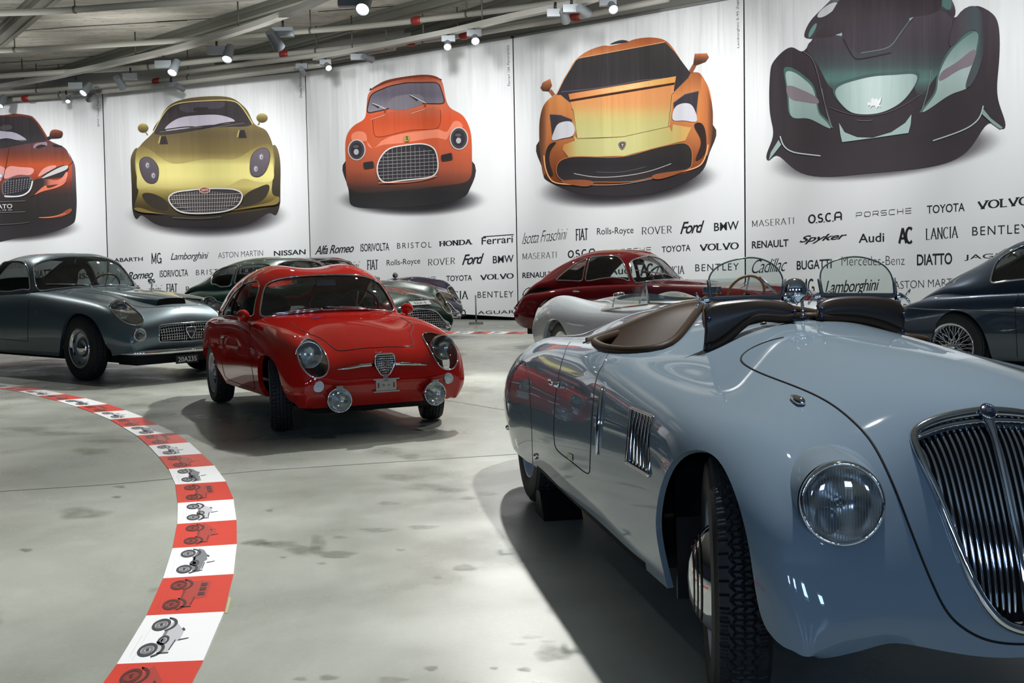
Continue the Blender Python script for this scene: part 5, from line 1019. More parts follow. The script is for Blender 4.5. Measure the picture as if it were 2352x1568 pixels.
def smooth_path(P, closed, it=3):
    P = np.array(P, float)
    d = np.r_[0, np.cumsum(np.linalg.norm(np.diff(P, axis=0), axis=1))]; n = max(16, min(160, int(d[-1]/.012))); t = np.linspace(0, d[-1], n, endpoint=not closed); P = np.stack([np.interp(t, d, P[:, k]) for k in range(3)], 1)
    for _ in range(it):
        if closed: P = (np.roll(P, 1, 0)+2*P+np.roll(P, -1, 0))/4
        else: Q = P.copy(); Q[1:-1] = (P[:-2]+2*P[1:-1]+P[2:])/4; P = Q
    return P
def gaps(S_, lines, r=.0022, m=None, mirror='pair', name='panel_gaps'):
    out = []
    for L in lines:
        if len(L) < 2: continue
        uv = S_.px(L); uv = uv[uv[:, 1] <= 1.0]
        if len(uv) < 3: continue
        out.append(S_.tube(uv, r, 0, False, 6))
    return S_.car.part(name, *dmerge(out), m or GAP, mirror=mirror)
def seat(c, x, w, z, m, wd=.46, h=.55, rake=.25, head=False):
    """bucket seat: cushion and backrest"""
    def blob(cx, cy, cz, sx, sy, sz, tilt):
        V = []; F = []; n1, n2 = 14, 20
        for i in range(n1+1):
            a = math.pi*i/n1-math.pi/2
            for j in range(n2):
                b = 2*math.pi*j/n2; ce = lambda t: math.copysign(abs(t)**.5, t); p = np.array([ce(math.cos(a))*ce(math.cos(b))*sx, ce(math.cos(a))*ce(math.sin(b))*sy, ce(math.sin(a))*sz]); V.append((cx+p[0]*math.cos(tilt)-p[2]*math.sin(tilt), cy+p[1], cz+p[0]*math.sin(tilt)+p[2]*math.cos(tilt)))
        for i in range(n1):
            for j in range(n2): F.append((i*n2+j, i*n2+(j+1) % n2, (i+1)*n2+(j+1) % n2, (i+1)*n2+j))
        return np.array(V), F
    s0 = c.part('seat', *blob(x, w, z, .24, wd/2, .075, .08), m); c.part('seat_back', *blob(x-.24, w, z+h*.52, .07, wd/2*.96, h*.52, rake), m, s0); return s0
def steering(c, x, w, z, R=.19, m=None, tilt=.5, spokes=3):
    ax = (-math.cos(tilt), 0, math.sin(tilt)); _, u, v = frame_of(ax); p = np.array([x, w, z]); T_ = np.linspace(0, 2*math.pi, 48, endpoint=False)
    s0 = c.part('steering_wheel', *tube([p+u*R*math.cos(t)+v*R*math.sin(t) for t in T_], .011, True, 10), m or BLACK)
    for k in range(spokes):
        a = 2*math.pi*k/spokes+math.pi/2; c.part('spoke', *tube([p, p+(u*math.cos(a)+v*math.sin(a))*R], .007, n=6), STEEL, s0)
    c.part('horn_boss', *lathe([(0.001, .012), (.03, .01), (.034, -.02)], p, ax, 18), BLACK, s0); c.part('column', *tube([p, p-np.array(ax)*.35], .02, n=8), BLACK, s0); return s0
def wiper(c, S_, base, tip, bend=None):
    """arm and blade lying on the screen, from photograph points"""
    ub = S_.px([base, tip], 0); t = np.linspace(0, 1, 12)[:, None]; far = ub[:, 1].mean() > 1; uv = ub[0]*(1-t)+ub[1]*t; sg = np.where(uv[:, 1] > 1, -1.0, 1.0); uf = uv.copy(); uf[:, 1] = np.where(uv[:, 1] > 1, 2-uv[:, 1], uv[:, 1])
    m3 = np.c_[np.ones(12), sg, np.ones(12)]; P = S_.at(uf)*m3; N = S_.nrm(uf)*m3; h = np.interp(np.linspace(0, 1, 12), [0, .12, .6, 1], [.004, .026, .024, .012])[:, None]
    w0 = c.part('wiper', *tube((P+N*h)[:9], [.0055]*2+[.0045]*7, n=6), CHROME); q = P+N*.012; c.part('wiper_blade', *tube(q[4:], .0045, n=6), CHROME, w0); c.part('pivot', *lathe([(.010, -.004), (.010, .02), (.001, .024)], P[0], N[0], 12), CHROME, w0); return w0

# ================================================================ pale blue pre-war open sports car
def hero():
    PAINT = paint_mat('pale_blue_paint', (117, 134, 147), .30)
    c = Car('open_sports_car', 'large pale blue open vintage sports car with two small windscreens, nearest the camera', (1.17, 3.39), (.157, -.988), PAINT)
    g = [
     [(-3.50, .60, .30), (-3.66, .56, .40), (-3.72, .50, .48), (-3.75, .43, .54), (-3.78, .34, .57), (-3.82, .22, .59), (-3.85, .10, .60), (-3.86, 0, .60)],
     [(-3.42, .645, .26), (-3.50, .66, .42), (-3.50, .63, .54), (-3.48, .565, .63), (-3.46, .47, .69), (-3.46, .34, .70), (-3.46, .18, .71), (-3.46, 0, .72)],
     [(-3.15, .70, .24), (-3.2, .725, .42), (-3.2, .71, .57), (-3.18, .64, .69), (-3.15, .53, .765), (-3.15, .38, .775), (-3.15, .2, .80), (-3.15, 0, .82)],
     [(-2.75, .725, .235), (-2.78, .75, .42), (-2.78, .74, .59), (-2.78, .68, .725), (-2.76, .57, .80), (-2.75, .40, .82), (-2.75, .22, .885), (-2.75, 0, .915)],
     [(-2.3, .72, .25), (-2.3, .75, .42), (-2.3, .745, .60), (-2.3, .70, .745), (-2.3, .61, .815), (-2.3, .42, .85), (-2.3, .22, .935), (-2.3, 0, .965)],
     [(-1.8, .72, .25), (-1.8, .75, .42), (-1.8, .745, .60), (-1.8, .70, .755), (-1.8, .61, .835), (-1.8, .44, .875), (-1.8, .22, .955), (-1.8, 0, .985)],
     [(-1.3, .72, .25), (-1.3, .745, .42), (-1.3, .745, .60), (-1.3, .70, .765), (-1.3, .61, .845), (-1.3, .46, .89), (-1.3, .24, .95), (-1.3, 0, .98)],
     [(-.9, .72, .25), (-.9, .74, .42), (-.9, .74, .60), (-.9, .70, .755), (-.9, .61, .825), (-.9, .42, .862), (-.9, .22, .937), (-.9, 0, .962)],
     [(-.4, .72, .25), (-.4, .735, .42), (-.4, .735, .60), (-.4, .70, .735), (-.4, .61, .80), (-.4, .44, .832), (-.4, .24, .898), (-.4, 0, .925)],
     [(.0, .71, .25), (.0, .73, .42), (.0, .73, .58), (.0, .69, .715), (.0, .60, .775), (.0, .44, .795), (.0, .24, .842), (.0, 0, .868)],
     [(.24, .69, .25), (.25, .705, .42), (.24, .70, .57), (.22, .65, .68), (.20, .56, .735), (.20, .42, .738), (.21, .23, .765), (.23, 0, .785)],
     [(.44, .65, .25), (.43, .665, .38), (.43, .655, .49), (.42, .61, .57), (.395, .53, .62), (.365, .42, .625), (.325, .22, .655), (.32, 0, .66)],
     [(.50, .60, .24), (.50, .61, .31), (.50, .60, .38), (.49, .56, .44), (.475, .49, .465), (.44, .36, .475), (.40, .19, .49), (.39, 0, .49)],
     [(.50, .585, .262), (.51, .57, .282), (.51, .545, .305), (.51, .50, .33), (.495, .43, .335), (.47, .31, .33), (.445, .17, .33), (.435, 0, .33)],
     [(.47, .57, .258), (.48, .54, .256), (.475, .49, .258), (.47, .43, .266), (.46, .37, .272), (.455, .29, .258), (.445, .15, .222), (.44, 0, .205)]]
    S_ = Surf(c, g, 170, 84); hm = S_.hm
    arch = S_.px([(1530, 1352), (1508, 1230), (1507, 1180), (1520, 1110), (1555, 1050), (1600, 1033), (1640, 1047), (1680, 1112), (1708, 1200), (1727, 1300), (1744, 1400), (1760, 1443), (1778, 1467), (1800, 1485), (1822, 1494)], 90)
    pol = np.vstack([arch, [[1.06, arch[-1, 1]], [1.06, -.08], [arch[0, 0], -.08]]])
    wellp, hm, lps = split(hm, sdist(pol, hm.UV)); lips = [lip(S_, lp, .018) for lp in lps]
    # rear wheel opening below the spat
    rear = S_.xz([(-3.10, .26), (-2.98, .285), (-2.78, .255), (-2.62, .235), (-2.5, .25)]); pol = np.vstack([rear, [[rear[-1, 0], -.08], [rear[0, 0], -.08]]])
    # cockpit opening: near edge from the photograph, taken across the centre line
    ck = S_.px([(1366, 787), (1385, 799), (1420, 806), (1460, 808), (1510, 803), (1548, 786), (1580, 750), (1603, 718), (1618, 702)], 60)
    e = ck[-1]; fr = S_.px([(1640, 694), (1700, 700), (1760, 706)], 0)
    uf = S_.xz([(-.98, .7)])[0, 0]; ur = S_.xz([(-2.0, .7)])[0, 0]
    pol = np.vstack([ck, [[uf, .75], [uf, 1.06], [ur, 1.06], [ur+.004, .80]]])
    pol = np.vstack([curve(pol[:len(ck)+1], 70), pol[len(ck)+1:]])
    cut, hm, lps = split(hm, sdist(pol, hm.UV)); ckl = lps
    # grille opening
    gp = S_.px([(2272, 947), (2180, 960), (2125, 978), (2104, 992), (2099, 1010), (2112, 1050), (2140, 1110), (2185, 1220), (2225, 1320), (2260, 1385), (2300, 1428), (2352, 1448)], 60)
    gp[0, 1] = 1.05; gp[-1, 1] = 1.05; pg = gp.copy()
    gr_in, hm, lps_g = split(hm, sdist(pg, hm.UV)); lips += [lip(S_, lp, .05) for lp in lps_g]
    # side vent opening
    vp = S_.px([(1452, 937), (1504, 958), (1493, 1094), (1440, 1062)], 0); vp = rpoly(vp, .08)
    v_in, hm, lps_v = split(hm, sdist(vp, hm.UV)); lips += [lip(S_, lp, .03) for lp in lps_v]
    body = c.part('body', *dmerge([(hm.V, hm.F)]+lips), PAINT, mirror='both')
    # tail cap
    # ---- panel gaps
    def gap(pts, r=.0022, closed=False, smooth=True, both=True):
        uv = S_.px(pts, None, closed, smooth); V, F = S_.tube(uv, r, 0, closed, 6); return (V, F)
    G = [gap([(2075, 700+40), (1960, 742), (1800, 775), (1718, 805), (1702, 825), (1712, 838), (1760, 862), (1850, 897), (1905, 925), (1960, 968), (2005, 1020), (2050, 1110), (2085, 1200), (2120, 1290), (2160, 1380), (2210, 1440), (2270, 1470), (2351, 1479)][2:], .0034),
         gap([(1296, 815), (1284, 862), (1277, 905), (1273, 960), (1273, 1010), (1279, 1032), (1310, 1058), (1350, 1087), (1355, 1070), (1357, 1020), (1362, 930), (1370, 870), (1384, 840)], .0022),
         gap([(1185, 850), (1203, 829), (1212, 850), (1217, 900), (1221, 980), (1224, 1066)], .0016), gap([(1170, 900), (1178, 862), (1190, 838), (1203, 829)], .0016),
         gap([(1296, 815), (1303, 795), (1310, 785)], .0014), gap([(1384, 840), (1392, 822), (1402, 806)], .0014)]
    c.part('panel_gaps', *dmerge(G), GAP, mirror='pair')
    # ---- grille: frame, slats, badge
    fr_ = gp.copy(); fr_[0, 1] = fr_[-1, 1] = 1.0; P = S_.at(fr_)+S_.nrm(fr_)*.004
    V1, F1 = tube(P, np.interp(np.linspace(0, 1, len(P)), [0, .25, .5, 1], [.016, .013, .010, .014]), n=10); grf = c.part('grille', V1, F1, CHROME, mirror='both')
    back = HM(gr_in.V-S_.nrm(gr_in.UV)*.07, gr_in.F, gr_in.UV); c.part('grille_backing', back.V, back.F, DARK, grf, mirror='both')
    # inner top bar
    t0 = S_.px([(2106, 1004), (2160, 983), (2215, 972), (2272, 966)], 24); t0[-1, 1] = 1.0; V1, F1 = tube(S_.at(t0)+S_.nrm(t0)*.002, .006, n=8); c.part('grille_bar', V1, F1, CHROME, grf, mirror='both')
    uv_top = pg[:, 0].min(); us = np.linspace(0, 1, 60)
    us_all = np.linspace(gp[:, 0].min(), gp[:, 0].max(), 70)
    slats = []
    for k in range(1, 15):
        wv = k*.0178
        pts = []
        for u in us_all:
            row = S_.at(np.c_[np.full(40, u), np.linspace(.6, 1, 40)]); v = np.interp(-wv*(1-.12*(u-us_all[0])/(us_all[-1]-us_all[0])), -row[:, 1], np.linspace(.6, 1, 40))
            if sdist(pg, np.array([[u, v]]))[0] > .006: pts.append((u, v))
        if len(pts) < 6: continue
        uvp = np.array(pts); bulge = np.sin(np.linspace(0, math.pi, len(uvp)))[:, None]; V1, F1 = tube(S_.at(uvp)+S_.nrm(uvp)*(-.022+.016*bulge), .0046, n=8); slats.append((V1, F1))
    for V1, F1 in slats: c.part('grille_slat', V1, F1, CHROME, grf, mirror='pair')
    cen = np.c_[us_all[3:], np.ones(67)]; P = S_.at(cen)+S_.nrm(cen)*.002; V1, F1 = tube(P, np.interp(np.linspace(0, 1, 67), [0, .15, 1], [.017, .010, .009]), n=10); c.part('centre_rib', V1, F1, CHROME, grf)
    bp_ = S_.at(np.array([[gp[0, 0]+.004, 1.0]]))[0]; bn = S_.nrm(np.array([[gp[0, 0]+.012, 1.0]]))[0]
    V1, F1 = lathe([(0.001, .022), (.018, .022), (.021, .018), (.021, .0)], bp_+bn*.002, bn, 24); bd = c.part('badge', V1, F1, mat('badge_navy', (28, 34, 58), .25, 0, 1.0), grf)
    for k in range(6):
        V1, F1 = lathe([(.020, .020), (.0225, .024), (.0225, .018)], bp_+bn*.002, bn, 24)
    c.part('badge_rim', V1, F1, CHROME, bd); V1, F1 = box(bp_+bn*.025, (.004, .014, .009)); c.part('badge_flag', V1, F1, STEEL, bd, smooth=False)
    # ---- side vent
    VP = np.vstack([vp]); P = S_.at(VP)+S_.nrm(VP)*.003; V1, F1 = tube(P, .0055, True, 8); vf = c.part('side_vent', V1, F1, CHROME, mirror='pair')
    bk = HM(v_in.V-S_.nrm(v_in.UV)*.03, v_in.F, v_in.UV); c.part('vent_backing', bk.V, bk.F, DARK, vf[0]); c.part('vent_backing', bk.V*[1, -1, 1], bk.F, DARK, vf[1])
    for k in range(7):
        f_ = (k+.5)/7; a = S_.px([(1453+51*f_, 941+20*f_), (1441+52*f_, 1060+31*f_)], 0); uvp = a[0]*(1-us[:20, None]/us[19])+a[1]*us[:20, None]/us[19]
        V1, F1 = tube(S_.at(uvp)-S_.nrm(uvp)*.006, .0058, n=8); c.part('vent_slat', V1, F1, CHROME, vf[0]); c.part('vent_slat', V1*np.array([1, -1, 1]), F1, CHROME, vf[1])
    st = S_.px([(1386, 888), (1380, 940), (1376, 990), (1374, 1043)], 24); V1, F1 = tube(S_.at(st)+S_.nrm(st)*.004, np.interp(np.linspace(0, 1, 24), [0, .08, .5, 1], [.003, .008, .010, .005]), n=8); c.part('side_strip', V1, F1, CHROME, mirror='pair')
    # door handle, plate, latches, indicator
    h = S_.px([(1284, 884)], 0); p = S_.at(h)[0]; nn = S_.nrm(h)[0]; V1, F1 = lathe([(.0, 0), (.016, .002), (.012, .008), (.008, .03), (.001, .034)], p, nn, 20); dh = c.part('door_handle', V1, F1, CHROME, mirror='pair')
    V1, F1 = tube([p+nn*.03+np.array([.015, 0, -.004]), p+nn*.034, p+nn*.032+np.array([-.05, 0, .006]), p+nn*.026+np.array([-.075, 0, .004])], [.006, .009, .008, .004], n=10); c.part('lever', V1, F1, CHROME, dh[0]); c.part('lever', V1*np.array([1, -1, 1]), F1, CHROME, dh[1])
    q = S_.px([(1305, 1039), (1316, 1044), (1316, 1059), (1306, 1053)], 0); V1 = S_.at(q)+S_.nrm(q)*.003; c.part('maker_plate', V1, [(0, 1, 2, 3)], mat('brass_plate', (150, 152, 130), .35, .8), smooth=False)
    for pt in ((1232, 1047), (1164, 983)):
        h = S_.px([pt], 0); p = S_.at(h)[0]; nn = S_.nrm(h)[0]; V1, F1 = lathe([(.014, 0), (.014, .006), (.008, .012), (.001, .013)], p, nn, 18); c.part('spat_latch', V1, F1, CHROME, mirror='pair')
    h = S_.px([(1817, 914), (1831, 922), (1846, 932)], 12); P = S_.at(h)+S_.nrm(h)*.006; V1, F1 = tube(P, [.002, .006, .008, .010, .011, .012, .013, .013, .0135, .013, .010, .003], n=12); c.part('indicator', V1, F1, CHROME, mirror='pair')
    h = S_.px([(1848, 896), (1754, 744)], 0); p = S_.at(h)[1]; nn = S_.nrm(h)[1]; V1, F1 = lathe([(.012, 0), (.010, .006), (.001, .008)], p, nn, 16); c.part('scuttle_stud', V1, F1, CHROME, mirror='pair')
    # ---- headlamps
    h = S_.px([(1922, 1150)], 0); p = S_.at(h)[0]
    d = np.array([.93, .22, .10]); R = .092
    V1, F1 = lathe([(R*1.42, -.16), (R*1.30, -.09), (R*1.16, -.03), (R*1.1, -.012)], p+d*.066, d, 48)
    for sd in (1, -1):
        pp = (p+d*.075)*[1, sd, 1]; dd = d*[1, sd, 1]
        c.part('headlamp_pod', V1*np.array([1, sd, 1]), F1, PAINT)
        round_lamp(c, pp, dd, R, ribs=26, ring=.08)
    # ---- cockpit: leather edge, tub, seat, aprons
    LEA = mat('brown_leather', (46, 34, 23), .5, spec=.25); LEAD = mat('dark_leather', (34, 28, 24), .34); n, l, b = nodes(LEA)
    bpn = n.new('ShaderNodeBump'); bpn.inputs['Strength'].default_value = .06; bpn.inputs['Distance'].default_value = .003; l.new(noise(n, l, tex_coord(n, l), 90, 3), bpn.inputs['Height']); l.new(bpn.outputs[0], b.inputs['Normal'])
    for P, UV, cl in ckl:
        if len(P) < 20: continue
        if P[0][0] < P[-1][0]: P = P[::-1]; UV = UV[::-1]
        keep = np.where(P[:, 1] > -1)[0]; Q = P[::3]+S_.nrm(UV[::3])*.004; V1, F1 = tube(Q, .017, n=12); trim = c.part('cockpit_trim', V1, F1, LEA, mirror='both')
    tub = []
    for y0 in (1,):
        V1, F1 = box((-1.45, 0, .30), (1.3, 1.14, .04)); tub.append((V1, F1))
        for sd in (1, -1): tub.append(box((-1.45, sd*.57, .53), (1.3, .03, .46)))
        tub.append(box((-.84, 0, .55), (.03, 1.1, .44)))
    c.part('cockpit_tub', *dmerge(tub), LEAD, smooth=False)
    def pad(name, rows, m, par=None, nu=30, nv=30, th=.0, mirror=None):
        A = nat(nat(np.array(rows, float), np.linspace(0, 1, nu)).transpose(1, 0, 2), np.linspace(0, 1, nv)).transpose(1, 0, 2); V_ = A.reshape(-1, 3); F_ = [(i*nv+j, (i+1)*nv+j, (i+1)*nv+j+1, i*nv+j+1) for i in range(nu-1) for j in range(nv-1)]
        o = c.part(name, V_, F_, m, par, mirror)
        for q in (o if isinstance(o, list) else [o]):
            if th: sm = q.modifiers.new('thickness', 'SOLIDIFY'); sm.thickness = th; sm.offset = 0
        return o
    # bench back: a fat roll of hide leaning back, its top running up to the spine of the tail
    for sd in (1, -1):
        for rw in ([(-1.86, sd*.59, .838), (-1.82, sd*.45, .888), (-1.80, sd*.25, .952), (-1.80, sd*.02, .975)], [(-1.55, sd*.615, .62), (-1.54, sd*.45, .65), (-1.53, sd*.28, .655), (-1.53, sd*.02, .655)]): c.part('seat_piping', *tube(curve(rw, 24), .006, n=6), LEAD)
        pad('seat_backrest', [[(-1.35, sd*.60, .40), (-1.38, sd*.45, .42), (-1.38, sd*.28, .42), (-1.38, sd*.02, .42)], [(-1.60, sd*.61, .64), (-1.58, sd*.45, .66), (-1.58, sd*.28, .67), (-1.58, sd*.02, .67)],
                              [(-1.84, sd*.58, .83), (-1.80, sd*.45, .87), (-1.78, sd*.25, .93), (-1.78, sd*.02, .955)], [(-1.93, sd*.56, .835), (-1.90, sd*.44, .885), (-1.88, sd*.25, .955), (-1.88, sd*.02, .985)], [(-2.02, sd*.54, .80), (-2.0, sd*.42, .86), (-1.98, sd*.24, .93), (-1.98, sd*.02, .95)]], LEA, th=.02)
        pad('seat_cushion', [[(-1.40, sd*.58, .44), (-1.4, sd*.3, .46), (-1.4, sd*.04, .44)], [(-1.15, sd*.58, .48), (-1.15, sd*.3, .51), (-1.15, sd*.04, .48)], [(-.92, sd*.58, .42), (-.92, sd*.3, .45), (-.92, sd*.04, .42)]], LEA, th=.04)
        pad('door_card', [[(-1.75, sd*.55, .80), (-1.3, sd*.56, .80), (-.9, sd*.55, .80)], [(-1.75, sd*.56, .6), (-1.3, sd*.57, .6), (-.9, sd*.56, .6)], [(-1.75, sd*.56, .4), (-1.3, sd*.56, .4), (-.9, sd*.55, .4)]], LEA, th=.01)
    V1, F1 = lathe([(.165, -.012), (.178, 0), (.165, .012), (.152, 0), (.165, -.012)], (-1.16, -.30, .86), (-.86, 0, .5), 40); sw = c.part('steering_wheel', V1, F1, BLACK)
    for k in range(3):
        a = 2*math.pi*k/3; _, u_, w2 = frame_of((-.86, 0, .5)); V1, F1 = tube([np.array((-1.16, -.30, .86)), np.array((-1.16, -.30, .86))+(u_*math.cos(a)+w2*math.sin(a))*.165], .006, n=6); c.part('spoke', V1, F1, CHROME, sw)
    V1, F1 = tube([(-1.16, -.30, .86), (-.85, -.30, .68)], .016, n=10); c.part('steering_column', V1, F1, BLACK, sw)
    # leather wind aprons standing on the scuttle in front of each seat
    def apron(top, bot, x, label):
        T_ = [c.hit(*p, x=x) for p in top]; B_ = [c.hit(*p, x=x) for p in bot]; n = 26; T_ = curve(T_, n); B_ = curve(B_, n); rows = []
        for t in np.linspace(0, 1, 10): bul = .018*math.sin(math.pi*t); rows.append(T_*(1-t)+B_*t+np.array([bul, 0, 0]))
        A = np.array(rows); V_ = A.reshape(-1, 3); F_ = [(i*n+j, (i+1)*n+j, (i+1)*n+j+1, i*n+j+1) for i in range(9) for j in range(n-1)]
        o = c.part('leather_apron', V_, F_, LEAD, label=label); sm = o.modifiers.new('thickness', 'SOLIDIFY'); sm.thickness = .02; sm.offset = 0
        P = B_+np.array([.016, 0, .012]); V1, F1 = tube(P, .017, n=10); c.part('piping', V1, F1, LEA, o)
        for k in (1, n-2):
            for t in (.25, .85): p = T_[k]*(1-t)+B_[k]*t+np.array([.02+.016*math.sin(math.pi*t), 0, 0]); V1, F1 = lathe([(.008, 0), (.007, .006), (.001, .008)], p, (1, 0, 0), 14); c.part('stud', V1, F1, mat('blued_stud', (40, 52, 84), .25, .6), o)
        return o
    apron([(1617, 712), (1632, 701), (1680, 693), (1740, 690), (1790, 696), (1814, 703), (1820, 714)], [(1617, 806), (1640, 800), (1672, 778), (1706, 748), (1740, 734), (1790, 737), (1821, 734)], -.88, 'dark leather apron under the nearer windscreen')
    apron([(1876, 706), (1890, 694), (1925, 685), (1985, 683), (2035, 687), (2062, 698), (2070, 710)], [(1876, 733), (1890, 736), (1930, 737), (1975, 741), (2020, 752), (2050, 764), (2068, 772)], -.90, 'dark leather apron under the farther windscreen')
    # ---- aero screens
    FR = mat('grey_screen_frame', (88, 92, 96), .4, .25)
    def aero(x, A, B, C, D, topc, label, studs):
        """A,B: base ends, C,D: upper ends of the side arms, topc: glass outline"""
        q = [c.hit(*p, x=x) for p in (C, A, B, D)]; P = rpoly(np.array(q), [0, .22, .22, 0], 8); P = P[8:-0] if False else P
        arm = np.vstack([q[0], rpoly(np.array([q[0], q[1], q[2], q[3]]), [.0, .25, .25, .0], 8)[8:24], q[3]])
        w_ = np.interp(np.linspace(0, 1, len(arm)), [0, .3, .5, .7, 1], [.0065, .008, .0095, .008, .0065]); V1, F1 = tube(arm, w_, n=10); fr = c.part('windscreen_frame', V1, F1, FR, label=label)
        out = curve([c.hit(*p, x=x) for p in topc], 40); pol = np.vstack([out, q[2]+[0, -.004, .006], q[1]+[0, .004, .006]]); V1 = np.vstack([pol+[.0025, 0, 0], pol-[.0025, 0, 0]]); m = len(pol)
        c.part('glass_pane', V1, [tuple(range(m)), tuple(range(2*m-1, m-1, -1))]+[(i, (i+1) % m, m+(i+1) % m, m+i) for i in range(m)], AERO, fr, smooth=False)
        V1, F1 = tube(out, .0028, n=6); c.part('pane_edge', V1, F1, mat('glass_edge', (92, 104, 98), .2), fr)
        for (e, sg) in ((q[1], 1), (q[2], -1)):
            p = e+np.array([0, sg*.012, -.004]); V1, F1 = lathe([(.012, -.012), (.015, -.006), (.015, .006), (.010, .014), (.006, .024), (.001, .026)], p, (0, sg, 0), 18); cl = c.part('clamp', V1, F1, CHROME, fr)
            for dz in (1, -1): V1, F1 = tube([p+np.array([0, sg*.022, 0]), p+np.array([.004, sg*.034, dz*.014]), p+np.array([.004, sg*.040, dz*.026])], [.004, .005, .003], n=8); c.part('wing_nut', V1, F1, CHROME, fr)
            V1, F1 = tube([p, p+np.array([.0, 0, -.03]), p+np.array([-.004, 0, -.075])], .007, n=10); c.part('pillar', V1, F1, CHROME, fr)
    aero(-.90, (1632, 686), (1797, 681), (1627, 643), (1801, 640), [(1628, 650), (1630, 634), (1645, 615), (1672, 601), (1705, 593), (1735, 592), (1765, 601), (1785, 616), (1796, 634), (1799, 648)], 'small grey framed windscreen, the nearer of the two', None)
    aero(-.92, (1888, 678), (2057, 679), (1881, 640), (2053, 638), [(1884, 646), (1885, 626), (1893, 612), (1915, 599), (1945, 591), (1975, 590), (2010, 599), (2035, 614), (2048, 634), (2050, 644)], 'small grey framed windscreen, the farther of the two', None)
    # ---- round driving mirror on its stalk between the screens
    b0 = c.hit(1845, 730, w=.0); t0 = c.hit(1842, 690, w=0.0); m0 = c.hit(1825, 668, x=t0[0]+.02)
    V1, F1 = tube([b0-np.array([0, 0, .01]), b0*.5+t0*.5, t0], [.011, .006, .006], n=12); ms = c.part('mirror_stalk', V1, F1, CHROME); V1, F1 = box(b0+[0, 0, -.002], (.04, .09, .008)); c.part('stalk_foot', V1, F1, CHROME, ms, smooth=False)
    V1, F1 = tube([t0, m0+np.array([-.01, 0, -.03])], .008, n=10); c.part('ball_joint', V1, F1, CHROME, ms); R = .045
    V1, F1 = lathe([(R*math.cos(t), R*.55*math.sin(t)) for t in np.linspace(-.2, math.pi/2-.01, 12)], m0, (.97, .24, .05), 40); mr = c.part('round_mirror', V1, F1, CHROME); V1, F1 = lathe([(0.001, -.004), (R*.96, -.004), (R*.98, -.009)], m0, (.97, .24, .05), 40); c.part('mirror_glass', V1, F1, CHROME, mr)
    # ---- wheels and what is underneath
    SILV = mat('pale_blue_wheel', (150, 172, 205), .35, 0, .6)
    wheel(c, 0.03, .60, .335, .145, .205, 'disc', steer=15, side=1, tread='zigzag', rimmat=SILV, hi=True); wheel(c, .03, .60, .335, .145, .205, 'disc', steer=15, side=-1, rimmat=SILV)
    wheel(c, -2.76, .615, .335, .145, .205, 'disc', side=1, tread='zigzag', rimmat=SILV); wheel(c, -2.76, .615, .335, .145, .205, 'disc', side=-1, rimmat=SILV)
    V1, F1 = box((-1.35, 0, .27), (1.85, 1.445, .04)); c.part('light_stop_floor_pan', V1, F1, DARK); V1, F1 = box((-.52, 0, .50), (.03, 1.20, .50)); c.part('light_stop_firewall', V1, F1, DARK)  # hidden boxes added to stop lamp light leaking through the open shell
    chassis(c, -3.5, .28, .50, .24, .36, [(.06, .36, .53, .35), (-2.78, .36, .56, .34)])
    V1, F1 = box((-.55, .56, .30), (.10, .14, .16)); c.part('mud_flap', *box((-.235, .60, .33), (.012, .16, .24)), BLACK, smooth=False)
    # ---- chock behind the rear wheel
    p0 = c.o+c.f*(-2.76+.335)-c.l*.60; ck_ = empty('wheel_chock', tuple(p0), 'black wedge chock on the floor against the rear tyre of the pale blue open car', 'wheel chock')
    ang = math.atan2(c.f[1], c.f[0]); V1 = np.array([(-.10, -.09, 0), (.13, -.09, 0), (-.06, -.09, .11), (.02, -.09, .12), (-.10, .09, 0), (.13, .09, 0), (-.06, .09, .11), (.02, .09, .12)]); Rz = np.array([[math.cos(ang), -math.sin(ang), 0], [math.sin(ang), math.cos(ang), 0], [0, 0, 1]])
    mesh('wedge', (V1@Rz.T), [(0, 1, 3, 2), (4, 6, 7, 5), (0, 4, 5, 1), (1, 5, 7, 3), (2, 3, 7, 6), (0, 2, 6, 4)], BLACK, ck_, smooth=False)
    return c
hero()

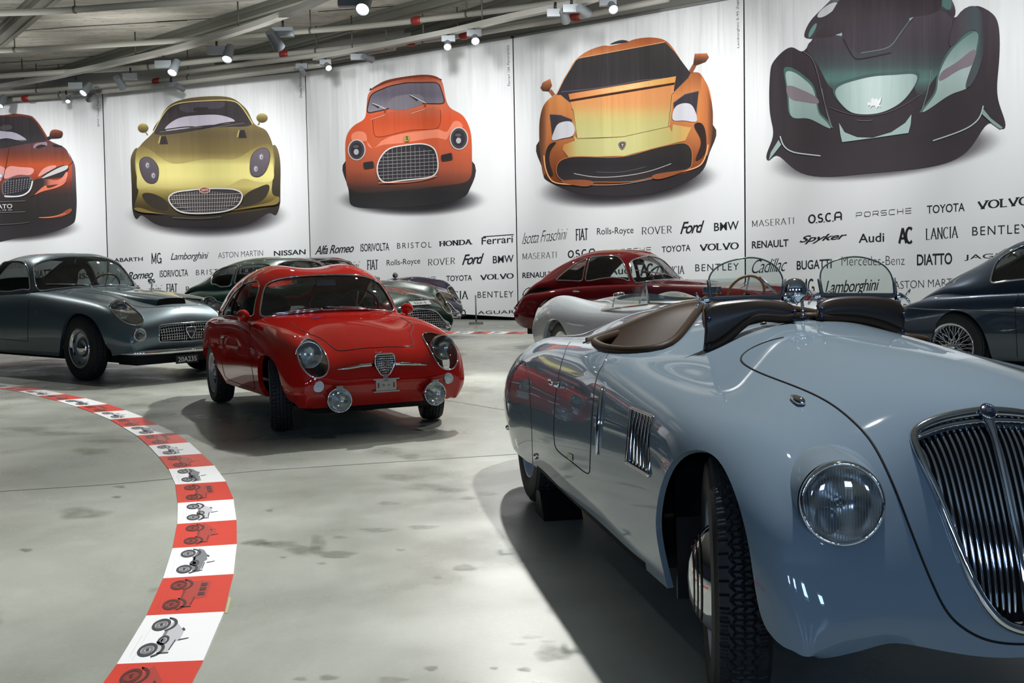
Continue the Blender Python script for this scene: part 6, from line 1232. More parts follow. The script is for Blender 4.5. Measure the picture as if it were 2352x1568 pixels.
# ================================================================ small red coupe
def red():
    PAINT = paint_mat('red_paint', (166, 24, 17), .30)
    c = Car('small_coupe', 'small bright red coupe with a double-bubble roof and two round fog lamps', (-1.135, 8.953), (.414, -.911), PAINT)
    g = [
     [(-2.72, .50, .30), (-2.80, .50, .38), (-2.83, .48, .46), (-2.83, .44, .53), (-2.81, .36, .58), (-2.80, .25, .60), (-2.8, .12, .61), (-2.8, 0, .61)],
     [(-2.42, .58, .24), (-2.45, .635, .38), (-2.46, .645, .52), (-2.45, .61, .65), (-2.42, .53, .70), (-2.4, .36, .74), (-2.4, .18, .77), (-2.4, 0, .78)],
     [(-2.07, .62, .22), (-2.07, .665, .38), (-2.07, .68, .54), (-2.07, .655, .68), (-2.07, .585, .742), (-2.07, .42, .775), (-2.07, .2, .81), (-2.07, 0, .82)],
     [(-1.6, .61, .205), (-1.6, .65, .38), (-1.6, .66, .54), (-1.6, .645, .68), (-1.6, .60, .745), (-1.6, .45, .785), (-1.6, .22, .82), (-1.6, 0, .83)],
     [(-1.0, .60, .21), (-1.0, .645, .38), (-1.0, .655, .54), (-1.0, .64, .68), (-1.0, .60, .755), (-1.0, .46, .795), (-1.0, .22, .82), (-1.0, 0, .82)],
     [(-.5, .60, .22), (-.5, .65, .38), (-.5, .66, .54), (-.5, .64, .67), (-.5, .585, .75), (-.5, .43, .79), (-.5, .2, .805), (-.5, 0, .81)],
     [(-.1, .61, .225), (-.1, .66, .38), (-.1, .67, .53), (-.1, .64, .65), (-.1, .565, .735), (-.1, .40, .742), (-.1, .2, .75), (-.1, 0, .755)],
     [(.2, .61, .225), (.2, .66, .37), (.2, .67, .50), (.2, .645, .61), (.2, .565, .695), (.2, .40, .685), (.2, .2, .685), (.2, 0, .685)],
     [(.40, .60, .222), (.41, .65, .34), (.42, .655, .45), (.42, .63, .55), (.42, .55, .638), (.41, .38, .618), (.42, .2, .612), (.43, 0, .612)],
     [(.54, .565, .22), (.56, .61, .32), (.575, .60, .41), (.58, .575, .48), (.585, .51, .54), (.575, .36, .525), (.58, .18, .52), (.585, 0, .52)],
     [(.585, .535, .22), (.61, .56, .29), (.63, .555, .35), (.64, .525, .39), (.645, .46, .425), (.645, .33, .415), (.65, .17, .415), (.655, 0, .415)],
     [(.575, .525, .218), (.595, .535, .24), (.61, .525, .27), (.62, .495, .29), (.63, .43, .302), (.635, .31, .30), (.64, .16, .298), (.645, 0, .298)],
     [(.535, .50, .214), (.55, .495, .213), (.56, .48, .213), (.565, .44, .214), (.57, .38, .215), (.575, .28, .215), (.58, .14, .215), (.585, 0, .215)]]
    B = Surf(c, g, 150, 76); hm = B.hm
    r = [[(-.70, .60, .70), (-.69, .585, .735), (-.655, .54, .755), (-.61, .47, .765), (-.57, .38, .772), (-.52, .26, .778), (-.495, .13, .782), (-.485, 0, .782)],
     [(-.80, .605, .71), (-.79, .59, .79), (-.735, .545, .85), (-.69, .48, .875), (-.65, .39, .89), (-.60, .27, .90), (-.575, .135, .905), (-.565, 0, .905)],
     [(-.95, .61, .71), (-.95, .60, .80), (-.88, .555, .935), (-.83, .485, 1.0), (-.79, .395, 1.03), (-.745, .275, 1.045), (-.715, .14, 1.048), (-.705, 0, 1.048)],
     [(-1.14, .61, .71), (-1.14, .60, .81), (-1.08, .555, .975), (-1.03, .48, 1.068), (-.99, .39, 1.115), (-.94, .275, 1.137), (-.91, .14, 1.128), (-.90, 0, 1.122)],
     [(-1.4, .61, .71), (-1.4, .60, .82), (-1.38, .555, .98), (-1.35, .475, 1.085), (-1.3, .38, 1.142), (-1.27, .27, 1.170), (-1.25, .13, 1.152), (-1.25, 0, 1.143)],
     [(-1.75, .60, .71), (-1.75, .59, .80), (-1.75, .545, .94), (-1.73, .465, 1.035), (-1.72, .37, 1.09), (-1.70, .26, 1.118), (-1.7, .13, 1.105), (-1.7, 0, 1.10)],
     [(-2.05, .585, .70), (-2.06, .57, .78), (-2.06, .515, .88), (-2.06, .435, .95), (-2.06, .34, .99), (-2.05, .24, 1.01), (-2.05, .12, 1.005), (-2.05, 0, 1.0)],
     [(-2.36, .54, .68), (-2.38, .52, .72), (-2.4, .46, .77), (-2.4, .38, .81), (-2.4, .3, .84), (-2.4, .2, .855), (-2.4, .1, .86), (-2.4, 0, .86)],
     [(-2.55, .47, .62), (-2.57, .45, .64), (-2.6, .40, .66), (-2.62, .33, .68), (-2.63, .25, .69), (-2.63, .17, .70), (-2.64, .08, .70), (-2.64, 0, .70)]]
    T_ = Surf(c, r, 110, 72); tm = T_.hm
    lips = []
    # wheel arches
    a = B.px([(609.4, 917), (602, 899), (595.5, 882), (591.8, 853), (592.5, 832), (597.7, 819), (606, 815.5), (616, 818), (626, 827), (635, 843), (642.4, 868), (651, 897), (664, 918), (677, 925.5)], 80); pol = np.vstack([a, [[a[-1, 0]+.01, -.08], [a[0, 0], -.08]]])
    _, hm, lp = split(hm, sdist(pol, hm.UV)); lips += [lip(B, q, .035) for q in lp]
    a = B.px([(521, 886), (516, 880), (503, 853), (494, 824), (487, 805), (480, 793), (473, 787)], 40); x0 = B.at(a[-1:])[0]; rr = B.xz([(-2.13, .545), (-2.25, .525), (-2.34, .46), (-2.38, .37), (-2.39, .23)]); a = np.vstack([a, rr]); pol = np.vstack([a, [[a[-1, 0], -.08], [a[0, 0], -.08]]])
    _, hm, lp = split(hm, sdist(pol, hm.UV)); lips += [lip(B, q, .035) for q in lp]
    # faired headlamps
    hp = B.px([(686.6, 796.6), (683, 811), (687.5, 831), (698.5, 849.6), (711, 862), (726, 868), (742, 865), (752, 855), (755, 838.6), (749.7, 818.5), (738.7, 800), (724, 784.7), (709.5, 778), (695, 784)], 70, True)
    gi, hm, lp = split(hm, sdist(hp, hm.UV)); lips += [lip(B, q, .07) for q in lp]
    # air slot behind the fog lamps
    c.part('body', *dmerge([(hm.V, hm.F)]+lips), PAINT, mirror='both')
    for sd in (1, -1):
        m3 = np.array([1, sd, 1]); hl = round_lamp(c, np.array([.505, .487, .572])*m3, (.96, .16*sd, .10), .086, name='headlamp', ring=.06)
        cv = c.part('headlamp_cover', (gi.V-B.nrm(gi.UV)*.002)*m3, gi.F, LENS, hl); Q = smooth_path(lp[0][0]+B.nrm(lp[0][1])*.002, True); c.part('headlamp_rim', *tube(Q*m3, .0055, True), CHROME, hl)
        bk = gi.V-B.nrm(gi.UV)*.17; c.part('headlamp_bucket', bk*m3, gi.F, PAINT, hl)
    # greenhouse glazing
    ws = T_.px([(747.5, 632), (716, 633), (686, 635), (660, 637.5), (645.5, 640), (625, 646), (611.5, 655), (604.7, 671.6), (600.6, 692), (597, 715), (598, 723), (604.7, 727), (618, 726.5), (672.7, 719), (713.5, 714.5), (747.5, 712), (800, 711), (860, 715), (903, 718.6), (909, 716.5), (903, 708), (889.7, 689), (876, 669), (862, 648.5), (849, 640), (808, 635), (775, 632.5)], 140, True)
    pc = T_.px([(747.5, 632), (716, 633), (686, 635), (660, 637.5), (645.5, 640), (625, 646), (611.5, 655), (604.7, 671.6), (600.6, 692), (597, 715), (598, 723), (604.7, 727), (618, 726.5), (672.7, 719), (713.5, 714.5), (747.5, 712)], 90); 
    ut = pc[0, 0]; ubm = pc[-1, 0]; pol = np.vstack([[[ut, 1.1]], pc, [[ubm, 1.1]]])
    tm, gw, _ = window(T_, tm, pol, GLASS, CHROME, .0075, 'windscreen', 'both', 'windscreen_trim')
    sw = T_.px([(593.8, 648.5), (585.6, 645), (574.7, 647), (561, 652.6), (549, 661), (536.6, 674), (525.7, 690.7), (517, 705.6), (512, 716.5), (511, 723), (531, 724.7), (563.8, 726.7), (581.5, 727), (584, 712.4), (589, 685), (594.5, 666)], 80, True)
    tm, gs, _ = window(T_, tm, sw, GLASS, CHROME, .0045, 'side_window', 'pair', 'window_trim')
    for k, sd in enumerate((1, -1)):
        q = T_.px([(561, 653), (545, 676), (535, 700), (531, 724)], 20); V, F = T_.tube(q, .006, .002); c.part('window_divider', V*np.array([1, sd, 1]), F, BLACK, gs[k])
    rw = T_.G; ru = np.array([[.66, .70], [.66, 1.1], [.86, 1.1], [.86, .66], [.80, .6], [.70, .62]]); tm, gr, _ = window(T_, tm, ru, GLASS, CHROME, .006, 'rear_window', 'both', 'window_trim')
    c.part('roof', tm.V, tm.F, PAINT, mirror='both'); c.part('headliner', tm.V-T_.nrm(tm.UV)*.016, tm.F, mat('headliner_grey', (52, 54, 54), .8), mirror='both')
    gaps(B, [[(666, 740), (687, 755), (709.5, 766), (738.7, 778), (757, 791), (768, 800), (779, 805)], [(779, 805), (801, 803.5), (841, 799), (868, 798), (885, 798)]], .0034)
    gaps(B, [[(577, 733), (574, 760), (573, 790), (576, 830), (581, 860), (586, 893)], [(586, 893), (560, 884), (521, 868), (515, 858), (510, 835), (505, 800), (501, 760)]], .0026)
    # nose badge with wings
    uv = B.px([(884, 841)], 0); p = B.at(uv)[0]; nn = B.nrm(uv)[0]
    sh = rpoly([(.066, .062), (.066, -.005), (.03, -.062), (0, -.074), (-.03, -.062), (-.066, -.005), (-.066, .062)], .35, 5)
    Q = np.array([p+nn*.028+np.array([0, -y*1.05, z*1.12]) for y, z in sh]); m = len(Q); V = np.vstack([Q, Q-nn*.05]); bd = c.part('nose_badge', V, [tuple(range(m))]+[(i, (i+1) % m, m+(i+1) % m, m+i) for i in range(m)], mat('badge_dark', (40, 38, 40), .35, .5)); c.part('badge_rim', *tube(Q+nn*.002, .006, True), CHROME, bd)
    bars = []
    for k in range(8): z = .052-k*.0155; w_ = .060 if z > -.01 else .060*(1+(z+.01)/.075); bars.append(tube([p+nn*.031+np.array([0, -w_, z]), p+nn*.034+np.array([0, 0, z]), p+nn*.031+np.array([0, w_, z])], .0034, n=5))
    for k in range(-4, 5): bars.append(tube([p+nn*.030+np.array([0, k*.0135, .058]), p+nn*.030+np.array([0, k*.0115, -.055])], .0022, n=5))
    c.part('badge_mesh', *dmerge(bars), CHROME, bd)
    sc = rpoly([(.026, .024), (.026, -.004), (0, -.034), (-.026, -.004), (-.026, .024)], .2, 4); Q = np.array([p+nn*.038+np.array([0, -y, z]) for y, z in sc]); c.part('scorpion_shield', Q, [tuple(range(len(Q)))], STEEL, bd, smooth=False)
    Z = [(-.012, .016), (-.004, .008), (.006, .012), (.010, .002), (.002, -.004), (-.006, -.014), (.004, -.020)]; c.part('scorpion', *tube([p+nn*.041+np.array([0, -y, z]) for y, z in Z], .0032, n=6), mat('badge_red', (120, 40, 36), .4), bd)
    for pts in ([(774, 849.6), (800, 847), (825, 842.5), (826, 841), (845, 839.8), (862, 838.6)], [(980, 839.5), (960, 838), (941, 838), (940, 836.5), (920, 837), (904, 837.7)]):
        L = []
        for q in pts: side, uv_, p_ = B.cast(*q); nr = B.nrm(uv_[None])[0]*[1, side, 1]; L.append(p_+nr*.008)
        c.part('nose_spear', *tube(L, [.004, .008, .010, .0125, .0125, .012], n=8), CHROME)
    q, nr = B.at(B.px([(872, 809)], 0))[0], nn; V, F = font_text('Zagato', 0, .3); V = np.array([q+nr*.004+np.array([0, -(a-.5)*.062, (b-.5)*.02]) for a, b in V]); c.part('nose_script', V*np.array([1, 1, 1]), F, CHROME, smooth=False)
    # plate bracket
    PB = mat('bare_aluminium', (176, 172, 166), .45, .6); pb = p+np.array([.035, 0, -.125]); V, F = box(pb, (.006, .145, .075)); br = c.part('plate_bracket', V, F, PB, smooth=False)
    c.part('strap', *tube([p+nn*.03+np.array([0, 0, -.07]), p+np.array([.04, 0, -.10]), pb+np.array([.003, 0, .03])], .018, n=4), PB, br, smooth=False)
    for z in (.042, -.042): V, F = box(pb+np.array([.004, 0, z]), (.014, .185, .008)); c.part('bracket_rail', V, F, PB, br, smooth=False)
    for y in (-.055, .055): V, F = box(pb+np.array([.004, y, 0]), (.004, .009, .034)); c.part('bracket_slot', V, F, mat('badge_red', (120, 40, 36), .4), br, smooth=False)
    for y in (-.018, .018): V, F = lathe([(.008, 0), (.007, .006), (.001, .007)], pb+np.array([.004, y, 0]), (1, 0, 0), 12); c.part('bracket_bolt', V, F, STEEL, br)
    # marker and fog lamps, driving mirrors
    LW = mat('clear_flutes', (205, 212, 214), .18, .35)
    for sd in (1, -1):
        m3 = np.array([1, sd, 1]); q = np.array([.634, .465, .369])*m3; ml = c.part('marker_lamp', *lathe([(.042, -.02), (.044, .004), (.040, .010)], q, (.95, .25*sd, .05), 32), CHROME)
        for k in range(6): r0 = .040-.0062*k; c.part('lens_ring', *lathe([(r0, .008+.004*k), (r0-.003, .014+.004*k), (max(r0-.0062, .001), .012+.004*k)], q, (.95, .25*sd, .05), 32), LW, ml)
        fl = round_lamp(c, np.array([.70, .34, .274])*m3, (.985, .12*sd, .03), .078, name='fog_lamp', ring=.07, depth=.03, dome=.12)
        V, F = lathe([(.083, -.03), (.075, -.06), (.04, -.085), (.001, -.09)], np.array([.70, .34, .274])*m3, (.985, .12*sd, .03), 36); c.part('fog_lamp_shell', V, F, CHROME, fl); V, F = box(np.array([.70, .34, .362])*m3, (.03, .045, .018)); c.part('lamp_bracket', V, F, STEEL, fl, smooth=False)
        V, F = tube([np.array([.66, .34, .35])*m3, np.array([.60, .345, .34])*m3], .010, n=6); c.part('lamp_arm', V, F, STEEL, fl)
        grd = []
        for k in range(-3, 4): e = math.sqrt(max(0, 1-(k/4)**2)); grd.append(tube([np.array([.709, .34+.076*k/4, .274-.073*e])*m3, np.array([.713, .34+.076*k/4, .274])*m3, np.array([.709, .34+.076*k/4, .274+.073*e])*m3], .0010, n=4)); grd.append(tube([np.array([.709, .34-.073*e, .274+.076*k/4])*m3, np.array([.713, .34, .274+.076*k/4])*m3, np.array([.709, .34+.073*e, .274+.076*k/4])*m3], .0010, n=4))
        c.part('lens_grid', *dmerge(grd), mat('lens_flutes', (150, 150, 146), .2), fl)
        q = np.array([-.70, .655, .80])*m3; V, F = lathe([(0.001, .052), (.018, .048), (.034, .034), (.044, .012), (.047, -.01), (.046, -.03)], q, (1, 0, 0), 32); mr = c.part('door_mirror', V, F, PAINT); c.part('mirror_glass', *lathe([(.046, -.03), (.001, -.032)], q, (1, 0, 0), 32), CHROME, mr); c.part('mirror_stem', *tube([q+np.array([0, -.005*sd, -.04]), np.array([-.66, .625, .735])*m3], .010, n=8), PAINT, mr)
    uv = B.px([(516, 773)], 0); p1 = B.at(uv)[0]; n1 = B.nrm(uv)[0]; V, F = tube([p1+n1*.012+np.array([-.045, 0, 0]), p1+n1*.02, p1+n1*.012+np.array([.045, 0, 0])], [.010, .012, .010], n=8); c.part('door_handle', V, F, CHROME, mirror='pair')
    uv = B.px([(549, 766), (567, 763), (549, 758)], 0); o = B.at(uv); V, F = font_text('Zagato', 0, .3); V = np.array([o[0]+(o[1]-o[0])*a+(o[2]-o[0])*b*1.1+B.nrm(uv)[0]*.004 for a, b in V]); c.part('wing_script', V, F, CHROME, smooth=False)
    # wipers
    wiper(c, T_, (738, 712), (628, 722)); wiper(c, T_, (846, 712), (748, 706))
    uv = B.px([(713, 733.5), (741, 729), (733, 727.2)], 0); V = B.at(uv)+B.nrm(uv)*.003; c.part('bonnet_badge', V, [(0, 1, 2)], mat('badge_blue', (40, 60, 150), .3), smooth=False)
    # cabin
    CAB = mat('black_upholstery', (26, 26, 27), .5); seat(c, -1.25, .29, .36, CAB); seat(c, -1.25, -.29, .36, CAB)
    V, F = box((-.74, 0, .68), (.14, 1.06, .14)); c.part('dashboard', V, F, BLACK); V, F = box((-2.02, 0, .74), (.5, .95, .03)); c.part('parcel_shelf', V, F, CAB); V, F = box((-1.2, 0, .22), (1.7, 1.1, .03)); c.part('cabin_floor', V, F, DARK)
    steering(c, -.94, -.30, .80, .185)
    V, F = box((-.80, -.02, 1.03), (.02, .16, .05)); mrr = c.part('rear_view_mirror', V, F, BLACK, smooth=False); V, F = box((-.788, -.02, 1.03), (.004, .15, .045)); c.part('mirror_back', V, F, mat('mirror_back_blue', (110, 140, 180), .3), mrr, smooth=False); c.part('mirror_stem', *tube([(-.80, -.02, 1.05), (-.86, -.02, 1.10)], .005, n=6), CHROME, mrr)
    SILV = mat('silver_wheel', (168, 172, 176), .35, .55)
    wheel(c, 0, .565, .266, .152, .168, 'steel', 13, 1, 'rib', SILV, hi=True); wheel(c, 0, .565, .266, .152, .168, 'steel', 13, -1, 'rib', SILV)
    wheel(c, -2.07, .575, .266, .152, .168, 'steel', 0, 1, 'rib', SILV); wheel(c, -2.07, .575, .266, .152, .168, 'steel', 0, -1, 'rib', SILV)
    chassis(c, -2.6, .50, .46, .17, .30, [(.02, .30, .50, .27), (-2.07, .31, .50, .27)]); V, F = lathe([(.03, -.04), (.03, .04)], (.18, -.02, .155), (0, 1, 0), 16, True); c.part('drain_plug', V, F, BLACK)
red()

# ================================================================ the other coupes
def coupe_body(hw=.82, wb=2.52, nose=.87, tail=.95, sill=.24, belt=.905, hood0=.955, hood1=.835, hood2=.715, nose_lo=.335, crest=.83, tailz=.80, tail_end=.62):
    k = hw/.82; xr = -wb
    R = lambda x, sl, lo, mi, sh, cr, va, ho, ce: [(x, sl[0]*k, sl[1]), (x, lo[0]*k, lo[1]), (x, mi[0]*k, mi[1]), (x, sh[0]*k, sh[1]), (x, cr[0]*k, cr[1]), (x, va[0]*k, va[1]), (x, ho[0]*k, ho[1]), (x, 0, ce)]
    q = lambda P: [(x, w*k, z) for x, w, z in P]
    n = nose/.87; te = tail_end
    return [
     q([(xr-tail+.06, .62, .30), (xr-tail+.01, .64, .38), (xr-tail-.01, .63, .46), (xr-tail-.01, .58, te-.08), (xr-tail, .50, te-.04), (xr-tail, .36, te-.02), (xr-tail, .18, te), (xr-tail, 0, te)]),
     q([(xr-tail*.72, .70, .27), (xr-tail*.74, .745, .40), (xr-tail*.75, .745, .52), (xr-tail*.74, .70, .66), (xr-tail*.73, .60, tailz-.09), (xr-tail*.72, .42, tailz-.05), (xr-tail*.72, .2, tailz-.03), (xr-tail*.72, 0, tailz-.02)]),
     R(xr-tail*.35, (.74, .25), (.80, .40), (.805, .56), (.765, .71), (.665, tailz+.01), (.46, tailz+.03), (.22, tailz+.05), tailz+.06),
     R(xr+.1, (.75, sill), (.81, .40), (.82, .58), (.785, .75), (.68, belt-.035), (.48, belt), (.24, belt+.01), belt+.01),
     R(xr*.62, (.745, sill), (.80, .40), (.815, .60), (.785, .79), (.69, belt), (.5, belt+.01), (.25, belt+.02), belt+.02),
     R(-1.05, (.74, sill), (.80, .41), (.815, .60), (.785, .79), (.695, belt-.005), (.49, hood0-.035), (.25, hood0-.005), hood0),
     R(-.55, (.74, sill), (.80, .42), (.815, .60), (.79, .765), (.70, (belt+crest)/2), (.5, hood0-.06), (.25, hood0-.035), hood0-.03),
     R(-.1, (.75, sill), (.81, .42), (.82, .58), (.795, .72), (.70, crest), (.5, (hood0+hood1)/2-.045), (.25, (hood0+hood1)/2-.015), (hood0+hood1)/2-.005),
     [(a*n if a > 0 else a, b*k, c_) for a, b, c_ in [(.3, .75, sill+.01), (.3, .81, .42), (.3, .815, .56), (.3, .785, .68), (.3, .695, crest-.045), (.3, .5, hood1-.045), (.3, .25, hood1-.02), (.3, 0, hood1)]],
     [(a*n, b*k, c_) for a, b, c_ in [(.56, .73, .28), (.58, .78, .42), (.58, .785, .53), (.575, .755, .63), (.56, .68, crest-.115), (.55, .5, (hood1+hood2)/2-.04), (.55, .25, (hood1+hood2)/2-.012), (.56, 0, (hood1+hood2)/2+.003)]],
     [(a*n, b*k, c_) for a, b, c_ in [(.70, .69, .30), (.73, .72, .41), (.73, .715, .49), (.73, .69, .56), (.725, .62, .62), (.72, .47, hood2-.055), (.73, .24, hood2-.018), (.74, 0, hood2)]],
     [(a*n, b*k, c_) for a, b, c_ in [(.76, .66, .31), (.80, .68, .39), (.81, .675, .45), (.815, .645, .50), (.82, .58, .54), (.83, .44, .57), (.84, .22, .595), (.845, 0, .60)]],
     [(a*n, b*k, c_) for a, b, c_ in [(.77, .645, nose_lo-.02), (.82, .66, .375), (.835, .65, .40), (.845, .62, .42), (.85, .55, .44), (.86, .42, .455), (.865, .21, .465), (.87, 0, .47)]],
     [(a*n, b*k, c_) for a, b, c_ in [(.74, .63, nose_lo-.03), (.79, .64, nose_lo-.02), (.80, .63, nose_lo-.018), (.81, .60, nose_lo-.015), (.815, .53, nose_lo-.01), (.825, .41, nose_lo), (.83, .2, nose_lo), (.835, 0, nose_lo)]]]
def cabin(hw=.70, belt=.90, top=1.35, x0=-1.04, xc=-1.14, xh=-1.33, xt=-1.75, xe=-2.55, xb=-3.2, deck=.86, low=.86, bubble=0.0, rise=.62):
    """x0,xc: screen base centre/corner; xh header; xt top of the roof; xe mid rear glass; xb where the fastback meets the deck"""
    k = hw/.70; T = top
    row = lambda xs, ws, zs: [(a, b*k, c_) for a, b, c_ in zip(xs, ws, zs)]
    W = [.70, .69, .64, .555, .44, .30, .15, 0]; dx = [xc-x0+(x0-xc)*t for t in (0, .06, .22, .42, .62, .82, .95, 1)]
    xs = lambda base: [base+d for d in dx]
    zc = lambda z, drop: [low, belt+(z-belt)*.10, belt+(z-belt)*.42, belt+(z-belt)*.74, belt+(z-belt)*.89, z-.012+bubble, z-.002+bubble*.3, z-bubble*.4]
    h = lambda f: belt+.05+(T-belt-.09)*f
    return [row(xs(x0), [.68, .665, .63, .55, .44, .30, .15, 0], [low-.03, belt-.025, belt-.015, belt, belt+.012, belt+.02, belt+.024, belt+.025]),
            row(xs(x0+(xh-x0)*.35), [.70, .685, .635, .55, .44, .30, .15, 0], zc(belt+.05+(T-belt-.05)*.33, 0)), row(xs(x0+(xh-x0)*.72), W, zc(belt+.05+(T-belt-.05)*.70, 0)),
            row(xs(xh-.02), W, zc(T-.035, 0)), row([xt+d*.3 for d in dx], W, zc(T, 0)), row([(xt+xe)/2]*8, W, zc(T-.025, 0)),
            row([xe]*8, [.69, .675, .61, .51, .40, .27, .14, 0], zc(belt+(T-belt)*rise, 0)), row([(xe+xb)/2+.03]*8, [.66, .64, .55, .45, .35, .24, .12, 0], zc(belt+(T-belt)*rise*.52, 0)),
            row([xb]*8, [.56, .53, .45, .37, .28, .19, .1, 0], [deck-.06, deck-.03, deck-.015, deck-.005, deck, deck, deck, deck]), row([xb-.25]*8, [.44, .42, .36, .29, .22, .15, .08, 0], [deck-.22]*8)]
def arch_cut(B, hm, pts=None, xz=None, d=.035, close=None):
    a = B.px(pts, 80) if pts else B.xz(xz)
    if not pts: a = curve(a, 60)
    pol = np.vstack([a, [[a[-1, 0], -.1], [a[0, 0], -.1]]]); _, hm, lp = split(hm, sdist(pol, hm.UV)); return hm, [lip(B, q, d) for q in lp]
def circ(xc, zc, r, n=16, a0=-20, a1=200): return [(xc-r*math.cos(math.radians(t)), zc+r*math.sin(math.radians(t))) for t in np.linspace(a0, a1, n)]
def interior(c, x, z, m, w=.62, dash=-1.2, wheel_=None, wm=None, seats=(-1.75,)):
    for s in seats:
        for sd in (1, -1): seat(c, s, sd*.33, .36, m, h=.44)
    V, F = box((dash, 0, z-.10), (.16, 2*w, .16)); c.part('dashboard', V, F, BLACK); V, F = box((x, 0, .28), (2.0, 2*w, .03)); c.part('cabin_floor', V, F, DARK)
    if wheel_: steering(c, *wheel_, .19, wm)
def grey():
    PAINT = paint_mat('grey_blue_metallic', (92, 110, 118), .38, .55)
    th = math.radians(42); c = Car('grand_touring_coupe', 'grey blue metallic coupe with a bonnet scoop at the left edge of the hall', (-3.99, 13.419), (math.cos(th), -math.sin(th)), PAINT)
    z = lambda *P: [(x/4.2, 540+y/4.2) for x, y in P]
    B = Surf(c, coupe_body(), 150, 76); hm = B.hm
    T = Surf(c, cabin(), 100, 72); tm = T.hm; lips = []
    hm, l1 = arch_cut(B, hm, z((572, 1178), (580, 1050), (596, 950), (622, 850), (660, 783), (712, 752), (770, 752), (840, 775), (900, 820), (950, 890), (985, 970), (1012, 1035), (1040, 1085), (1066, 1108))); lips += l1
    hm, l1 = arch_cut(B, hm, xz=circ(-2.52, .34, .37)); lips += l1
    HP = B.px(z((1066, 690), (1072, 660), (1092, 638), (1140, 629), (1200, 645), (1280, 700), (1350, 760), (1384, 810), (1375, 850), (1335, 867), (1250, 858), (1170, 820), (1100, 760)), 60, True)
    gi, hm, lp = split(hm, sdist(HP, hm.UV)); lips += [lip(B, q, .06) for q in lp]
    GP = B.px(z((1526, 872), (1526, 1030), (1700, 1044), (1960, 1046)), 0); GT = B.px(z((1960, 840), (1750, 850), (1526, 872)), 0)
    u0 = GT[:, 0].mean(); u1 = GP[1:, 0].mean(); v0 = GP[0, 1]; gp = rpoly(np.array([[GT[0, 0], 1.1], [GT[2, 0], GT[2, 1]], [GP[1, 0], GP[1, 1]], [GP[2, 0], 1.1]]), [0, .08, .08, 0]); 
    gg, hm, lp2 = split(hm, sdist(gp, hm.UV)); lips += [lip(B, q, .05) for q in lp2]
    c.part('body', *dmerge([(hm.V, hm.F)]+lips), PAINT, mirror='both')
    for sd in (1, -1):
        m3 = np.array([1, sd, 1]); P0 = lp[0][0].mean(0); hl = round_lamp(c, (P0+np.array([-.055, .03, .004]))*m3, (.95, .05*sd, .14), .10, ring=.06); c.part('headlamp_cover', (gi.V-B.nrm(gi.UV)*.002)*m3, gi.F, LENS, hl); c.part('headlamp_rim', *tube(smooth_path(lp[0][0]+B.nrm(lp[0][1])*.003, True)*m3, .006, True), CHROME, hl); c.part('headlamp_bucket', (gi.V-B.nrm(gi.UV)*.19)*m3, gi.F, PAINT, hl)
        uv = B.px(z((1345, 965)), 0); p = B.at(uv)[0]+B.nrm(uv)[0]*.02; round_lamp(c, p*m3, (.97, .1*sd, 0), .058, name='driving_lamp', ring=.16, depth=.04)
    gr = c.part('grille', *tube(smooth_path(lp2[0][0]+B.nrm(lp2[0][1])*.003, False), .006), CHROME, mirror='both'); c.part('grille_backing', gg.V-B.nrm(gg.UV)*.06, gg.F, DARK, gr, mirror='both'); bars = []
    for f in np.linspace(.08, .92, 7): uv = np.c_[np.full(30, gp[:, 0].min()*(1-f)+gp[:, 0].max()*f), np.linspace(v0+.004, 1, 30)]; bars.append(tube(B.at(uv)-B.nrm(uv)*.012, .0035, n=6))
    for f in np.linspace(v0+.02, .97, 11): uv = np.c_[np.linspace(gp[:, 0].min()+.003, gp[:, 0].max()-.003, 12), np.full(12, f)]; bars.append(tube(B.at(uv)-B.nrm(uv)*.016, .003, n=6))
    c.part('grille_bars', *dmerge(bars), CHROME, gr, mirror='both')
    uv = B.px(z((1812, 935)), 0); p = B.at(uv)[0]; p[1] = 0; sh = rpoly([(.052, .055), (.056, .02), (0, -.075), (-.056, .02), (-.052, .055)], .3, 5); Q = np.array([p+np.array([.01, y, zz]) for y, zz in sh]); c.part('grille_shield', Q, [tuple(range(len(Q)))], mat('badge_navy', (28, 34, 58), .25, 0, 1), gr); c.part('shield_rim', *tube(Q, .006, True), CHROME, gr)
    V, F = font_text('LANCIA', .02); c.part('shield_name', np.array([p+np.array([.013, -(a-.5)*.075, (b-.5)*.026+.01]) for a, b in V]), F, STEEL, gr, smooth=False)
    # bonnet scoop
    sc = z((945, 520), (1150, 585), (1350, 640), (1512, 672)); uvs = B.px(sc, 24); P = B.at(uvs); n_ = 24; rows = []
    hh = np.linspace(0, .055, n_)
    for j, (f, e) in enumerate(((0, 0), (.06, .75), (.16, 1), (.5, 1.08), (1, 1.1))):
        uu = uvs.copy(); uu[:, 1] = uvs[:, 1]*(1-f)+1.0*f; rows.append(B.at(uu)+np.c_[np.zeros(n_), np.zeros(n_), hh*e])
    A = np.array(rows); A[-1, :, 1] = 0; V = A.reshape(-1, 3); F = [(j*n_+i, j*n_+i+1, (j+1)*n_+i+1, (j+1)*n_+i) for j in range(4) for i in range(n_-1)]; so = c.part('bonnet_scoop', V, F, PAINT, mirror='both')
    mo = np.vstack([A[:, -1], A[:, -1]*[1, 1, 0]+np.c_[np.zeros(5), np.zeros(5), B.at(np.c_[np.full(5, uvs[-1, 0]), uvs[-1, 1]*(1-np.array([0, .06, .16, .5, 1]))+np.array([0, .06, .16, .5, 1])])[:, 2]]]); mo[:, 0] += .002; c.part('scoop_mouth', mo, [(i, i+1, 6+i, 5+i) for i in range(4)], DARK, so, mirror='both')
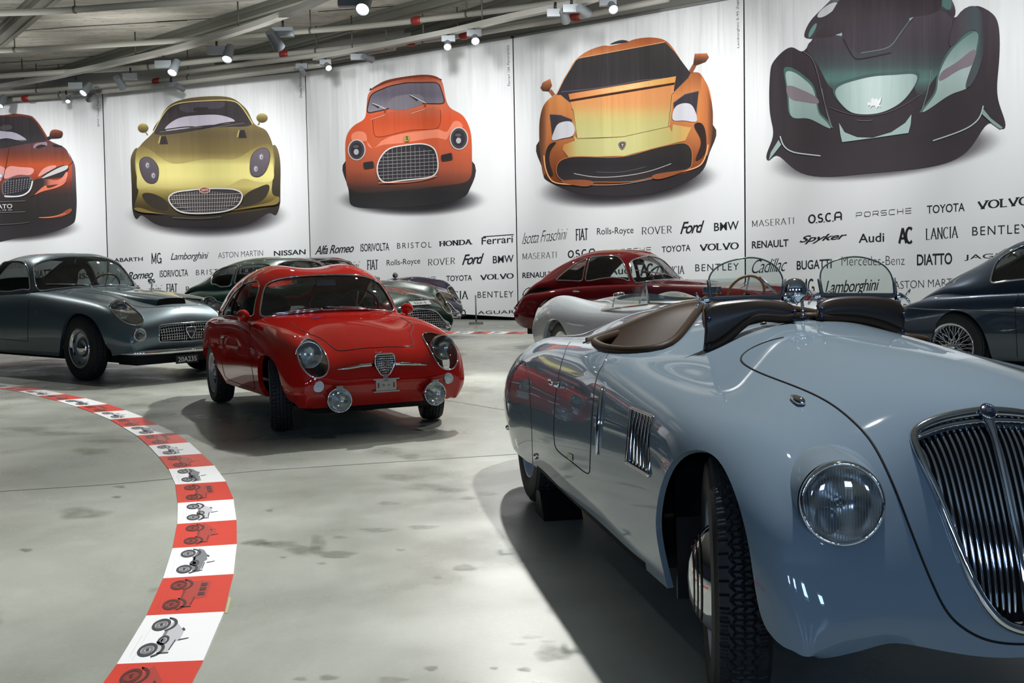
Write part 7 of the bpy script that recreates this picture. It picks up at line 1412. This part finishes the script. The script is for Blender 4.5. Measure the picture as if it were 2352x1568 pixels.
    V, F = font_text('Flaminia', -.005, .35); uv = B.px(z((1678, 708), (1818, 702), (1678, 690)), 0); o = B.at(uv); c.part('bonnet_script', np.array([o[0]+(o[1]-o[0])*a+(o[2]-o[0])*b+B.nrm(uv)[0]*.004 for a, b in V]), F, CHROME, smooth=False)
    # screen and side glass
    pc = T.px(z((760, 205), (700, 205), (600, 212), (520, 226), (400, 256), (340, 285), (322, 310), (325, 360), (340, 470), (355, 515), (385, 533), (500, 522), (700, 502), (900, 496), (1000, 494)), 80); pol = np.vstack([[[pc[0, 0], 1.1]], pc, [[pc[-1, 0], 1.1]]]); tm, gw, _ = window(T, tm, pol, GLASS, CHROME, .008, 'windscreen', 'both', 'windscreen_trim')
    sw = T.xz([(-1.16, .93), (-1.20, 1.02), (-1.25, 1.14), (-1.30, 1.21), (-1.40, 1.25), (-1.6, 1.265), (-1.85, 1.265), (-2.0, 1.25), (-2.1, 1.15), (-2.18, 1.0), (-2.2, .935)]); sw = rpoly(sw, .35)
    spx = T.px(z((-200, 300), (0, 268), (150, 253), (225, 262), (262, 310), (283, 425), (296, 540), (100, 543), (-200, 545))[1:-1], 0); uL = T.xz([(-2.15, .94), (-2.1, 1.24)]); pol = rpoly(np.vstack([uL[1:], spx, uL[:1]]), .25); tm, gs, _ = window(T, tm, pol, GLASS, CHROME, .009, 'side_window', 'pair', 'window_trim')
    q = T.xz([(-2.26, .95), (-2.24, 1.18), (-2.4, 1.12), (-2.6, .96)]); tm, g3, _ = window(T, tm, rpoly(q, .2), GLASS, CHROME, .006, 'quarter_window', 'pair', 'window_trim')
    u5 = T.ku[5]; u7 = T.ku[7]; ru = rpoly(np.array([[u5+.05, 1.1], [u5+.05, .62], [u7-.02, .60], [u7-.02, 1.1]]), .1); tm, gr_, _ = window(T, tm, ru, GLASS, CHROME, .006, 'rear_window', 'both', 'window_trim')
    c.part('roof', tm.V, tm.F, PAINT, mirror='both'); c.part('headliner', tm.V-T.nrm(tm.UV)*.016, tm.F, mat('headliner_grey', (52, 54, 54), .8), mirror='both')
    gaps(B, [z((650, 535), (800, 547), (1000, 572), (1150, 612), (1250, 660), (1320, 685), (1400, 696), (1600, 690), (1780, 684))], .003); gaps(B, [z((288, 560), (280, 600), (274, 760), (270, 1022)), z((270, 1024), (140, 1012), (0, 1000))], .003)
    # bumper, plate, valance
    pts = z((1085, 1118), (1130, 1108), (1300, 1104), (1500, 1102), (1700, 1102), (1900, 1103)); L = []
    for w_, x in zip(np.linspace(.70, 0, 16), [.66, .74, .79, .82, .845, .86, .872, .882, .89, .896, .90, .904, .906, .908, .909, .91]): L.append((x, w_, .305))
    c.part('front_bumper', *tube(L, [.014, .024]+[.03]*14, n=12), CHROME, mirror='both')
    V, F = box((.62, 0, .25), (.34, 1.18, .14)); c.part('front_valance', V, F, DARK)
    pb = np.array([.905, .075, .215]); V, F = box(pb, (.008, .27, .085)); pl = c.part('number_plate', V, F, mat('plate_black', (16, 18, 22), .4), smooth=False, label='black number plate with white characters'); V, F = font_text('20A235', .01); c.part('plate_characters', np.array([pb+np.array([.006, -(a-.5)*.22, (b-.5)*.052]) for a, b in V]), F, mat('plate_white', (215, 218, 220), .5), pl, smooth=False)
    wiper(c, T, z((870, 492))[0], z((440, 478))[0]); wiper(c, T, z((1235, 487))[0], z((900, 492))[0])
    uv = B.px(z((350, 742)), 0); p = B.at(uv)[0]+B.nrm(uv)[0]*.004; c.part('wing_emblem', *tube([p+np.array([-.02, 0, .015]), p+np.array([.015, 0, .018]), p+np.array([-.015, 0, -.015]), p+np.array([.02, 0, -.018])], .003, n=6), CHROME, mirror='pair')
    V, F = lathe([(0.001, .03), (.03, .026), (.042, 0), (.04, -.02)], (-.98, -.72, 1.0), (1, 0, 0), 24); mr = c.part('wing_mirror', V, F, CHROME); c.part('mirror_stem', *tube([(-.98, -.72, .97), (-.96, -.70, .90)], .008), CHROME, mr)
    interior(c, -1.7, .95, mat('dark_upholstery', (40, 40, 42), .5), .66, -1.22, (-1.42, -.36, .93), mat('wood_rim', (120, 72, 40), .35))
    V, F = box((-1.40, .02, 1.20), (.02, .18, .05)); mm = c.part('rear_view_mirror', V, F, BLACK, smooth=False); c.part('mirror_stem', *tube([(-1.40, .02, 1.22), (-1.36, .02, 1.29)], .006), CHROME, mm)
    TY = .345; wheel(c, 0, .70, TY, .17, .205, 'slotted', 0, 1, 'block', mat('bright_rim', (196, 199, 202), .22, .7)); wheel(c, 0, .70, TY, .17, .205, 'slotted', 0, -1, None, CHROME); wheel(c, -2.52, .70, TY, .17, .205, 'slotted', 0, 1, None, CHROME); wheel(c, -2.52, .70, TY, .17, .205, 'slotted', 0, -1, None, CHROME)
    chassis(c, -3.3, .6, .56, .19, .33, [(.03, .40, .62, .36), (-2.52, .40, .62, .36)])
grey()
def flip(uv): uv = np.array(uv); uv[:, 1] = np.where(uv[:, 1] > 1, 2-uv[:, 1], uv[:, 1]); return uv
def aston(name_label, o, paint, far=False):
    th = math.radians(40); c = Car('fastback_coupe', name_label, o, (math.cos(th), -math.sin(th)), paint)
    B = Surf(c, coupe_body(.82, 2.36, .86, .98, .24, .86, .91, .85, .73, .30, .90, .80, .58), 130, 72); hm = B.hm
    T = Surf(c, cabin(.68, .86, 1.255, -1.02, -1.14, -1.36, -1.75, -2.45, -3.12, .83, .82, 0, .70), 90, 66); tm = T.hm; lips = []
    hm, l1 = arch_cut(B, hm, xz=circ(.02, .33, .36)); lips += l1
    hm, l1 = arch_cut(B, hm, xz=circ(-2.36, .33, .36)); lips += l1
    px = (lambda P, *a: flip(B.px(P, *a))) if not far else None
    hpts = [(999, 677), (1002, 673), (1008, 671), (1016, 677), (1027, 688), (1036, 704), (1036, 716), (1029, 719), (1020, 711), (1009, 696)]
    if not far: ASTON['hp'] = px(hpts, 50, True); ASTON['gp'] = None
    HP = ASTON['hp']; gi, hm, lp = split(hm, sdist(HP, hm.UV)); lips += [lip(B, q, .05) for q in lp]
    if not far:
        gpx = px([(960, 708), (978, 710), (1000, 715), (1010, 724), (1017, 733), (1028, 739), (1032, 745), (1028, 752), (1019, 755), (1005, 752), (985, 750), (962, 750)], 40); gpx[0, 1] = gpx[-1, 1] = 1.1; ASTON['gp'] = gpx
    gp = ASTON['gp']; gg, hm, lp2 = split(hm, sdist(gp, hm.UV)); lips += [lip(B, q, .05) for q in lp2]
    c.part('body', *dmerge([(hm.V, hm.F)]+lips), paint, mirror='both')
    for sd in (1, -1):
        m3 = np.array([1, sd, 1]); P0 = lp[0][0].mean(0); hl = round_lamp(c, (P0+np.array([-.07, -.01, .01]))*m3, (.94, .1*sd, .2), .085, ring=.06); c.part('headlamp_cover', (gi.V-B.nrm(gi.UV)*.002)*m3, gi.F, LENS, hl); c.part('headlamp_rim', *tube(smooth_path(lp[0][0]+B.nrm(lp[0][1])*.003, True)*m3, .008, True), CHROME, hl); c.part('headlamp_bucket', (gi.V-B.nrm(gi.UV)*.16)*m3, gi.F, paint, hl)
    gr = c.part('grille', *tube(smooth_path(lp2[0][0]+B.nrm(lp2[0][1])*.003, False), .008), CHROME, mirror='both'); c.part('grille_backing', gg.V-B.nrm(gg.UV)*.06, gg.F, DARK, gr, mirror='both'); bars = []
    lo, hi = gp[:, 0].min(), gp[:, 0].max(); vl = gp[:, 1].min()
    for f in np.linspace(.06, .94, 9):
        uv = np.c_[np.full(40, lo*(1-f)+hi*f), np.linspace(vl, 1, 40)]; uv = uv[sdist(gp, uv) > 0]
        if len(uv) > 3: bars.append(tube(B.at(uv)-B.nrm(uv)*.010, .0045, n=6))
    for f in np.linspace(vl+.01, .99, 18):
        uv = np.c_[np.linspace(lo, hi, 24), np.full(24, f)]; uv = uv[sdist(gp, uv) > 0]
        if len(uv) > 3: bars.append(tube(B.at(uv)-B.nrm(uv)*.014, .003, n=6))
    c.part('grille_bars', *dmerge(bars), CHROME, gr, mirror='both')
    for sd in (1, -1): q = np.array([.79, .56, .40]); c.part('side_lamp', *lathe([(.05, -.02), (.05, .02), (.035, .035), (.001, .04)], q*[1, sd, 1], (1, .25*sd, 0), 24), CHROME)
    if not far:
        pc = T.px([(720, 596), (700, 596.5), (665, 600), (645, 604), (637, 611), (640, 625), (650, 645), (658, 650), (690, 653), (740, 652)], 60); tm, gw, _ = window(T, tm, np.vstack([[[pc[0, 0], 1.1]], pc, [[pc[-1, 0], 1.1]]]), GLASS, CHROME, .008, 'windscreen', 'both', 'windscreen_trim')
        sw = T.px([(537, 655), (553, 609), (580, 606.5), (605, 606), (617, 608), (624, 614), (634, 640), (638, 652)], 0); ASTON['sw'] = sw = rpoly(sw, .2); qw = T.px([(491.7, 627), (500, 621), (523, 612.5), (549, 608.5), (530, 657), (507, 659), (496, 653), (486, 653)], 0); ASTON['qw'] = qw = rpoly(qw, .15); ASTON['pc'] = pc
    else: pc = ASTON['pc']; sw, qw = ASTON['sw'], ASTON['qw']; tm, gw, _ = window(T, tm, np.vstack([[[pc[0, 0], 1.1]], pc, [[pc[-1, 0], 1.1]]]), GLASS, CHROME, .008, 'windscreen', 'both', 'windscreen_trim')
    tm, gs, _ = window(T, tm, sw, GLASS, CHROME, .010, 'side_window', 'pair', 'window_trim'); tm, g3, _ = window(T, tm, qw, GLASS, CHROME, .010, 'quarter_window', 'pair', 'window_trim')
    u5, u7 = T.ku[5], T.ku[7]; tm, g4, _ = window(T, tm, rpoly(np.array([[u5+.06, 1.1], [u5+.06, .62], [u7-.02, .60], [u7-.02, 1.1]]), .1), GLASS, CHROME, .006, 'rear_window', 'both', 'window_trim')
    c.part('roof', tm.V, tm.F, paint, mirror='both'); c.part('headliner', tm.V-T.nrm(tm.UV)*.016, tm.F, mat('headliner_grey', (52, 54, 54), .8), mirror='both')
    L = [(x, w_, .40) for w_, x in zip(np.linspace(.78, .50, 8), [.50, .62, .70, .75, .785, .81, .825, .83])]; c.part('bumper', *tube(np.array(L)-[0, 0, .06], [.012, .02, .025, .027, .027, .026, .024, .014], n=10), CHROME, mirror='pair')
    L = [(x, w_, .42) for w_, x in zip(np.linspace(.78, 0, 12), np.interp(np.linspace(0, 1, 12), [0, .15, .4, 1], [-3.0, -3.22, -3.36, -3.38]))]; c.part('rear_bumper', *tube(L, .03, n=10), CHROME, mirror='both')
    if not far:
        uv = flip(B.px([(936.6, 695), (983, 692), (990, 701), (945.5, 704)], 0)); pts = [B.cast(*p)[2] for p in ((936.6, 695), (983, 692), (990, 701), (945.5, 704))]; V = np.array(pts)+[.012, 0, .016]; pl = c.part('number_card', V, [(0, 1, 2, 3)], mat('white_card', (225, 228, 226), .5), smooth=False, label='white card with a number')
        V2, F2 = font_text('LU-1', 0); Q = np.array([V[3]+(V[2]-V[3])*(.22+.55*a)+(V[0]-V[3])*(.25+.5*b)+[.0008, 0, .001] for a, b in V2]); c.part('card_number', Q, F2, BLACK, pl, smooth=False)
        p = B.cast(963, 688)[2]+np.array([0, 0, .006]); c.part('nose_emblem', *tube([p+np.array([0, -.05, 0]), p+np.array([.004, 0, .004]), p+np.array([0, .05, 0])], .008, n=6), CHROME)
        gaps(B, [[(475, 665), (476, 690)], [(700, 655), (770, 668), (850, 690)]], .003)
    for sd in (1, -1): V, F = lathe([(0.001, .05), (.03, .04), (.045, 0), (.043, -.02)], (-.62, sd*.70, .93), (1, 0, 0), 24); mr = c.part('wing_mirror', V, F, CHROME); c.part('mirror_stem', *tube([(-.62, sd*.70, .91), (-.60, sd*.69, .82)], .008), CHROME, mr)
    interior(c, -1.7, .90, mat('dark_upholstery', (40, 40, 42), .5), .60, -1.20, (-1.42, .34, .88), BLACK); V, F = box((-1.40, .0, 1.14), (.02, .20, .05)); c.part('rear_view_mirror', V, F, CHROME)
    for x in (0, -2.36):
        for sd in (1, -1): wheel(c, x, .70, .33, .17, .205, 'steel', 0, sd, None, STEEL)
    chassis(c, -3.1, .6, .56, .19, .33, [(.03, .37, .62, .34), (-2.36, .37, .62, .34)])
ASTON = {}
aston('dark green fastback coupe parked just behind the small red coupe', (-1.78, 15.5), paint_mat('dark_green_metallic', (9, 44, 36), .32, .30))
aston('navy blue coupe almost hidden behind the dark green fastback', (-1.77, 18.37), paint_mat('navy_metallic', (17, 18, 48), .32, .30), True)
def darkred():
    PAINT = paint_mat('maroon_paint', (98, 20, 26), .3); th = math.radians(38)
    c = Car('fastback_coupe', 'dark maroon fastback coupe parked close to the banners', (2.9, 14.6), (math.cos(th), -math.sin(th)), PAINT)
    B = Surf(c, coupe_body(.78, 2.4, .80, .76, .22, .82, .86, .79, .69, .30, .78, .72, .52), 130, 72); hm = B.hm
    T = Surf(c, cabin(.645, .82, 1.245, -1.20, -1.36, -1.56, -1.90, -2.55, -3.08, .72, .78, 0, .66), 100, 66); tm = T.hm; lips = []
    for xc in (0.02, -2.4): hm, l1 = arch_cut(B, hm, xz=circ(xc, .32, .35)); lips += l1
    HP = curve(np.array([B.xz([(.60, .60)])[0]+[.03*math.cos(t)*.9, .05*math.sin(t)] for t in np.linspace(0, 2*math.pi, 12, endpoint=False)]), 40, True)
    c.part('body', *dmerge([(hm.V, hm.F)]+lips), PAINT, mirror='both')
    for sd in (1, -1): round_lamp(c, np.array([.70, .55, .60])*[1, sd, 1], (.97, .1*sd, .1), .09, ring=.14)
    G = [(.845, w_, z_) for w_, z_ in ((.30, .58), (.34, .50), (.30, .40), (.12, .36))]; gp = np.array(G); gp = np.vstack([[(.845, 0, .60)], gp, [(.85, 0, .355)]]); gr = c.part('grille', *tube(curve(gp, 30), .012), CHROME, mirror='both')
    for k in range(5): z_ = .40+.04*k; c.part('grille_bar', *tube([(.83, -.30, z_), (.862, 0, z_), (.83, .30, z_)], .006), CHROME, gr)
    pc = T.px([(1545, 584), (1520, 584.5), (1490, 587), (1465, 593), (1452, 598), (1446, 606), (1448, 622), (1453, 640), (1459, 648.5), (1490, 646), (1530, 642), (1545, 641)], 70); tm, gw, _ = window(T, tm, np.vstack([[[pc[0, 0], 1.1]], pc, [[pc[-1, 0], 1.1]]]), GLASS, CHROME, .008, 'windscreen', 'both', 'windscreen_trim')
    sw = rpoly(T.px([(1344, 646.6), (1357, 591), (1387, 587.5), (1415, 588.5), (1428, 598), (1441, 624), (1447, 648)], 0), [.1, .1, .1, .3, .3, .2, .1]); tm, g2, _ = window(T, tm, sw, GLASS, CHROME, .008, 'side_window', 'pair', 'window_trim')
    qw = rpoly(T.px([(1275, 643.5), (1295, 626), (1322, 606), (1351, 592), (1338, 646.5)], 0), .12); tm, g3, _ = window(T, tm, qw, GLASS, CHROME, .007, 'quarter_window', 'pair', 'window_trim')
    u5, u7 = T.ku[5], T.ku[7]; tm, g4, _ = window(T, tm, rpoly(np.array([[u5+.06, 1.1], [u5+.06, .66], [u7-.02, .64], [u7-.02, 1.1]]), .1), GLASS, CHROME, .006, 'rear_window', 'both', 'window_trim')
    c.part('roof', tm.V, tm.F, PAINT, mirror='both'); c.part('headliner', tm.V-T.nrm(tm.UV)*.016, tm.F, mat('headliner_grey', (52, 54, 54), .8), mirror='both')
    gaps(B, [[(1340, 649), (1325, 668), (1318, 690)], [(1449, 650), (1453, 690)]], .003); uv = B.px([(1326, 671)], 0); p = B.at(uv)[0]; nn = B.nrm(uv)[0]
    c.part('door_handle', *tube([p+nn*.012+np.array([-.07, 0, 0]), p+nn*.03+np.array([-.02, 0, .008]), p+nn*.025+np.array([.05, 0, .004])], [.009, .014, .007]), CHROME, mirror='pair')
    wiper(c, T, (1548, 640), (1458, 622)); wiper(c, T, (1600, 636), (1540, 628))
    V, F = box((-1.60, .02, 1.08), (.02, .20, .07)); m_ = c.part('rear_view_mirror', V, F, STEEL); c.part('mirror_stem', *tube([(-1.60, .02, 1.11), (-1.60, .02, 1.17)], .006), STEEL, m_)
    interior(c, -1.9, .86, mat('dark_upholstery', (40, 40, 42), .5), .56, -1.40, (-1.60, -.30, .85), BLACK, (-1.95,))
    for sd in (1, -1): c.part('tail_lamp', *lathe([(.035, -.01), (.035, .012), (.001, .02)], (-3.14, sd*.57, .50), (-1, .3*sd, .1), 20), mat('red_lens', (150, 16, 18), .15, 0, 1))
    for x in (0, -2.4):
        for sd in (1, -1): wheel(c, x, .66, .32, .165, .20, 'steel', 0, sd, None, STEEL)
    chassis(c, -3.0, .6, .54, .18, .32, [(.03, .36, .58, .33), (-2.4, .36, .58, .33)])
darkred()
def blue():
    PAINT = paint_mat('slate_blue_metallic', (44, 58, 74), .34, .5); th = math.radians(46)
    c = Car('fastback_coupe', 'dark slate blue fastback coupe with a wire wheel at the right edge', (6.06, 9.60), (math.cos(th), -math.sin(th)), PAINT)
    B = Surf(c, coupe_body(.80, 2.4, .85, .66, .22, .80, .88, .80, .69, .30, .79, .745, .66), 150, 76); hm = B.hm
    T = Surf(c, cabin(.66, .80, 1.26, -.98, -1.12, -1.34, -1.7, -2.28, -2.85, .72, .74, 0, .60), 110, 66); tm = T.hm; lips = []
    hm, l1 = arch_cut(B, hm, pts=[(2140, 842), (2138, 800), (2141, 770), (2149, 746), (2166, 724), (2187, 714), (2213, 716), (2234, 729), (2250, 748), (2266, 780), (2276, 815), (2282, 850)]); lips += l1
    hm, l1 = arch_cut(B, hm, xz=circ(.02, .33, .36)); lips += l1
    c.part('body', *dmerge([(hm.V, hm.F)]+lips), PAINT, mirror='both')
    sw = rpoly(T.px([(2274, 651.5), (2279, 630), (2286, 608), (2301, 588), (2330, 573), (2351, 565), (2351, 648)], 0), [.1, .1, .1, .2, .1, 0, 0]); ex = T.xz([(-1.24, 1.17), (-1.20, .86)]); sw = np.vstack([sw[:-12], ex]) ; tm, g2, _ = window(T, tm, sw, GLASS, CHROME, .009, 'side_window', 'pair', 'window_trim')
    uS = T.ku; tm, gw, _ = window(T, tm, rpoly(np.array([[uS[0]+.02, 1.1], [uS[0]+.02, .42], [uS[3]-.02, .52], [uS[3]-.01, 1.1]]), .15), GLASS, CHROME, .008, 'windscreen', 'both', 'windscreen_trim')
    tm, g4, _ = window(T, tm, rpoly(np.array([[uS[5]+.06, 1.1], [uS[5]+.06, .66], [uS[7]-.02, .64], [uS[7]-.02, 1.1]]), .1), GLASS, CHROME, .008, 'rear_window', 'both', 'window_trim')
    c.part('roof', tm.V, tm.F, PAINT, mirror='both'); c.part('headliner', tm.V-T.nrm(tm.UV)*.016, tm.F, mat('headliner_grey', (52, 54, 54), .8), mirror='both')
    gaps(B, [[(2351, 660), (2338, 680), (2333, 700), (2334, 760), (2337, 820)]], .003); uv = B.px([(2080, 708), (2140, 711), (2200, 712), (2270, 716), (2333, 721), (2351, 722)], 60); c.part('side_crease', *B.tube(uv, .006, -.002), PAINT, mirror='pair')
    uv = B.px([(2344, 708)], 0); p = B.at(uv)[0]; nn = B.nrm(uv)[0]; c.part('door_handle', *tube([p+nn*.012+np.array([-.05, 0, 0]), p+nn*.022, p+nn*.012+np.array([.09, 0, 0])], [.012, .011, .010]), STEEL, mirror='pair')
    for sd in (1, -1): c.part('tail_lamp', *lathe([(.035, -.01), (.035, .012), (.001, .02)], (-3.05, sd*.60, .52), (-1, .3*sd, .1), 20), mat('red_lens', (150, 16, 18), .15, 0, 1)); round_lamp(c, np.array([.72, .58, .60])*[1, sd, 1], (.97, .1*sd, .1), .09, ring=.14)
    interior(c, -1.6, .84, mat('dark_upholstery', (40, 40, 42), .5), .58, -1.16, (-1.36, .32, .86), BLACK, (-1.7,))
    for x in (0, -2.4):
        for sd in (1, -1): wheel(c, x, .69, .315, .17, .205, 'wire' if sd > 0 and x < 0 else 'steel', 0, sd, 'block' if sd > 0 and x < 0 else None, CHROME)
    chassis(c, -2.9, .6, .56, .18, .32, [(.03, .37, .62, .34), (-2.4, .36, .62, .33)])
blue()
def spider():
    PAINT = paint_mat('silver_paint', (172, 180, 186), .32, .35); th = math.radians(68)
    c = Car('open_sports_car', 'silver open two seater half hidden behind the large pale blue car', (1.96, 9.58), (math.cos(th), -math.sin(th)), PAINT, )
    R = lambda x, *P: [(x, w, z) for w, z in P]
    g = [R(-3.15, (.50, .34), (.56, .40), (.58, .46), (.56, .52), (.48, .55), (.34, .55), (.17, .56), (0, .56)),
         R(-2.98, (.62, .26), (.68, .38), (.69, .50), (.66, .60), (.57, .67), (.38, .655), (.19, .66), (0, .665)),
         R(-2.66, (.66, .23), (.72, .38), (.73, .54), (.71, .68), (.60, .79), (.40, .735), (.2, .745), (0, .755)),
         R(-2.35, (.66, .22), (.73, .38), (.745, .55), (.72, .70), (.60, .815), (.41, .755), (.2, .785), (0, .80)),
         R(-1.95, (.66, .22), (.71, .38), (.72, .54), (.69, .68), (.58, .765), (.42, .765), (.2, .81), (0, .83)),
         R(-1.35, (.65, .22), (.69, .38), (.69, .54), (.66, .67), (.575, .745), (.44, .775), (.22, .81), (0, .82)),
         R(-.72, (.65, .22), (.70, .38), (.70, .54), (.67, .68), (.59, .765), (.44, .785), (.22, .81), (0, .82)),
         R(-.2, (.66, .22), (.72, .38), (.73, .54), (.71, .68), (.61, .78), (.42, .755), (.2, .775), (0, .785)),
         R(.15, (.66, .23), (.72, .38), (.73, .52), (.70, .66), (.60, .75), (.42, .71), (.2, .72), (0, .73)),
         R(.50, (.62, .25), (.68, .38), (.69, .48), (.66, .57), (.57, .63), (.40, .61), (.2, .615), (0, .62)),
         R(.72, (.54, .28), (.58, .35), (.59, .41), (.56, .46), (.48, .49), (.34, .49), (.17, .49), (0, .49)), R(.78, (.48, .27), (.50, .30), (.50, .33), (.48, .355), (.42, .36), (.3, .36), (.15, .36), (0, .36))]
    B = Surf(c, g, 130, 72); hm = B.hm; lips = []
    hm, l1 = arch_cut(B, hm, xz=circ(-2.35, .30, .31)); lips += l1
    hm, l1 = arch_cut(B, hm, xz=circ(0, .30, .33)); lips += l1
    uf, ur = B.ku[6]-.005, B.ku[4]-.02; ck = rpoly(np.array([[ur, 1.1], [ur, .72], [uf, .72], [uf, 1.1]]), [0, .4, .4, 0]); _, hm, lp = split(hm, sdist(ck, hm.UV)); lips += [lip(B, q, .03) for q in lp]
    c.part('body', *dmerge([(hm.V, hm.F)]+lips), PAINT, mirror='both')
    V, F = box((-1.35, 0, .45), (1.1, .86, .5)); 
    tub = [box((-1.35, 0, .26), (1.1, .9, .03)), box((-1.35, .45, .48), (1.1, .02, .44)), box((-1.35, -.45, .48), (1.1, .02, .44)), box((-1.92, 0, .50), (.03, .86, .44))]; c.part('cockpit_tub', *dmerge(tub), DARK, smooth=False)
    SE = mat('tan_upholstery', (120, 112, 100), .5); seat(c, -1.50, .22, .34, SE, .40, .34); seat(c, -1.50, -.22, .34, SE, .40, .34)
    V, F = box((-.84, 0, .72), (.1, .84, .12)); c.part('dashboard', V, F, BLACK)
    q = c.hit(1712, 672, w=-.22); steering(c, q[0], -.22, q[2]-.03, .18, mat('wood_rim', (150, 98, 54), .35), .35)
    # low wrap-round screen with chrome pillars
    x = -.72; P = [c.hit(*p, x=x) for p in ((1490, 697), (1481, 646), (1745, 636), (1795, 684))]; fr = []
    sc = c.part('windscreen_frame', *tube([P[0], P[1], P[1]+np.array([0, -.06, 0])], [.011, .011, .007], n=8), STEEL); c.part('frame_rail', *tube([P[0], (P[0]+P[3])/2+[.06, 0, -.01], P[3]], .009, n=8), STEEL, sc); c.part('frame_pillar', *tube([P[3], P[2]], .011, n=8), STEEL, sc)
    n_ = 16; rows = []
    for t in np.linspace(0, 1, 4): a, b_ = P[0]*(1-t)+P[1]*t, P[3]*(1-t)+P[2]*t; rows.append([a*(1-s_)+b_*s_+np.array([.06*math.sin(math.pi*s_)*(1-t*.7), 0, 0]) for s_ in np.linspace(0, 1, n_)])
    A = np.array(rows); c.part('glass_pane', A.reshape(-1, 3), [(j*n_+i, j*n_+i+1, (j+1)*n_+i+1, (j+1)*n_+i) for j in range(3) for i in range(n_-1)], GLASS, sc)
    w0 = P[0][1]+.01; D = [c.hit(*p, w=w0) for p in ((1382, 712), (1400, 690), (1440, 666), (1479, 651), (1487, 700))]; dg = c.part('side_deflector', np.array(D), [tuple(range(5))], GLASS, smooth=False); c.part('deflector_rail', *tube([D[0], D[4]], .010, n=6), CHROME, dg)
    for a in (((1407, 704), (1412, 684)), ((1469, 696), (1478, 664))): c.part('deflector_stay', *tube([c.hit(*a[0], w=w0), c.hit(*a[1], w=w0)], [.008, .005], n=6), STEEL, dg)
    V, F = box(c.hit(1635, 667, x=-.80), (.015, .17, .06)); c.part('rear_view_mirror', V, F, CHROME, smooth=False)
    uv = B.px([(1420, 676)], 0); p, nn = B.at(uv)[0], B.nrm(uv)[0]; c.part('filler_cap', *lathe([(.055, 0), (.052, .02), (.03, .028), (.001, .03)], p, nn, 28), CHROME)
    for sd in (1, -1): round_lamp(c, np.array([.56, .52, .52])*[1, sd, 1], (.97, .1*sd, .1), .085, ring=.1)
    for x in (0, -2.35):
        for sd in (1, -1): wheel(c, x, .60, .295, .155, .19, 'steel', 0, sd, None, STEEL)
    chassis(c, -2.9, .55, .48, .17, .30, [(.0, .33, .54, .30), (-2.35, .32, .54, .30)])
spider()
